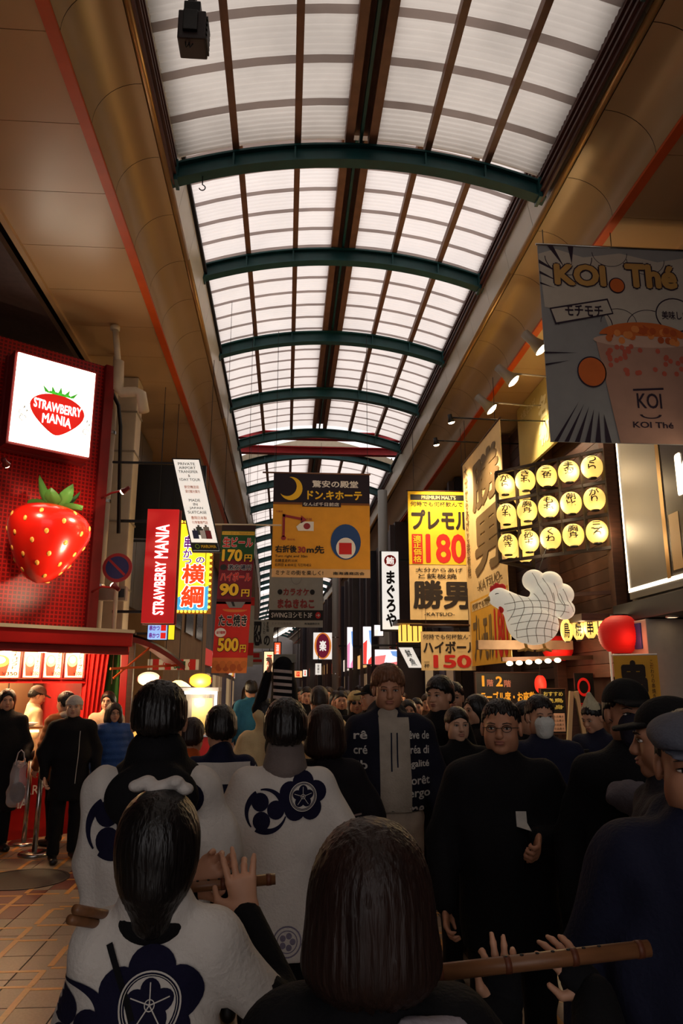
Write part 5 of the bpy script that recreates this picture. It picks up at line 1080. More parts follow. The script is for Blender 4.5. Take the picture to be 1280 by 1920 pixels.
RA = Vector((4.42, 9.75, 0)); RB = Vector((3.22, 11.0, 0)); RU = (RA - RB).normalized(); RN = RU.cross(Vector((0, 0, 1))); rw = (RA - RB).length; rz0, rz1 = 3.62, 5.02
rk = thing('lantern_rack', 'black timber lattice rack holding rows of round paper lanterns', 'rack', (RB.x, RB.y, rz0)); rbm = M('rack_black', (34, 24, 20), .6, noise=.2)
for k in range(6):
    p = RB + RU * (rw * k / 5); MB().bar((p.x, p.y, rz0), (p.x, p.y, rz1), .045).build('upright', rbm, rk, world=True)
for k in range(4):
    z = rz0 + (rz1 - rz0) * k / 3; MB().bar((RB.x, RB.y, z), (RA.x, RA.y, z), .045).build('rail', rbm, rk, world=True)
    MB().bar((RB.x, RB.y, z), (RB.x + .75, RB.y + .7, z), .045).build('side_rail', rbm, rk, world=True)
MB().bar((RA.x, RA.y, rz1), (4.6, 9.95, rz1), .05).build('wall_arm', rbm, rk, world=True); MB().bar((RA.x, RA.y, rz0), (4.6, 9.95, rz0), .05).build('wall_arm', rbm, rk, world=True)
MB().bar((RB.x + .75, RB.y + .7, rz0), (RB.x + .75, RB.y + .7, rz1), .045).build('upright', rbm, rk, world=True); MB().bar((RB.x + .75, RB.y + .7, rz1), (4.6, 11.9, rz1), .05).build('wall_arm', rbm, rk, world=True)
words = [['がら', 'きも', '三角', '手羽', 'つら'], ['かも', '胸身', 'もも', '朝比', 'がり'], ['焼き', '砂玉', 'くね', '胸身', '三ろ']]
rown = ['top', 'middle', 'bottom']; coln = ['at the far corner post', 'second from the far corner post', 'in the middle column', 'fourth from the far corner post', 'next to the wall']
for i in range(3):
    for j in range(5):
        p = RB + RU * (rw * (j + .5) / 5) + RN * .05; z = rz1 - (rz1 - rz0) * (i + .5) / 3
        paper_lantern('round_lantern', 'round glowing lantern, %s row of the rack, %s' % (rown[i], coln[j]), (p.x, p.y, z), .15, .31, m_lanc, group='lettered lanterns on the rack', text=words[i][j], energy=16 if (i + j) % 3 == 0 else 0, face=(CAMP - p).normalized() if True else None)
for i in range(3):
    for j in range(2):
        z = rz1 - (rz1 - rz0) * (i + .5) / 3; p = RB + Vector((.22 + .34 * j, .2 + .32 * j, 0)); paper_lantern('round_lantern', 'plain lantern on the rack return side, %s row, %s' % (rown[i], ['next to the corner post', 'away from the corner post'][j]), (p.x, p.y, z), .14, .30, m_lanc, group='plain lanterns on the return side')
# spotlights on the eaves and bulbs on black arms
for k, (px, py) in enumerate(((1016, 655), (963, 715), (922, 768))):
    h_ = atZ(px, py, 6.42); arm_spot(['first', 'second', 'third'][k] + ' grey cone spotlight counted from the hanging tea poster, lighting the billboard', h_, (4.7, h_.y, h_.z + .12), (4.25, h_.y - .25, h_.z - .9), 170, mat=M('grey_lamp', (150, 140, 124), .4), hl=.36, hr=.12, glow=24)
for k, (px, py, bxp) in enumerate(((846, 792, 955), (818, 834, 905))):
    b_ = atX(bxp, py, 3.72); h_ = atY(px, py, b_.y); arm_spot(['bare bulb spotlight on black arm nearest the billboard', 'bare bulb spotlight on black arm beside the yellow banner'][k], h_, (4.7, b_.y, b_.z + .04), (3.4, b_.y + .6, 3.6), 420, col=(1, .74, .42), hl=.14, hr=.065, glow=40)
# red round lanterns, white row lanterns
c = atY(1163, 1190, 9.0); RL = paper_lantern('red_lantern', 'large glowing red round lantern nearest the grilled skewer flag', tuple(c), .27, .46, m_lanr, energy=6, lc=(1, .2, .1))
MB().tube([(0, 0, .22), (0, 0, 2.62 - c.z)], .008, 6).build('cord', m_black, RL)
c = atY(1045, 1216, 11.6); paper_lantern('red_lantern', 'glowing red lantern tucked behind the white rooster lantern', tuple(c), .24, .38, m_lanr, energy=4, lc=(1, .2, .1))
for k, (px, wd) in enumerate(((1062, '鳥'), (1084, '焼'), (1106, '串'), (1126, 'し'))):
    c = atY(px, 1182 - 3 * k, 10.2 - .12 * k); paper_lantern('row_lantern', 'cream paper lantern in the short row over the entrance, lettered ' + ['bird', 'grill', 'skewer', 'with a hook stroke'][k], tuple(c), .085, .30, m_lanc, group='entrance row lanterns', text=wd, energy=4 if k % 2 else 0)
bm2 = MB().bar((atY(1040, 1160, 10.3).x, 10.3, 3.02), (4.6, 9.75, 3.02), .05).build('lantern_rail', m_wood); tag(bm2, 'timber rail carrying the entrance row lanterns', 'rail')
# rooster lantern of white paper over wire ribs
rc = atY(1000, 1150, 9.6); ro = thing('rooster_lantern', 'white paper rooster lantern with red comb and ribbed panels', 'lantern', tuple(rc)); m_roo = M('rooster_paper', (226, 222, 206), .6, emit=.3, ecol=(255, 246, 222))
S_ = Soft(); S_.ell((-.02, 0, -.14), (.34, .24, .27), .05); S_.ell((-.10, 0, .0), (.28, .20, .20), .08); S_.cap((-.18, 0, .05), (-.44, 0, .20), .17, .13, .06); S_.ell((-.46, 0, .20), (.125, .11, .11), .04)
for a, rr in (((.03, 0, .43), .155), ((.24, -.03, .40), .16), ((.40, 0, .25), .155), ((.40, -.03, .05), .14), ((.16, -.06, .28), .15)): S_.ell(a, (rr, .13, rr * .95), .004)
S_.cap((.1, 0, .1), (.16, 0, .3), .18, .15, .05); S_.ell((-.02, -.2, -.10), (.2, .08, .14), .02)
soft_obj('paper_body', S_.mesh(.014), m_roo, ro)
wire = M('wire_grey', (132, 124, 108), .5); S2 = BVHTree.FromPolygons([v.co.copy() for v in KIDS[ro.name][0].data.vertices], [tuple(p.vertices) for p in KIDS[ro.name][0].data.polygons])
def surf_line(pts, bv, parent, mat, d=Vector((0, 1, 0)), r=.004, name='wire_rib'):
    q = []
    for x, z in pts:
        hit = bv.ray_cast(Vector((x, -2, z)), d)
        if hit[0] is not None: q.append(hit[0] - d * .002)
        elif len(q) > 1: break
    if len(q) > 2: MB().tube(q, r, 5, cap=False).build(name, mat, parent, True)
for k in range(7): surf_line([(-.34 + .11 * k + .05 * math.sin(t * .3), .25 - .03 * t) for t in range(22)], S2, ro, wire)
for k in range(6): surf_line([(-.42 + .04 * t, .10 - .09 * k + .05 * math.sin(t * .16)) for t in range(22)], S2, ro, wire)
for k in range(4): surf_line([(-.02 + .13 * k + .02 * t, .52 - .05 * t - .07 * k) for t in range(7)], S2, ro, wire)
S3 = Soft(); S3.ell((-.40, 0, .33), (.05, .03, .06), .02); S3.ell((-.47, 0, .33), (.05, .03, .07), .02); S3.ell((-.53, 0, .30), (.04, .03, .06), .02); soft_obj('comb', S3.mesh(.01), M('comb_red', (190, 30, 24), .5, emit=.15), ro)
S3 = Soft(); S3.ell((-.44, -.05, .06), (.035, .03, .07), .02); soft_obj('wattle', S3.mesh(.01), M('comb_red'), ro); S3 = Soft(); S3.cap((-.56, 0, .19), (-.66, 0, .16), .045, .008, .02); soft_obj('beak', S3.mesh(.01), M('beak_yellow', (196, 160, 80), .5), ro)
MB().tube([(-.5 + .03 * math.cos(a), -.115, .23 + .012 * math.sin(a)) for a in [math.pi * k / 8 for k in range(9)]], .005, 6).build('eye', m_black, ro, True)
for x in (-.14, .1):
    f = MB(); f.tube([(x, 0, -.36), (x + .02, -.02, -.46)], .02, 8)
    for dx in (-.12, -.03, .08): f.tube([(x + .02, -.02, -.46), (x + dx, -.08, -.49)], [.02, .012], 8)
    f.build('foot', M('beak_yellow'), ro, True)
MB().tube([(0, 0, .3), (.3, .2, 3.62 - rc.z)], .005, 6).build('cord', m_black, ro)

# ---- tea shop: hanging poster and framed light sign
s = sign_px('tea_poster', 'grey hanging bubble tea poster with cup of orange pearls', 'poster', 1032, 1325, 7.5, 7.5, 460, 828)
tg = cl('poster_grey', (150, 148, 146)); tl = cl('poster_pale', (196, 184, 168)); tgold = cl('poster_gold', (198, 150, 80)); tor = cl('poster_orange', (212, 106, 44)); tdk = cl('poster_dark', (46, 30, 46))
s.board(tg, .012, 'cloth'); s.poly([(.0, .05), (.12, .02), (.3, .06), (.55, .03), (.8, .07), (1, .04), (1, .40), (.85, .42), (.62, .40), (.45, .48), (.40, .34), (.2, .36), (.02, .33)], tl, 1, 'burst_print')
for k in range(6): s.polys([[(.02 + .065 * k, 1.0), (.045 + .068 * k, 1.0), (.20 + .03 * k, .80 + .012 * k)]], tdk, 1.2 + .02 * k, 'speed_line')
for k, q in enumerate(([(0, .08), (.0, .10), (.16, .16)], [(0, .14), (.0, .155), (.14, .2)], [(.0, .2), (0, .21), (.1, .23)], [(.06, .0), (.1, 0), (.17, .12)], [(.2, 0), (.24, 0), (.22, .1)], [(0, .56), (0, .57), (.22, .56)], [(0, .62), (0, .63), (.16, .6)])): s.polys([q], tdk, 1.2, 'speed_line')
for cx_, cy_, rx2 in ((.2, .06, .16), (.48, .03, .12), (.72, .06, .13), (.28, .42, .18), (.5, .40, .12), (.7, .42, .15)): s.ring(cx_, cy_, rx2, rx2 * .62, .035, tdk, 1.6, 22, math.pi, 2 * math.pi if cy_ < .2 else 0, 'cloud_outline')
s.text('KOI', .095, .10, .44, .215, tgold, 3, .08, outline=tdk, ow=.07); s.text('Thé', .57, .085, .92, .215, tgold, 3, .08, outline=tdk, ow=.07); s.disc(.51, .205, .055, .042, tdk, 2.4, name='pearl_print'); s.disc(.51, .205, .047, .036, tor, 3.2, name='pearl_print')
s.poly([(.05, .335), (.44, .275), (.47, .355), (.08, .42)], tdk, 2, 'tag_print'); s.poly([(.06, .342), (.433, .285), (.46, .35), (.088, .41)], tl, 2.4, 'tag_print'); s.text('モチモチ', .15, .315, .40, .375, tdk, 3, .04)
s.disc(.88, .35, .13, .09, tdk, 2, name='bubble_print'); s.disc(.88, .35, .122, .083, tl, 2.4, name='bubble_print'); s.text('美味しい', .79, .33, .97, .375, tdk, 3, .03)
s.poly([(.34, .50), (.96, .50), (.86, 1.0), (.44, 1.0)], cl('cup_pale', (182, 140, 120)), 2, 'cup_print'); s.disc(.65, .49, .33, .035, cl('cup_rim', (208, 170, 148)), 2.6, name='cup_print'); s.disc(.65, .47, .29, .075, tor, 3, name='pearls_print', a0=0, a1=math.pi)
rg = random.Random(4)
for k in range(34): x = rg.uniform(.40, .90); yy = rg.uniform(.415, .48) + .12 * abs(x - .65); s.disc(x, yy, .022, .018, [tor, cl('pearl_light', (232, 140, 70)), cl('pearl_deep', (190, 84, 36))][k % 3], 3.2 + .05 * k, 10, 'pearl_print')
for k in range(36): x = rg.uniform(.40, .90); yy = rg.uniform(.52, .66); s.disc(x, yy, .016, .013, cl('pearl_in_cup', (196, 92, 70)), 2.4 + .02 * k, 10, 'pearl_print')
s.disc(.295, .655, .095, .078, tdk, 2, name='ball_print'); s.disc(.295, .655, .087, .071, tor, 2.4, name='ball_print')
s.poly([(.55, .735), (.75, .725), (.75, .735), (.55, .745)], tdk, 3); s.text('KOI', .57, .755, .73, .83, tdk, 3, .02); s.ring(.65, .86, .07, .02, .25, tdk, 3, 16, math.pi, 2 * math.pi); s.text('KOI Thé', .53, .895, .79, .925, tdk, 3, .03)
MB().tube([(-.02, s.h + .005, 0), (s.w + .02, s.h + .005, 0)], .014, 8).build('top_rod', m_steel, s.e, True); hang(s, 6.93, (.04, .5))
s = Sign('tea_shop_light_sign', 'large grey light sign framed by a white LED line under the tea poster', 'sign', (4.42, 9.35, 2.86), (0, -1, 0), 3.4, 2.5)
s.board(M('sign_grey', (112, 106, 96), .45, noise=.08, scale=1.5), .12, 'face'); m_ledw = M('led_line', (255, 244, 226), emit=3.2, ecol=(255, 236, 206)); s.rect(.0, .0, .012, .955, m_ledw, 2, 'led_line'); s.rect(.0, .945, 1, .965, m_ledw, 2, 'led_line')
s.frame(M('sign_rim', (90, 80, 72), .4), .05, .02, z0=-.14); s.rect(.30, 0, .325, .95, M('gold_bar', (170, 130, 70), .3, metal=.7), 2.5, 'divider'); s.rect(.335, .0, 1, .93, M('dark_window', (50, 38, 30), .25), 1, 'window_field'); s.text('KOI', .425, .40, .8, .60, m_ledw, 3, .06); s.rect(.345, .66, .41, .92, M('gold_lattice', (190, 150, 90), .4), 2); 
for q in range(4): s.rect(.5 + .12 * q, .06, .52 + .12 * q, .36, M('painted_warm_reflection', (180, 120, 60), .4), 2, 'slat')  # warm reflections in the window, painted as flat strips
MB().box(0, -.12, -.3, s.w, s.h + .5, -.13).build('housing', m_black, s.e)
rp = thing('white_pillar', 'off-white pillar at the tea shop corner beside the skewer flag', 'pillar', (4.5, 8.75, 0)); MB().bevbox(4.18, 8.5, 0, 4.7, 9.0, 2.54, .02).build('shaft', M('pillar_white', (176, 164, 150), .5, noise=.06), rp, world=True); MB().box(4.165, 8.62, 2.2, 4.185, 8.8, 2.5).build('notice', M('notice_blue', (40, 60, 130), .5), rp, world=True)
mb = MB(); mb.bevbox(4.2, 5.0, 2.55, 4.7, 9.4, 2.78, .01); o = mb.build('shop_soffit', m_black); tag(o, 'black shop soffit under the tea shop light sign', 'soffit')
for k in range(3):
    dl = thing('downlight', 'small round downlight in the tea shop soffit ' + ['beside the white pillar', 'in its middle', 'away from the pillar'][k], 'lamp', (4.4, 8.3 - 1.2 * k, 2.55)); MB().lathe([(.07, 0), (.07, -.015), (.055, -.015)], 18, cap=False).build('trim_ring', m_white, dl); MB().lathe([(.055, -.004), (.001, -.006)], 18, cap=False).build('lens', M('downlight_glow', (255, 232, 190), emit=8), dl)
# ---- skewer flag
s = sign_px('skewer_flag', 'ochre cloth flag with big black skewer character', 'flag', 1156, 1240, 8.6, 8.35, 1230, 1318); oc = cl('ochre'); s.board(oc, .006, 'cloth'); s.text('串', .14, .10, .74, .9, m_brush, 2, .09); s.text('こだわりの串焼き', .82, .1, .9, .9, m_brush, 2, .01, vertical=True); MB().tube([(-.03, -1.3, -.01), (-.03, s.h + .05, -.01)], .014, 8).build('pole', m_white, s.e, True); MB().tube([(-.03, s.h + .01, -.01), (s.w, s.h + .01, -.01)], .01, 8).build('top_rod', m_white, s.e, True); MB().lathe([(.16, -s.e.matrix_basis.translation.z), (.16, -s.e.matrix_basis.translation.z + .1)], 18, c=(-.03, 0, 0)).build('base', m_black, s.e) if False else None
MB().tube([(-.03, -s.e.matrix_basis.translation.z, -.01), (-.03, -1.2, -.01)], .014, 8).build('pole', m_white, s.e, True)
# ---- restaurant boards under the eave
s = sign_px('table_seating_board', 'black board with yellow lettering about tables on floors one and two', 'sign', 894, 1012, 12.2, 12.2, 1262, 1322); s.board(m_black, .05); yl = M('board_yellow', (236, 170, 50), .6, emit=.35); pk = M('board_pink', (220, 150, 130), .6)
s.text('1', .09, .08, .13, .42, yl, 2, .03); s.text('階', .17, .2, .27, .42, pk, 2, .03); s.text('2', .31, .1, .42, .42, yl, 2, .05); s.text('階', .44, .22, .55, .44, pk, 2, .03); s.text('テーブル席・お座敷', .06, .58, .93, .92, yl, 2, .05); s.frame(m_wood, .02, .02); MB().box(.1, -s.e.matrix_basis.translation.z, -.06, .16, 0, -.03).build('leg', m_wood, s.e); MB().box(s.w - .16, -s.e.matrix_basis.translation.z, -.06, s.w - .1, 0, -.03).build('leg', m_wood, s.e)
c = atY(1013, 1283, 11.5); t = paper_lantern('small_red_lamp', 'small bright red lamp beside the black seating board', tuple(c), .09, .26, M('red_lamp', (236, 40, 26), .5, emit=1.4), energy=3, lc=(1, .15, .08)); MB().tube([(0, 0, .12), (0, 0, 2.62 - c.z)], .006, 6).build('cord', m_black, t)
s = sign_px('chalk_menu_board', 'small chalk menu board with green and yellow lettering beside the A frame', 'menu board', 1018, 1064, 11.2, 11.2, 1292, 1375); s.board(m_black, .04); s.frame(m_wood, .015, .02); chl = M('chalk_yellow', (196, 180, 90), .7)
for k, t_ in enumerate(('おすすめ', '焼鳥', '刺身')): s.text(t_, .1, .06 + .15 * k, .9, .16 + .15 * k, chl, 1, .03)
s.rect(.08, .55, .92, .96, M('paper_menu', (190, 150, 130), .6), 1, 'paper'); [s.text('本日のお品書き', .14, .60 + .09 * k, .86, .65 + .09 * k, m_inkk, 2, .0) for k in range(4)]; [MB().box(x, -s.e.matrix_basis.translation.z, -.05, x + .04, 0, -.02).build('leg', m_wood, s.e) for x in (.04, s.w - .08)]
af = thing('a_frame_board', 'A frame street board with cream painted legs', 'street board', (atY(1078, 1340, 9.6).x, 9.6, 0)); zt_ = atY(1078, 1296, 9.6).z
for sx in (-1, 1): MB().bar((sx * .24, -.0, 0), (sx * .03, 0, zt_), .05).build('leg', M('cream_leg', (206, 186, 140), .6), af)
MB().bar((-.22, .02, .3), (.22, .02, .3), .03, .02).build('cross_bar', m_wood, af); mb = MB(); mb.add([(-.2, .02, .2), (.2, .02, .2), (.06, .02, zt_ - .08), (-.06, .02, zt_ - .08), (-.2, .04, .2), (.2, .04, .2), (.06, .04, zt_ - .08), (-.06, .04, zt_ - .08)], [(0, 1, 2, 3), (7, 6, 5, 4), (0, 4, 5, 1), (1, 5, 6, 2), (2, 6, 7, 3), (3, 7, 4, 0)]); mb.build('panel', m_wood, af)
s = sign_px('round_mark_board', 'dark board with red round mark beside the A frame', 'sign', 1082, 1118, 11.0, 11.0, 1262, 1350); s.board(m_black, .04); s.ring(.45, .3, .34, .2, .3, m_lanr, 1); s.text('まる', .2, .62, .75, .95, m_inkr, 1, .05, vertical=True); MB().box(.1, -s.e.matrix_basis.translation.z, -.04, s.w - .1, 0, -.02).build('leg', m_wood, s.e)
# bulb string under the banner, timber beam
sl = thing('bulb_string', 'row of round white bulbs under a timber rail below the rooster', 'lights', (3.2, 11.0, 2.5)); a_ = atY(955, 1244, 11.0); b_ = atY(1045, 1238, 11.0); MB().bar((a_.x - .1, 11.05, a_.z + .06), (b_.x + 1.1, 11.05, b_.z + .06), .06).build('rail', m_wood, sl, world=True)
for k in range(6): p = a_ + (b_ - a_) * (k / 5); MB().ell(p, (.05, .05, .035), 12, 8).build('bulb', M('round_bulb', (255, 240, 206), emit=6, ecol=(255, 226, 170)), sl, True, world=True)
la = bpy.data.lights.new('string_lamp', 'POINT'); la.energy = 60; la.color = (1, .72, .4); la.shadow_soft_size = .3; lo = bpy.data.objects.new('string_lamp', la); COL.objects.link(lo); lo.parent = sl; lo.location = (.3, -.25, -.2)
MB_ = MB().bevbox(2.9, 11.3, 2.32, 4.38, 11.45, 2.46, .01).build('entrance_beam', M('pale_beam', (128, 104, 84), .6, noise=.2, scale=6)); tag(MB_, 'pale timber beam over the black seating board', 'beam')
# ---- tuna restaurant sign and neighbours
s = sign_px('tuna_sign', 'white upright light sign with black brush kana and red seal', 'sign', 717, 749, 17, 17, 1034, 1180); s.board(M('lit_soft_white', (240, 236, 228), .4, emit=.85), .02, 'lit_face'); s.frame(m_black, .03, .03, z0=-.2); MB().box(0, 0, -.2, s.w, s.h, -.02).build('housing', m_black, s.e); s.disc(.5, .12, .36, .075, m_inkr, 1); s.text('鮪', .26, .07, .74, .17, M('lit_soft_white'), 2, .03); s.text('まぐろや', .2, .25, .82, .97, m_inkk, 2, .07, vertical=True); MB().bar((s.w, s.h * .9, -.1), (s.w + 1.6, s.h * .9, -.1), .05).build('bracket', m_black, s.e); MB().bar((s.w, s.h * .1, -.1), (s.w + 1.6, s.h * .1, -.1), .05).build('lower_bracket', m_black, s.e)
def boxthing(name, label, cat, x0, y0, z0, x1, y1, z1, mat, pname='body'):
    t = thing(name, label, cat, ((x0 + x1) / 2, (y0 + y1) / 2, z0)); MB().bevbox(x0, y0, z0, x1, y1, z1, .012).build(pname, mat, t, world=True); return t
# lit yellow lantern crate, little roof
p0 = atY(750, 1172, 16.5); p1 = atY(790, 1203, 16.5); t = boxthing('glowing_lantern_row', 'glowing amber lantern box under a small dark roof', 'lantern', p0.x, 16.4, p1.z, p1.x, 16.8, p0.z, M('amber_glow', (250, 200, 90), .5, emit=1.5, ecol=(255, 190, 80)), 'paper_box'); MB().bevbox(p0.x - .1, 16.2, p0.z + .02, p1.x + 1.2, 17.4, p0.z + .1, .01).build('roof', m_wood, t, world=True); [MB().box(p0.x + k * .12, 16.37, p1.z, p0.x + k * .12 + .02, 16.4, p0.z).build('slat', m_wood, t, world=True) for k in range(5)]
s = sign_px('white_flag_sign', 'small tilted white lit sign with black brush letters', 'sign', 766, 792, 15.5, 15.5, 1214, 1252); s.shear = -.5; s.board(m_pan, .04, 'lit_face'); s.frame(m_black, .01, .01); s.text('鮮魚', .3, .1, .7, .9, m_inkk, 1, .03, vertical=True); MB().bar((s.w * .3, s.h, -.03), (s.w * .3 + 1.4, s.h + .02, -.03), .03).build('bracket', m_black, s.e)
for k, (a, b_, yt, yb, Yd, c, lb) in enumerate(((651, 661, 1176, 1252, 22, (255, 150, 190), 'thin pink and white LED column'), (681, 696, 1175, 1245, 19, (240, 60, 50), 'red and white lit screen beside the pale column'), (703, 744, 1218, 1246, 17.6, (240, 120, 120), 'wide bright screen under the tuna sign'), (702, 718, 1172, 1192, 17.8, (250, 236, 226), 'small white lit panel beside the tuna sign'))):
    s = sign_px('lit_screen', lb, 'screen', a, b_, Yd, Yd, yt, yb); s.board(M('screen_w%d' % k, (250, 236, 240), .3, emit=1.3), .08, 'lit_face'); s.frame(m_black, .02, .02, z0=-.1); sc_ = M('screen_c%d' % k, c, .3, emit=1.0); s.polys([[(0, .45), (.5, .35), (.4, 1), (0, 1)], [(.6, .9), (1, .8), (1, 1), (.55, 1)]], sc_, 1, 'picture'); s.polys([[(.7, .1), (1, .1), (1, .5), (.8, .4)]], M('screen_b', (120, 170, 240), .3, emit=.9), 1, 'picture'); MB().bar((s.w, s.h * .5, -.05), (s.w + 1.2, s.h * .5, -.05), .05).build('bracket', m_black, s.e)
s = sign_px('oval_emblem_sign', 'white lit sign with orange and maroon oval emblem', 'sign', 587, 625, 26, 26, 1186, 1236); s.board(M('lit_soft_white'), .1, 'lit_face'); s.frame(m_black, .03, .02, z0=-.12); s.disc(.47, .5, .42, .5, M('em_orange', (226, 130, 50), emit=.7), 1); s.disc(.47, .5, .33, .45, M('em_maroon', (130, 30, 60), emit=.4), 2); s.text('楽', .3, .3, .64, .7, M('lit_soft_white'), 3, .06); MB().bar((s.w, s.h * .5, -.05), (s.w + 2.2, s.h * .5, -.05), .06).build('bracket', m_black, s.e)
s = sign_px('small_paper_sign', 'small cream notice under the oval emblem sign', 'sign', 591, 602, 25.5, 25.5, 1244, 1265); s.board(m_pan, .05); s.text('営業中', .3, .1, .7, .9, m_inkk, 1, .02, vertical=True); MB().bar((s.w * .5, s.h, -.03), (s.w * .5, s.h + .35, -.03), .03).build('bracket', m_black, s.e)
# arcade columns on the right and far shopfront bays
for k, (Yc, xc) in enumerate(((19.6, 2.55), (25.5, 1.65), (33, 2.3))):
    t = thing('street_column', ['pale grey steel column', 'slim grey steel column crossing the oval sign', 'brownish steel column farther down the street'][k] + ' of the arcade', 'column', (xc, Yc, 0)); MB().lathe([(.13 - .02 * k, 0), (.13 - .02 * k, 7.0)], 18).build('shaft', M('column_grey%d' % (k // 2), [(150, 146, 138), (120, 90, 80)][k // 2], .4), t, True); MB().lathe([(.2, 0), (.2, .08), (.15, .12)], 18).build('base', m_steel, t, True); [MB().lathe([(.135 - .02 * k, z), (.135 - .02 * k, z + .03)], 18).build('clamp', m_steel, t) for z in (2.2, 3.4)]
shades = [(46, 40, 52), (62, 46, 44), (38, 36, 44), (76, 66, 60)]
for k in range(9):
    Ya = 17.8 + 5.2 * k; Yb = Ya + 5.0; xr = 4.45 - (.9 if k > 0 else .3) + bend(Yb) * 1.0 - .16 * k
    t = thing('shopfront', 'dark shopfront bay number %s along the tuna restaurant side' % ['one', 'two', 'three', 'four', 'five', 'six', 'seven', 'eight', 'nine'][k], 'shopfront', (xr, Ya, 0), group='far right shopfronts')
    MB().box(xr, Ya, 0, xr + .9, Yb, 6.9).build('wall', M('bay_%d' % (k % 4), shades[k % 4], .5, noise=.2, scale=2), t, world=True)
    MB().box(xr - .06, Ya + .1, 2.55, xr, Yb - .1, 3.1).build('fascia_sign', M('bay_sign_%d' % (k % 3), [(240, 226, 210), (226, 90, 60), (236, 180, 110)][k % 3], emit=[.7, .5, .8][k % 3]), t, world=True)
    for q in range(3): MB().box(xr - .03, Ya + .4 + 1.5 * q, .3, xr, Ya + 1.6 + 1.5 * q, 2.3).build('window', M('bay_window_%d' % ((k + q) % 3), [(150, 120, 90), (90, 80, 90), (180, 150, 110)][(k + q) % 3], .3, emit=[.35, .1, .5][(k + q) % 3]), t, world=True)
    for q in range(2): MB().box(xr - .16, Ya + 2.5 * q, 0, xr - .02, Ya + .2 + 2.5 * q, 6.8).build('pilaster', M('pilaster', (70, 56, 56), .5), t, world=True)
for k in range(9):
    Ya = 26.2 + 5.2 * k; Yb = Ya + 5.0; xl = -3.0 + bend(Yb) - .05 * k; t = thing('shopfront', 'pale shopfront bay number %s beyond the kushikatsu restaurant' % ['one', 'two', 'three', 'four', 'five', 'six', 'seven', 'eight', 'nine'][k], 'shopfront', (xl, Ya, 0), group='far left shopfronts')
    MB().box(xl - 1.2, Ya, 0, xl, Yb, 6.9).build('wall', M('lbay_%d' % (k % 3), [(130, 120, 110), (96, 90, 92), (150, 120, 96)][k % 3], .6, noise=.2, scale=2), t, world=True)
    MB().box(xl, Ya + .1, 2.6, xl + .06, Yb - .1, 3.2).build('fascia_sign', M('lbay_sign_%d' % (k % 3), [(226, 70, 60), (236, 226, 210), (240, 180, 80)][k % 3], emit=[.4, .7, .6][k % 3]), t, world=True)
    for q in range(3): MB().box(xl, Ya + .4 + 1.5 * q, .3, xl + .03, Ya + 1.6 + 1.5 * q, 2.3).build('window', M('bay_window_%d' % ((k + q) % 3)), t, world=True)
# light strip under the far canopy
p0 = atY(513, 1195, 40); p1 = atY(545, 1176, 30); lt = thing('light_row', 'slanting row of white tube lamps far down the street', 'lights', tuple(p1))
for k in range(6): a_ = p1 + (p0 - p1) * (k / 6); b_ = p1 + (p0 - p1) * ((k + .7) / 6); MB().bar(a_, b_, .12, .08).build('tube', M('row_glow', (255, 236, 214), emit=3), lt, world=True)
MB().bar(p1 + Vector((0, 0, .2)), p0 + Vector((0, 0, .2)), .5, .2).build('canopy', m_black, lt, world=True); MB().bar(p1 + Vector((0, 0, .3)), p1 + Vector((0, 0, 6.9 - p1.z)), .05).build('hanger', m_black, lt, world=True)
for a, b_, yt, yb, Yd, lb, c in ((494, 514, 1222, 1275, 30, 'bright cream lit sign panel far along the left shops', (255, 222, 170)), (514, 525, 1205, 1240, 28, 'small orange and white upright lit sign', (226, 90, 50)), (550, 566, 1258, 1270, 36, 'distant small orange lit sign board', (250, 170, 110)), (568, 575, 1256, 1268, 37, 'distant narrow white lit sign board', (250, 236, 220))):
    s = sign_px('distant_light_sign', lb, 'sign', a, b_, Yd, Yd, yt, yb); s.board(M('dls_%d' % a, c, .4, emit=1.2), .15, 'lit_face'); s.frame(m_black, .04, .03, z0=-.16); s.text('酒場', .25, .1, .75, .9, M('lit_soft_white') if a == 514 else m_menur, 1, .05, vertical=True); MB().tube([(s.w / 2, s.h, -.05), (s.w / 2, 8.5 - s.e.matrix_basis.translation.z, -.05)], .02, 6).build('hanger', m_black, s.e)
# flood lamp housing hanging from the near roof, hook
fp = atZ(362, 60, 7.15); fl_ = thing('hanging_floodlight', 'dark floodlight unit with dangling wires hung from the near roof', 'floodlight', tuple(fp)); MB().bevbox(-.115, -.1, -.16, .115, .12, .12, .015).build('housing', M('lamp_housing', (40, 26, 26), .5, noise=.2), fl_); MB().bevbox(-.07, -.13, -.1, .05, -.09, .1, .01).build('cover_plate', m_black, fl_); [MB().box(.115, -.08, -.14 + .05 * k, .13, .1, -.115 + .05 * k).build('fin', m_black, fl_) for k in range(5)]
MB().bar((-.02, 0, .12), (-.02, 0, .9), .10, .06).build('hanger', M('lamp_housing'), fl_); MB().bevbox(-.08, -.06, .12, .06, .06, .26, .01).build('joint', m_black, fl_); [MB().tube([(x, -.05, -.16), (x + .01, -.06, -.22), (x + .03, -.05, -.17)], .006, 6).build('wire', m_black, fl_) for x in (-.05, -.02)]
hp_ = atY(379, 352, 7.7); hk = MB().tube([hp_ + Vector((0, 0, .16)), hp_ + Vector((0, 0, .04))] + [hp_ + Vector((.035 * math.sin(a), 0, .035 * math.cos(a))) for a in [k * .5 for k in range(1, 10)]], .007, 6).build('steel_hook', m_black, None, True); tag(hk, 'small black steel hook hanging below the first green arch', 'hook')
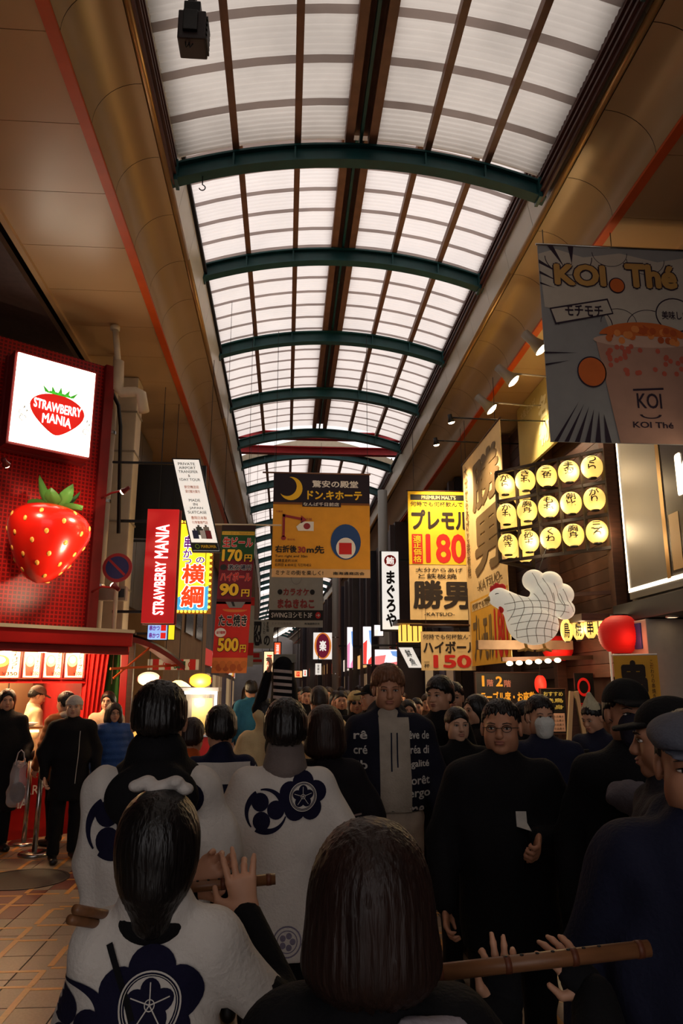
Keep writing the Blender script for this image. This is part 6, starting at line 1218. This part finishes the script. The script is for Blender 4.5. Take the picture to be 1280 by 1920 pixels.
# ================================================================ PEOPLE
def PP(px, py, Y):
    p = atY(px, py, Y); return p.x, p.z
def loc(x, Y, h, rot, px, py, Yd):
    """a seen point as coordinates in a person's own frame (1.72 m figure)"""
    p = atY(px, py, Yd); v = Vector((p.x - x, p.y - Y, p.z)); v.rotate(Matrix.Rotation(-math.radians(rot), 3, 'Z')); return tuple(v / (h / 1.72))
m_happi = cloth('white_happi', (206, 198, 190), noise=.06); m_navy = cloth('navy_print', (20, 18, 44)); m_blk = cloth('black', (16, 15, 18)); m_nav = cloth('navy', (26, 28, 48)); m_hairtie = cloth('towel', (196, 188, 182))
m_bamboo = M('bamboo', (122, 80, 50), .4, noise=.2, scale=14, stretch=(1, 6, 6))
def flute(label, a, b, r=.0125, holes=7):
    a = Vector(a); b = Vector(b); t = thing('bamboo_flute', label, 'flute', a); MB().tube([a, b], r, 16).build('tube', m_bamboo, t, True, world=True); d = (b - a).normalized(); L = (b - a).length
    for k in range(4): p = a + d * (L * (.04 + .3 * k)); MB().tube([p, p + d * .012], r * 1.08, 16).build('binding', M('flute_binding', (96, 50, 30), .5), t, True, world=True)
    for k in range(holes): p = a + d * (L * (.35 + .07 * k)) + Vector((0, -.2, .98)) * r; MB().ell(p, (.004, .004, .002), 8, 5).build('finger_hole', m_black, t, True, world=True)
    return t
# --- woman with smooth dark hair, playing the flute, seen from behind
Y = 1.72; x, h = PP(305, 1492, Y); fa = atY(226, 1676, 1.93); fb = atY(516, 1648, 1.95)
hw = loc(x, Y, h, 0, 460, 1716, 1.90); hl = loc(x, Y, h, 0, 352, 1668, 1.98)
A = person('flute player in white crest coat with smooth black hair and white hair tie', x, Y, h, 0, .86, ('happi', m_happi, .62), m_blk, hair=('dome', HAIRK), fem=1, armR=((.33, .06, 1.18), hw), armL=((-.20, .18, 1.13), hl), vox=.011, hv=.006, face=True,
           hands=({'d': (.75, -.05, .65), 'n': (.0, -1, .2), 'curls': [.3, .4, .6, .7], 'vox': .0035, 'side': 1}, {'d': (-.18, .10, 1), 'n': (-.1, 1, .1), 'side': 1, 'curls': [.12, .22, .75, .25], 'spread': .13, 'vox': .0035, 'thumb': (.5, .8, .1)}))
crest(A, -.07, 1.275, .105, m_navy, m_happi)
S = Soft(); S.ecap((0, -.015, 1.455), (0, -.015, 1.485), (.090, .075), (.082, .068), k=.02); v = S.mesh(.01); soft_obj('inner_collar', (v[0] * A['s'], v[1]), m_blk, A['root'])
S = Soft(); [S.ell((-.055 + .022 * k, -.02 + .01 * (k % 2), .252 + .01 * math.sin(k * 2.1)), (.020, .024, .014), .012) for k in range(6)]; A['hpart']('hair_tie', S.mesh(.005), m_hairtie)
drape_print(A, [stick(-.09, .36, .0, .16, .014, 14)], 0, 1.06, m_blk, .008, 'strap')
flute('bamboo flute held by the woman with the white hair tie', fa, fb)
for k in range(2):
    a_ = atY(131 + 10 * k, 1724 - 19 * k, 1.62); b_ = a_ + Vector((.06, .13, -.05)); o = MB().tube([a_, b_], .0095, 14).build('spare_flute', m_bamboo, None, True); tag(o, ['spare bamboo flute poking from the white sleeve, lower one', 'spare bamboo flute poking from the white sleeve, upper one'][k], 'flute')
# --- woman with brown bob and dark coat, flute to her right
Y = 1.28; x, h = PP(692, 1552, Y); fa = atY(800, 1826, 1.50); fb = atY(1216, 1778, 1.50); h1 = loc(x, Y, h, 0, 948, 1898, 1.55); h2 = loc(x, Y, h, 0, 1112, 1862, 1.55)
B = person('flute player with brown bob hair and black coat seen from behind', x, Y, h, 0, .95, ('jacket', m_blk, .7), m_blk, hair=('bob', HAIRB), fem=1, armR=((.44, .05, 1.12), h2), armL=((-.05, .26, 1.10), h1), vox=.011, hv=.006, face=True, head=(-6, 0, 0),
           hands=({'d': (-.06, .05, 1), 'n': (.05, 1, 0), 'side': 1, 'curls': [.75, .12, .10, .5], 'spread': .10, 'vox': .0035, 'sc': .88, 'glove': True, 'thumb': (.7, .6, -.2)}, {'d': (-.62, .10, .75), 'n': (-.2, 1, -.35), 'side': 1, 'curls': [.35, .38, .42, .5], 'spread': .10, 'vox': .0035, 'sc': .88, 'glove': True}))
S = Soft(); S.cap((.05, -.095, 1.43), (.15, -.06, 1.42), .022, .018, .015); v = S.mesh(.01); soft_obj('pale_scarf_edge', (v[0] * B['s'], v[1]), cloth('pale_scarf', (150, 140, 146)), B['root'])
flute('bamboo flute held by the woman with brown bob hair', fa, fb, .0145)
# --- tall man in white crest coat, black hood
Y = 2.78; x, h = PP(303, 1286, Y)
C_ = person('man in white crest coat with black hood and cropped black hair', x, Y, h, 4, 1.04, ('happi', m_happi, .62), m_blk, hair=('short', HAIRK), armL=((-.20, .05, 1.13), (-.16, .24, 1.05)), armR=((.22, .05, 1.13), (.16, .24, 1.05)), vox=.013, hv=.007, face=False, wide=1.08, hands=({'curl': .9}, {'curl': .9}))
crest(C_, -.02, 1.31, .10, m_navy, m_happi)
S = Soft(); S.ecap((0, -.03, 1.42), (0, -.04, 1.50), (.125, .10), (.10, .085), k=.03); S.ell((0, -.14, 1.37), (.15, .06, .11), .04); S.cap((-.10, .02, 1.42), (.10, .02, 1.42), .05, .05, .04); v = S.mesh(.013); soft_obj('hood', (v[0] * C_['s'], v[1]), m_blk, C_['root'])
# --- man in white crest coat with knit collar
Y = 3.4; x, h = PP(536, 1320, Y)
D_ = person('man in white crest coat with grey knit collar beside the kimono', x, Y, h, 0, 1.04, ('happi', m_happi, .72), m_blk, hair=('thick', HAIRK), armL=((-.27, .0, 1.14), (-.27, .08, .90)), armR=((.27, .02, 1.14), (.2, .22, 1.0)), vox=.013, hv=.007, face=False)
crest(D_, .01, 1.315, .092, m_navy, m_happi); S = Soft(); S.ecap((0, -.015, 1.455), (0, -.02, 1.515), (.098, .102), (.084, .086), k=.02); v = S.mesh(.01, strands=(.0010, 40, 0, 0)); soft_obj('knit_collar', (v[0] * D_['s'], v[1]), cloth('knit', (112, 100, 96)), D_['root'])
m_faint = cloth('faint_print', (120, 112, 130)); drape_print(D_, [band(0, 0, lambda t: (.052, .058), 0, 6.283, 30, 1), band(0, 0, lambda t: (.038, .042), 0, 6.283, 30, 1)] + [polar(.022 * math.cos(k * 1.2566), .022 * math.sin(k * 1.2566), .012, .012, 2, 12) for k in range(5)], .02, .80, m_faint, .004, 'hem_print')
# --- woman in dark patterned kimono
Y = 4.1; x, h = PP(610, 1328, Y)
K = person('woman in black patterned kimono with striped sash seen from behind', x, Y, h, -8, .95, ('happi', cloth('kimono_black', (24, 20, 24)), .12), m_blk, hair=('bob', HAIRB), fem=1, armL=((-.24, .08, 1.12), (-.10, .25, 1.12)), armR=((.26, .06, 1.12), (.12, .26, 1.15)), vox=.016, hv=.008, face=False)
rg = random.Random(3); drape_print(K, [sh for _ in range(12) for (cx_, cz_) in [(rg.uniform(-.22, .22), rg.uniform(-.75, .28))] for sh in ([polar(cx_ + .022 * math.cos(q * 1.047), cz_ + .022 * math.sin(q * 1.047), .006, .011, 1, 8, q * 1.047) for q in range(6)])], 0, 1.05, cloth('kimono_white', (150, 140, 140)), .004, 'flower_print', kind='stuff')
drape_print(K, [stick(-.2, .10 - .022 * k, .2, .16 - .022 * k, .009, 14) for k in range(5)], 0, 1.02, cloth('sash_stripe', (150, 128, 120)), .005, 'sash_stripes', kind='stuff')
# --- man in lettered jacket walking towards the camera
Y = 4.75; x, h = PP(727, 1253, Y)
J = person('man in navy jacket covered in white lettering over a cream hoodie', x, Y, h, 178, 1.08, ('jacket', cloth('jacket_navy', (24, 24, 38)), .96), cloth('cream_trousers', (182, 164, 146)), M('pale_shoe', (170, 160, 150), .5), hair=('thick', HAIRT), skin=1, vox=.014, hv=.006, head=(0, -6, 0), stride=.1, wide=1.04, hood=True)
cr = cloth('cream_hoodie', (164, 152, 138)); drape_print(J, [([(-.085 + .17 * i / 6, -.62 + .60 * j / 16) for j in range(17) for i in range(7)], [(j * 7 + i, j * 7 + i + 1, (j + 1) * 7 + i + 1, (j + 1) * 7 + i) for j in range(16) for i in range(6)])], -.02, 1.47, cr, .010, 'hoodie_front', back=False); drape_print(J, [stick(-.02, -.10, -.022, -.30, .008, 8), stick(.012, -.10, .012, -.28, .008, 8)], -.02, 1.47, m_nav, .014, 'drawstring', back=False)
S = Soft(); S.ecap((0, .035, 1.37), (0, .005, 1.435), (.105, .085), (.085, .078), k=.03); v = S.mesh(.012); soft_obj('hoodie_collar', (v[0] * J['s'], v[1]), cr, J['root'])
wt = cloth('white_print', (200, 194, 186))
def cloth_text(info, body, x0, x1, z0, z1, mat, back=False, bold=.03):
    V, Fc = glyph_box(body, bold, nsh=6); xs = [p[0] for p in V]; ys = [p[1] for p in V]
    pts = [(x0 + (x1 - x0) * (p[0] - min(xs)) / (max(xs) - min(xs)), z0 + (z1 - z0) * (p[1] - min(ys)) / (max(ys) - min(ys))) for p in V]
    drape_print(info, [(pts, Fc)], 0, 0, mat, .006, 'jacket_lettering', back)
for k, (a_, b_) in enumerate((('rê', 'rêve de'), ('cré', 'créa di'), ('lib', 'égalité'), ('am', 'forêt'), ('rê', 'ergo'), ('es', 'mer'))):
    z_ = 1.335 - .078 * k; cloth_text(J, b_, .085, .215, z_, z_ + .045, wt); cloth_text(J, a_, -.205, -.13, z_, z_ + .045, wt)
# --- man with glasses in a black coat, white name tag
Y = 3.45; x, h = PP(938, 1316, Y); fw_ = loc(x, Y, h, 172, 1008, 1570, 3.2)
G_ = person('smiling man with glasses in black coat with white name tag', x, Y, h, 172, 1.15, ('coat', m_blk, .70), m_blk, hair=('crop', HAIRK), skin=1, vox=.014, hv=.0055, armL=((-.30, .02, 1.12), fw_), head=(-14, 0, 0), wide=1.1, hands=({'curl': 1.3, 'd': (.2, .8, -.5)}, None))
def glasses(info, mat=None):
    mb = MB()
    for sx in (-1, 1):
        mb.tube([(sx * .034 + .021 * math.cos(a), .1035 - .004 * abs(math.cos(a)), .112 + .015 * math.sin(a)) for a in [k * .3927 for k in range(17)]], .0016, 6)
        mb.tube([(sx * .055, .099, .116), (sx * .078, .05, .115), (sx * .079, -.01, .112)], .0016, 6)
    mb.tube([(-.013, .105, .114), (.013, .105, .114)], .0016, 6); mb.v = [tuple(p) for p in info['put'](np.array(mb.v))]; return mb.build('glasses', mat or m_black, info['root'], True)
glasses(G_)['kind'] = 'stuff'; drape_print(G_, [stick(0, -.03, 0, .03, .045, 4)], -.045, 1.235, wt, .006, 'name_tag', back=False); S = Soft(); S.ecap((0, .045, 1.36), (0, .012, 1.43), (.07, .075), (.066, .066), k=.02); v = S.mesh(.01); soft_obj('tee_collar', (v[0] * G_['s'], v[1]), cloth('grey_tee', (150, 144, 140)), G_['root'])
# --- masked man, woman in black, men behind
def mask(info, mat):
    S = Soft(); S.ecap((0, .066, .072), (0, .062, .030), (.062, .054), (.052, .047), k=.03); S.clip((0, -1, 0), -.035); info['hpart']('face_mask', S.mesh(.006), mat)
    mb = MB(); [mb.tube([(sx * .06, .06, .07), (sx * .08, -.01, .10)], .0015, 5) for sx in (-1, 1)]; mb.v = [tuple(p) for p in info['put'](np.array(mb.v))]; mb.build('mask_loop', mat, info['root'])['kind'] = 'stuff'
Y = 4.6; x, h = PP(1012, 1308, Y); MM = person('man in navy jacket wearing a white face mask', x, Y, h, 180, 1.12, ('jacket', m_nav, .74), m_blk, hair=('short', HAIRK), vox=.016, hv=.007); mask(MM, cloth('mask_white', (206, 206, 200), noise=.02))
Y = 5.1; x, h = PP(857, 1328, Y); person('woman in black coat with tied back hair behind the name tag man', x, Y, h, 184, .98, ('coat', m_blk, .55), m_blk, hair=('tied', HAIRK), skin=2, fem=1, vox=.016, hv=.007)
Y = 5.65; x, h = PP(820, 1273, Y); person('man with thick black hair looking aside behind the lettered jacket', x, Y, h, 130, 1.05, ('coat', m_blk, .7), m_blk, hair=('thick', HAIRK), vox=.018, hv=.008, head=(10, 0, 0))
Y = 6.7; x, h = PP(849, 1282, Y); person('man in dark coat facing the street under the highball banner', x, Y, h, 165, 1., ('coat', m_blk, .7), m_blk, hair=('short', HAIRK), vox=.02, hv=.008)
Y = 6.05; x, h = PP(888, 1305, Y); person('woman with long dark hair turned away beside the seating board', x, Y, h, 110, .95, ('coat', m_blk, .6), m_blk, hair=('long', HAIRK), fem=1, vox=.02, hv=.009)
Y = 5.35; x, h = PP(988, 1318, Y); person('man half hidden behind the masked man', x, Y, h, 200, 1., ('coat', m_blk, .7), m_blk, hair=('short', HAIRK), vox=.02, hv=.009)
# --- right edge: knit hat man, capped man, flat cap man, pointed white hat
def knit_hat(info, mat, brim=True, tall=.03, wide=1.):
    S = Soft(); S.ell((0, -.012, .155 + tall * .4), (.090 * wide, .110, .088 + tall), .02); S.clip((0, -.12, -1), -.142); info['hpart']('knit_hat', S.mesh(.006, strands=(.0010, 44, 0, 0)), mat)
    if brim: S = Soft(); S.ecap((0, -.012, .148), (0, -.012, .172), (.094 * wide, .114), (.094 * wide, .114), k=.01); S.clip((0, -.12, 1), .182); S.clip((0, .12, -1), -.13); info['hpart']('hat_fold', S.mesh(.006), mat)
def peaked_cap(info, mat, peak=True, flat=False):
    S = Soft()
    if flat: S.ell((0, .0, .185), (.098, .125, .052), .03); S.ell((0, .07, .175), (.085, .07, .03), .03); S.clip((0, .10, -1), -.150)
    else: S.ell((0, -.01, .160), (.088, .106, .088), .02); S.clip((0, 0, -1), -.152)
    info['hpart']('cap_crown', S.mesh(.006), mat)
    if peak: S = Soft(); S.ecap((0, .07, .160), (0, .155 if not flat else .135, .146), (.078, .012), (.055, .008), k=.01); info['hpart']('cap_peak', S.mesh(.006), mat)
Y = 3.05; x, h = PP(1172, 1282, Y); T = person('man in black fisherman hat with grey scarf and grey bundle', x, Y, h, 160, .98, ('jacket', m_blk, .8), m_blk, hair=('short', HAIRK), skin=1, vox=.015, hv=.007, head=(14, 0, 0), armL=((-.28, .08, 1.15), (-.10, .30, 1.12))); peaked_cap(T, cloth('cap_black', (18, 17, 18))); mask(T, cloth('dark_scarf', (44, 40, 52)))
S = Soft(); [S.ell((-.02 + .05 * math.sin(k * 2.), .20 + .03 * math.cos(k * 1.7), 1.12 + .05 * k), (.085, .06, .055), .03) for k in range(5)]; v = S.mesh(.013, folds=(.006, 30, 5)); soft_obj('bundled_scarf', (v[0] * T['s'], v[1]), cloth('grey_scarf', (104, 98, 104)), T['root'])
Y = 2.36; x, h = PP(1236, 1318, Y); N_ = person('man in black baseball cap seen from his cheek beside the flat cap', x, Y, h, 70, 1.05, ('jacket', cloth('charcoal', (46, 44, 52)), .8), m_blk, hair=('crop', HAIRK), skin=1, vox=.015, hv=.006, head=(0, 0, 0)); peaked_cap(N_, cloth('cap_black'))
mb = MB(); mb.ell((.080, -.006, .072), (.004, .004, .006), 8, 6); mb.v = [tuple(p) for p in N_['put'](np.array(mb.v))]; mb.build('earring', m_steel, N_['root'], True); mb = MB(); mb.tube([(.05, -.088, .20), (.0, -.102, .195)], .005, 6); mb.v = [tuple(p) for p in N_['put'](np.array(mb.v))]; mb.build('cap_mark', wt, N_['root'])
Y = 1.80; x, h = PP(1288, 1342, Y); F_ = person('older man in grey flat cap and navy hooded jacket', x, Y, h, 150, 1.12, ('jacket', m_nav, .7), m_blk, hair=('crop', HAIRG), skin=1, vox=.013, hv=.0055, head=(8, -4, 0), hood=True); peaked_cap(F_, cloth('cap_grey', (92, 94, 106)), True, True)
Y = 6.1; x, h = PP(1112, 1318, Y); W_ = person('person in navy jacket and pointed white hat holding a phone', x, Y, h, 120, .95, ('jacket', m_nav, .75), m_blk, hair=('short', HAIRK), vox=.02, hv=.008, head=(0, -18, 0), armL=((-.25, .06, 1.12), (-.14, .30, 1.22)))
S = Soft(); S.cap((0, -.01, .19), (0, -.03, .30), .082, .022, .02); S.clip((0, 0, -1), -.16); W_['hpart']('pointed_hat', S.mesh(.008), cloth('hat_white', (190, 180, 150))); 
pw = W_['root'].matrix_basis @ Vector((-.14 * W_['s'], .36 * W_['s'], 1.30 * W_['s'])); ph = MB().bevbox(-.035, -.004, -.07, .035, .004, .07, .003).build('mobile_phone', m_black); ph.location = pw; ph.rotation_euler = (.5, 0, .4); tag(ph, 'dark mobile phone in the pointed hat wearer\'s hand', 'phone')
# --- by the strawberry shop
Y = 8.6; x, h = PP(141, 1306, Y); Q = person('man in white beanie and long black coat by the queue posts', x, Y, h, 205, 1.08, ('coat', m_blk, .62), m_blk, hair=('crop', HAIRK), skin=2, vox=.018, hv=.007, wide=1.05, head=(-16, 0, 0)); knit_hat(Q, cloth('beanie_white', (204, 196, 186)), True, .0); drape_print(Q, [stick(-.02, -.35, .0, .2, .006, 20)], -.06, 1.15, wt, .005, 'zip', back=False)
Y = 9.05; x, h = PP(16, 1294, Y); O_ = person('woman with long dark hair in long black coat holding a plastic bag', x, Y, h, 215, 1.0, ('coat', m_blk, .42), m_blk, hair=('long', HAIRK), fem=1, vox=.018, hv=.008, head=(-10, 0, 0), armL=((-.24, .06, 1.10), (-.16, .28, .98)))
bp_ = atY(40, 1408, 8.6); bg_ = thing('plastic_bag', 'clear plastic shopping bag hanging from the long haired woman\'s hand', 'bag', tuple(bp_)); S = Soft(); S.ecap((0, 0, -.14), (0, 0, -.5), (.07, .04), (.12, .07), k=.03); v = S.mesh(.015, folds=(.006, 30, 2)); soft_obj('bag_film', v, glass('bag_film', (206, 196, 196), .35), bg_); S = Soft(); S.ell((0, 0, -.42), (.08, .045, .11), .02); soft_obj('bag_contents', S.mesh(.015), m_blk, bg_); MB().tube([(-.05, 0, -.14), (-.03, 0, -.02), (0, 0, .01), (.03, 0, -.02), (.05, 0, -.14)], .006, 6).build('handle', M('bag_handle', (190, 180, 180), .4), bg_)
Y = 10.6; x, h = PP(68, 1287, Y); ST = person('shop assistant in cream shirt and peaked cap behind the counter', x, Y, h, 300, 1.0, ('apron', cloth('cream_shirt', (214, 196, 160)), .8), cloth('cream_shirt'), hair=('short', HAIRK), vox=.02, hv=.008, head=(0, -20, 0)); peaked_cap(ST, cloth('staff_cap', (110, 90, 84)))
Y = 9.45; x, h = PP(122, 1300, Y); BR = person('person in brown padded jacket with grey hood queueing at the counter', x, Y, h, 60, 1.0, ('puffer', cloth('brown_padded', (120, 70, 36)), .72), m_blk, hair=('thick', HAIRK), vox=.018, hv=.008); S = Soft(); S.ell((0, -.07, 1.46), (.115, .085, .06), .03); v = S.mesh(.014); soft_obj('grey_hood', (v[0] * BR['s'], v[1]), cloth('hood_grey', (150, 140, 132)), BR['root'])
Y = 10.1; x, h = PP(203, 1298, Y); person('woman with long black hair in pale top behind the blue jacket', x, Y, h, 178, .95, ('jacket', cloth('pale_top', (206, 180, 150)), .8), m_blk, hair=('long', HAIRK), skin=2, fem=1, vox=.018, hv=.007, armR=((.22, .06, 1.12), (.05, .28, 1.10)))
Y = 9.2; x, h = PP(216, 1320, Y); BL = person('woman with short brown hair in blue quilted jacket by the shop', x, Y, h, 225, 1.08, ('puffer', cloth('blue_quilt', (34, 70, 130), .6), .72), cloth('blue_jeans', (34, 44, 70)), hair=('bob', HAIRB), fem=1, vox=.016, hv=.008, head=(-20, 0, 0)); glasses(BL)['kind'] = 'stuff'
# --- procession further on
Y = 4.5; x, h = PP(414, 1330, Y); V_ = person('player in navy and white crest coat beside the left shops', x, Y, h, 12, 1.0, ('happi', cloth('navy_happi', (24, 26, 50)), .72), m_blk, hair=('thick', HAIRK), armL=((-.28, .06, 1.14), (-.12, .28, 1.15)), armR=((.28, .06, 1.14), (.16, .28, 1.15)), vox=.016, hv=.008, face=False)
drape_print(V_, [([(-.30 + .60 * i / 14, .10 + .12 * j / 4 + .0 * i) for j in range(5) for i in range(15)], [(j * 15 + i, j * 15 + i + 1, (j + 1) * 15 + i + 1, (j + 1) * 15 + i) for j in range(4) for i in range(14)])], 0, 1.20, m_happi, .004, 'white_yoke'); drape_print(V_, [band(0, 0, lambda t: (.035, .05), 0, 6.283, 24, 1)], -.10, 1.27, cloth('orange_print', (190, 90, 50)), .007, 'orange_mark')
Y = 5.3; x, h = PP(362, 1352, Y); person('person in orange collared festival coat half hidden by the hooded man', x, Y, h, -10, .95, ('happi', cloth('orange_coat', (190, 84, 34)), .7), m_blk, hair=('thick', HAIRB), vox=.02, hv=.009, face=False)
cre = cloth('cream_happi', (226, 200, 150), noise=.06); Y = 7.0; x, h = PP(598, 1289, Y); H_ = person('man in cream crest coat with shaved greying head, far ahead in the procession', x, Y, h, 0, 1.1, ('happi', cre, .60), cre, hair=('crop', HAIRG), vox=.018, hv=.009, face=False); crest(H_, .0, 1.30, .095, m_navy, cre)
Y = 6.6; x, h = PP(497, 1312, Y); up_ = loc(x, Y, h, 0, 503, 1262, 6.5); el_ = loc(x, Y, h, 0, 484, 1330, 6.55); RM = person('man in cream coat and orange trousers raising one arm by the striped bundle', x, Y, h, 0, 1.0, ('happi', cre, .75), cloth('orange_trousers', (206, 104, 30)), hair=('short', HAIRK), armR=(el_, up_), armL=((-.26, .02, 1.12), (-.2, .2, 1.1)), vox=.018, hv=.009, face=False, hands=(None, {'curl': .9}))
# tall wrapped drum carried upright
q0 = atY(536, 1250, 6.3); bu = thing('striped_bundle', 'tall dark bundle carried upright with a black and white striped cloth', 'bundle', (q0.x, 6.3, 0)); S = Soft(); S.ecap((.0, 0, .95), (-.02, 0, 1.92), (.16, .13), (.10, .10), k=.05); v = S.mesh(.016, folds=(.008, 14, 4)); soft_obj('wrapping', v, m_blk, bu); bvh_ = BVHTree.FromPolygons([Vector(p) for p in v[0]], [tuple(int(i) for i in q) for q in v[1]])
ps = []; fs = []
for k in range(18):
    z_ = 1.90 - .052 * k; n0 = len(ps)
    for i in range(9):
        xx = -.10 + .15 * i / 8
        for zz in (z_, z_ - .024):
            hit = bvh_.ray_cast(Vector((xx, -2, zz - .012 * i / 8)), Vector((0, 1, 0))); ps.append(hit[0] + Vector((0, -.006, 0)) if hit[0] else Vector((xx, -.1, zz)))
    fs += [(n0 + 2 * i, n0 + 2 * i + 1, n0 + 2 * i + 3, n0 + 2 * i + 2) for i in range(8)]
MB().add(ps, fs).build('stripes', cloth('stripe_pale', (196, 176, 166)), bu)['kind'] = 'stuff'; MB().bevbox(-.1, -.06, 1.95, .08, .06, 2.02, .01).build('cap_board', cloth('board_grey', (140, 134, 120)), bu); MB().tube([(0, 0, 0), (0, 0, 1.0)], .03, 10).build('carrying_pole', m_wood, bu)
Y = 8.2; x, h = PP(668, 1297, Y); SG = person('woman in cream beanie and dark glasses facing the procession', x, Y, h, 180, .98, ('coat', m_blk, .6), m_blk, hair=('long', HAIRB), fem=1, vox=.022, hv=.009); knit_hat(SG, cloth('cream_beanie', (206, 184, 130)), True, .0)
mb = MB(); [mb.ell((sx * .034, .102, .112), (.024, .006, .017), 12, 8) for sx in (-1, 1)]; mb.v = [tuple(p) for p in SG['put'](np.array(mb.v))]; mb.build('sunglasses', m_black, SG['root'], True)['kind'] = 'stuff'
Y = 7.5; x, h = PP(692, 1286, Y); CP = person('man in black cap turned aside next to the woman in sunglasses', x, Y, h, 110, 1., ('coat', m_blk, .6), m_blk, hair=('short', HAIRK), vox=.022, hv=.009); peaked_cap(CP, cloth('cap_black'))
# --- distant crowd: a few different figures, each copied to several places
protos = [('man in dark coat with black hair in the distant crowd', dict(top=('coat', m_blk, .6), hair=('short', HAIRK))), ('woman with long hair in grey coat in the distant crowd', dict(top=('coat', cloth('crowd_grey', (70, 66, 68)), .5), hair=('long', HAIRK), fem=1)),
          ('man in brown jacket in the distant crowd', dict(top=('jacket', cloth('crowd_brown', (80, 56, 40)), .8), hair=('thick', HAIRB))), ('woman in navy padded jacket in the distant crowd', dict(top=('puffer', m_nav, .75), hair=('bob', HAIRB), fem=1)), ('person in pale coat in the distant crowd', dict(top=('coat', cloth('crowd_pale', (140, 132, 124)), .6), hair=('short', HAIRG)))]
spots = [[(640, 9.9, 180), (780, 9.6, 170), (575, 11, 180), (655, 14, 0), (745, 12.5, 190), (548, 20, 180), (612, 24, 180)], [(630, 10.5, 180), (765, 8.4, 175), (562, 13.5, 180), (590, 18, 0), (700, 13, 180)], [(722, 10.2, 180), (548, 12.2, 10), (640, 17, 180), (800, 10.8, 165), (672, 19, 0)], [(705, 9.2, 185), (556, 16, 180), (615, 13, 180), (755, 14.5, 180), (465, 13.5, 20)], [(650, 11.8, 180), (585, 15, 170), (680, 16, 180), (545, 27, 180)]]
for (lb, kw), sp in zip(protos, spots):
    base = None
    for k, (px, Yc, ro_) in enumerate(sp):
        xx = atY(px, 1290, Yc).x; 
        if base is None: base = person(lb, xx, Yc, 1.70, ro_, 1., vox=.03, hv=.013, group='distant crowd', **kw)['root']; o = base
        else: o = copy_tree(base); o.location = (xx, Yc, 0); o.rotation_euler = (0, 0, math.radians(ro_)); f = [1.0, .95, 1.03, .97, 1.05, .93, 1.01][k % 7]; o.scale = (f, f, f)
Y = 12.4; x, h = PP(470, 1278, Y); person('person in teal jacket walking away by the far left shops', x, Y, h, 20, 1., ('jacket', cloth('teal', (40, 96, 124)), .8), cloth('khaki', (150, 146, 90)), hair=('thick', HAIRK), vox=.025, hv=.011, face=False)
